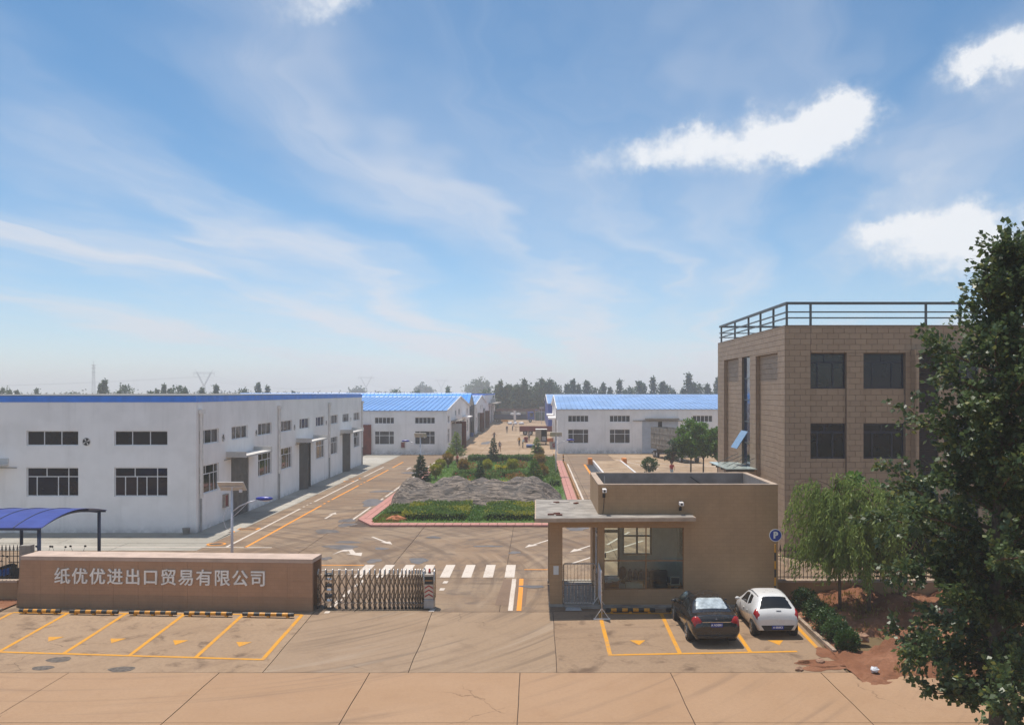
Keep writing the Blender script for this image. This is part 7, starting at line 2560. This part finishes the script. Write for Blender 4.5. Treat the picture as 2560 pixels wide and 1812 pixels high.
def cedar(label, x, y, ht, rad, seed, mat=M_CEDAR, n=2600, z=.09, bare=.08, size=.2, group=None):
    rr = nrg(seed)
    t = thing('cedar_tree', label, 'tree', (x, y, z), 0, group)
    MB().tube([(0, 0, -.1), (.02, 0, ht * .5), (0, 0, ht * .97)], [.05 + .01 * ht, .04, .008], 7).build('trunk', M_BARK, t)
    lm = MB()
    P, D = [], []
    k = int(20 + ht * 8)
    for i in range(k):
        f = i / k
        z0 = ht * (bare + (1 - bare) * f)
        L = rad * (1 - f) ** .8 * rr.uniform(.7, 1.1) + .04
        az = i * 2.399 + rr.uniform(-.3, .3)
        tip = np.array([math.cos(az) * L, math.sin(az) * L, z0 - .10 * L + .05])
        b = np.array([0, 0, z0])
        lm.tube([tuple(b), tuple((b + tip) / 2 + np.array([0, 0, .06 * L])), tuple(tip)], [.02, .014, .005], 4)
        m_ = max(8, int(n / k * (1.5 * (1 - f) + .3)))
        u = rr.uniform(.15, 1.02, m_)[:, None]
        side = np.array([-math.sin(az), math.cos(az), 0])
        P.append(b + (tip - b) * u + side * (rr.normal(size=(m_, 1)) * .16 * L * (1.1 - u)) + rr.normal(size=(m_, 3)) * .035)
        D.append(np.repeat(np.array([[math.cos(az), math.sin(az), -.1]]), m_, 0))
    lm.build('limbs', M_TWIG, t)
    foliage('crown', t, np.concatenate(P), size, mat, seed, .28, .15, .3, np.concatenate(D))
    return t


def c5(px, py):
    g = G(880 + .2463 * px, 940 + .2463 * py)
    return g.x, g.y


cedar('bushy dark cedar at the front left of the garden', *c5(700, 1092), 2.75, 1.05, 171, n=4200, size=.2)
cedar('dark pointed cedar at the far end of the garden', *c5(1435, 885), 3.1, .9, 172, n=3000, size=.2)
cedar('tall loose cedar at the garden left by the white workshop', *c5(1060, 905), 4.0, 1.3, 173, M_WILLOW, n=1800, bare=.3, size=.24)
cedar('loose green cedar at the far right of the garden', *c5(1875, 850), 2.9, 1.0, 174, M_WILLOW, n=1800, bare=.15, size=.22)
cedar('slender dark cedar in the middle of the garden', *c5(1300, 1092), 2.2, .6, 175, M_DARKG, n=1500, size=.2)
cedar('broad green cedar at the near right of the garden', *c5(1845, 1125), 2.6, 1.15, 176, M_GREEN, n=3000, size=.2)
# lawn grass
rr = nrg(9)
n = 26000
gx, gy = rr.uniform(-11.3, 2.4, n), rr.uniform(63.6, 121, n)
ok = ~((gy > 71.6) & (gy < 79))
foliage('grass', None, np.stack([gx, gy, np.full(n, .085)], 1)[ok], .24, M_GRASS, 8, .22, -1.5, .1, kind='stuff')
tag(bpy.data.objects['grass'], 'rough lawn grass of the garden island')
n = 1500
gx, gy = rr.uniform(-11.2, -9.4, n), rr.uniform(63.7, 67.6, n)
foliage('dry_grass', None, np.stack([gx, gy, np.full(n, .085)], 1), .18, M_DRYG, 18, .25, -1.3, .1, kind='stuff')
tag(bpy.data.objects['dry_grass'], 'dry yellowed grass at the garden front corner')
g = c5(450, 1478)
mb = MB().ball((0, 0, .05), .75, .5, .32, nu=12, nv=7)
mb.v = [(a + rng.uniform(-.07, .07), b + rng.uniform(-.07, .07), max(-.02, c + rng.uniform(-.05, .05))) for a, b, c in mb.v]
tag(mb.build('earth_heap', plain('orange_earth', (.42, .16, .07), .95, var=.3, scale=6, bump=.4), loc=(*g, .09)), 'small heap of orange earth at the garden front corner', 'heap')

# ------------------------------------------------------------------ mound under grey shade net
t = NT('grey_shade_net')
sp = t.n.new('ShaderNodeSeparateXYZ'); t.l.new(t.pos, sp.inputs[0])
cmb = t.n.new('ShaderNodeCombineXYZ')
t.l.new(t.math('MULTIPLY', sp.outputs[0], .28), cmb.inputs[0])
t.l.new(t.math('MULTIPLY', sp.outputs[1], 2.3), cmb.inputs[1])
t.l.new(t.math('MULTIPLY', sp.outputs[2], 4.5), cmb.inputs[2])
s1 = t.noise(2.6, 7, .7, vec=cmb.outputs[0], dist=.9)
c = t.mix(t.ramp(s1, .42, .60), (.035, .032, .030), (.30, .245, .20))  # beige and black net streaks; the dark also paints shade into creases
c = t.mix(t.ramp(t.noise(.8, 3), .42, .66, 0, .55), c, (.095, .09, .088))
t.bump(s1, .6, .06)
M_NET = t.done(c, .85, 0, .2)
m = MB()
NX, NY = 150, 54
for j in range(NY + 1):
    for i in range(NX + 1):
        u, v = i / NX, j / NY
        x = -11.45 + 13.6 * u
        y = 72.2 + 7.4 * v + (1.2 * (u - .55) if u > .55 else 0)
        ex = min(1, u / .05, (1 - u) / .12)
        ey = min(1, v / .36) ** .7 * (1 - max(0, (v - .8) / .2) ** 2)
        h = 1.5 * (ex ** .6) * ey
        h *= 1 + .10 * math.sin(u * 17 + 1) + .07 * math.sin(u * 31 + v * 5) + .05 * math.sin(u * 53 - v * 7)
        fold = math.sin(v * 26 + 2.2 * math.sin(u * 7 + 1) + 1.2 * math.sin(u * 19)) * .085 + .05 * math.sin(v * 61 + 3 * math.sin(u * 11)) + .03 * math.sin(v * 97 + 5 * math.sin(u * 8 + 2))
        bump_ = .26 * max(0, math.sin(u * 24 + 1.3 * math.sin(v * 9))) * (1 if v > .45 else .2)
        m.v.append((x + .05 * math.sin(v * 20 + u * 9), y, .09 + max(0, h + (fold + bump_ - .05) * min(1, h * 3)) + rng.uniform(-.008, .008)))
for j in range(NY):
    for i in range(NX):
        k = j * (NX + 1) + i
        m.f.append((k, k + 1, k + NX + 2, k + NX + 1)); m.m.append(0)
tag(m.build('covered_mound', M_NET, smooth=True), 'long earth mound under wrinkled grey shade net in the garden', 'mound')

# ------------------------------------------------------------------ boundary wall and the trees beyond
bw = thing('boundary_wall', 'long brown boundary wall closing the lane end', 'wall', (0, 302, 0))
M_BROWNW = plain('brown_wall', (.15, .062, .045), .9, var=.25, scale=.6)
MB().box(-13, 70, 302, 302.4, 0, 3.5).build('wall', M_BROWNW, bw, w=True)
MB().box(-13.1, 70, 301.9, 302.5, 3.5, 3.65).build('coping', M_BROWNW, bw, w=True)
for k in range(14):
    MB().box(-12 + k * 6, -11.5 + k * 6, 301.75, 301.99, 0, 3.6).build('pier', M_BROWNW, bw, w=True)
mf = thing('mesh_fence', 'green mesh fence with a pale top rail beside the blue shed', 'fence', (1.5, 284, 0))
MB().box(-.3, 2.7, 284, 284.05, .3, 3.0).build('mesh', plain('green_mesh', (.10, .16, .13), .7, var=.3, scale=1), mf, w=True)
MB().box(-.3, 2.75, 283.95, 284.1, 3.0, 3.12).build('top_rail', M_PIPE, mf, w=True)
for xx in (-.3, 1.2, 2.65):
    MB().cyl((xx, 283.95, 0), (xx, 283.95, 3.1), .05, n=6).build('post', M_PIPE, mf, w=True)


def far_tree_mesh(seed, ht, rad, conif):
    rr = nrg(seed)
    P = []
    k = 34
    for i in range(k):
        f = i / k
        if conif:
            z0 = ht * (.16 + .84 * f)
            L = rad * (1 - f) ** .7 * rr.uniform(.55, 1.15) + .15
            az = i * 2.399
            m_ = 26
            u = rr.uniform(.2, 1.05, m_)[:, None]
            tip = np.array([math.cos(az) * L, math.sin(az) * L, .25 * L])
            P.append(np.array([0, 0, z0]) + tip * u + rr.normal(size=(m_, 3)) * .22)
        else:
            az, cz = i * 2.399, rr.uniform(-1, 1)
            sr = math.sqrt(1 - cz * cz)
            c = np.array([math.cos(az) * sr * rad * .75, math.sin(az) * sr * rad * .75, ht * .6 + cz * ht * .34])
            m_ = 30
            P.append(c + rr.normal(size=(m_, 3)) * rad * .26)
    v, f_ = leaves(np.concatenate(P), .75, seed, .6, .0, .3)
    tr_ = MB().tube([(0, 0, -.3), (.05, 0, ht * .5), (0, 0, ht * .93)], [.2, .13, .03], 6)
    tm = bpy.data.meshes.new('trunk')
    tm.from_pydata(tr_.v, [], tr_.f)
    tm.materials.append(M_BARK)
    return npmesh('crown', v, f_, M_FARL), tm


FT = [far_tree_mesh(200, 11, 2.3, True), far_tree_mesh(201, 12, 2.0, True), far_tree_mesh(202, 10, 2.6, True), far_tree_mesh(203, 11, 2.4, False), far_tree_mesh(204, 9.5, 2.0, True)]


def far_tree(x, y, kind, s, label, group, rz=0.0):
    t = thing('boundary_tree', label, 'tree', (x, y, 0), rz, group)
    for nm, me in zip(('crown', 'trunk'), FT[kind]):
        o = link(nm, me, t)
        o.scale = (s * .95, s * .95, s)
    return t


r7 = random.Random(77)
k = 0
x = -13.0
while x < 5:
    far_tree(x, r7.uniform(306, 310), k % 5, r7.uniform(.95, 1.12), 'dark tree in the dense row behind the brown boundary wall', 'trees behind the boundary wall', k)
    far_tree(x + .7, r7.uniform(312, 318), (k + 2) % 5, r7.uniform(.9, 1.15), 'dark tree in the dense row behind the brown boundary wall', 'trees behind the boundary wall', k * 2)
    x += r7.uniform(1.3, 1.9)
    k += 1
x = 5.0
while x < 66:
    far_tree(x, r7.uniform(306, 316), k % 5, r7.uniform(.92, 1.3), 'dark tree rising above the pale blue workshop roof', 'trees above the right roof', k)
    x += r7.uniform(1.6, 3.4)
    k += 1
# clumps seen above the blue-banded roof
for (px, top) in ((8, 968), (24, 965), (42, 975), (92, 977), (106, 981), (182, 980), (203, 982), (252, 959), (262, 958), (296, 968), (313, 961), (378, 968), (392, 972), (410, 968), (425, 962), (446, 963), (463, 958), (505, 968), (540, 970), (552, 982), (608, 971), (626, 972), (645, 957), (668, 972), (735, 970), (990, 972), (1030, 971), (1045, 975), (1120, 973), (1170, 975), (1215, 972), (958, 979)):
    y = r7.uniform(255, 300)
    z = 9 - (top - CY) * y / F
    far_tree((px - CX) / F * y, y, k % 5, max(.6, z / 11.2), 'conifer showing above the white workshop roofs on the left', 'trees above the left roofs', k)
    k += 1

# ------------------------------------------------------------------ far distance: woods, masts, pylons
M_WOOD = leafmat('distant_wood_leaf', (.03, .05, .03), (.06, .085, .05), .8, .15, .1)
rr = nrg(303)
P = []
for i in range(330):
    x, y = rr.uniform(-900, 700), rr.uniform(700, 1000)
    h = rr.uniform(5, 11)
    c = np.array([x, y, h * .45])
    P.append(c + rr.normal(size=(70, 3)) * np.array([5, 4, h * .22]))
P = np.concatenate(P)
P[:, 2] = np.abs(P[:, 2])
foliage('far_wood', None, P, 2.6, M_WOOD, 6, .7, 0, .3, kind='stuff')
tag(bpy.data.objects['far_wood'], 'low band of hazy woods along the horizon')
for i, (px, y, ht, rad, lb) in enumerate(((1195, 620, 17, 8.5, 'large hazy round tree on the horizon behind the lane'), (1060, 760, 16, 7, 'hazy round tree on the horizon left of the lane'), (893, 700, 11, 7, 'low hazy tree on the horizon above the left roof'))):
    rr = nrg(310 + i)
    t_ = thing('distant_tree', lb, 'tree', ((px - CX) / F * y, y, 0))
    MB().cyl((0, 0, 0), (0, 0, ht * .6), .5, .2, n=6).build('trunk', M_BARK, t_)
    P = []
    for k_ in range(24):
        d = rr.normal(size=3); d /= np.linalg.norm(d)
        P.append(np.array([0, 0, ht * .6]) + d * np.array([rad * .75, rad * .75, ht * .3]) + rr.normal(size=(60, 3)) * rad * .18)
    foliage('crown', t_, np.concatenate(P), 1.8, M_FARL, 320 + i, .8, 0, .3)
M_GALV = plain('galvanised_steel', (.22, .23, .25), .6, .3)


def lattice(m, p0, p1, w0, w1, n, r):
    """square lattice leg between two points"""
    p0, p1 = Vector(p0), Vector(p1)
    prev = None
    for i in range(n + 1):
        f = i / n
        c = p0.lerp(p1, f)
        w_ = w0 + (w1 - w0) * f
        q = [c + Vector((sx_ * w_, sy_ * w_, 0)) for sx_, sy_ in ((-1, -1), (1, -1), (1, 1), (-1, 1))]
        if prev:
            for a in range(4):
                m.cyl(prev[a], q[a], r, n=4, caps=False)
                m.cyl(prev[a], q[(a + 1) % 4], r * .6, n=3, caps=False)
        prev = q


def pylon(label, px, y, ht):
    x = (px - CX) / F * y
    t_ = thing('pylon', label, 'pylon', (x, y, 0), 0, 'transmission pylons')
    s = ht / 45
    m = MB(); lattice(m, (0, 0, 0), (0, 0, 20 * s), 4 * s, 1.2 * s, 6, .32 * s); m.build('legs', M_GALV, t_)
    m = MB()
    for sd in (-1, 1):
        lattice(m, (sd * .6 * s, 0, 20 * s), (sd * 11 * s, 0, 40 * s), .8 * s, .8 * s, 6, .28 * s)
    m.build('fork', M_GALV, t_)
    m = MB()
    for zz in (38.5, 40.5):
        m.cyl((-17 * s, 0, zz * s), (17 * s, 0, zz * s), .32 * s, n=4)
    for i in range(16):
        a = -17 + i * 2.125
        m.cyl((a * s, 0, (38.5 if i % 2 else 40.5) * s), ((a + 2.1) * s, 0, (40.5 if i % 2 else 38.5) * s), .2 * s, n=3)
    for sd in (-1, 1):
        m.cyl((sd * 11 * s, 0, 40 * s), (sd * 14 * s, 0, 45 * s), .3 * s, n=4)
    m.build('crossarm', M_GALV, t_)
    m = MB()
    for a in (-16, 0, 16):
        m.cyl((a * s, 0, 38.5 * s), (a * s, 0, 34 * s), .25 * s, n=4)
    m.build('insulators', M_GALV, t_)
    return x, y, s


q1 = pylon('nearest forked transmission pylon above the workshop roof', 510, 1400, 43)
q2 = pylon('second forked pylon, left of the lane', 915, 1850, 43)
q3 = pylon('faintest forked pylon over the lane', 1103, 2350, 44)
w_ = thing('power_lines', 'thin overhead power lines slung between the pylons', 'power lines', (q1[0], q1[1], 0))
off_l = (-1500, 1250, 1.0)
for (a, b) in ((off_l, q1), (q1, q2), (q2, q3)):
    for k_ in (-16, 0, 16):
        m = MB()
        pts = []
        for i in range(17):
            f = i / 16
            pts.append((a[0] + (b[0] - a[0]) * f + k_ * (a[2] * (1 - f) + b[2] * f), a[1] + (b[1] - a[1]) * f, 34 * (a[2] * (1 - f) + b[2] * f) - 18 * 4 * f * (1 - f)))
        m.tube(pts, .10, 3)
        m.build('wire', M_GALV, w_, w=True)
x = (234 - CX) / F * 1150
ms = thing('radio_mast', 'slim lattice radio mast above the workshop roof', 'mast', (x, 1150, 0))
m = MB(); lattice(m, (0, 0, 0), (0, 0, 42), 1.8, .7, 12, .2); m.build('lattice_tower', M_GALV, ms)
for z in (33, 38.5, 42):
    MB().cyl((0, 0, z), (0, 0, z + .6), 2.6, n=10).build('platform', M_GALV, ms)
MB().cyl((0, 0, 42), (0, 0, 49), .2, n=5).build('spire', M_GALV, ms)

# ------------------------------------------------------------------ the hazy air
t = bpy.data.materials.new('haze_air')
t.use_nodes = True
t.node_tree.nodes.clear()
pvn = t.node_tree.nodes.new('ShaderNodeVolumePrincipled')
pvn.inputs['Color'].default_value = (.97, .98, 1.0, 1)
pvn.inputs['Density'].default_value = 0.00075
pvn.inputs['Anisotropy'].default_value = 0.0
mo_ = t.node_tree.nodes.new('ShaderNodeOutputMaterial')
t.node_tree.links.new(pvn.outputs[0], mo_.inputs['Volume'])
hz = MB().box(-9100, 9100, -450, 9100, -1.6, 60).build('haze', t, kind='stuff')
tag(hz, 'pale summer haze in the air')
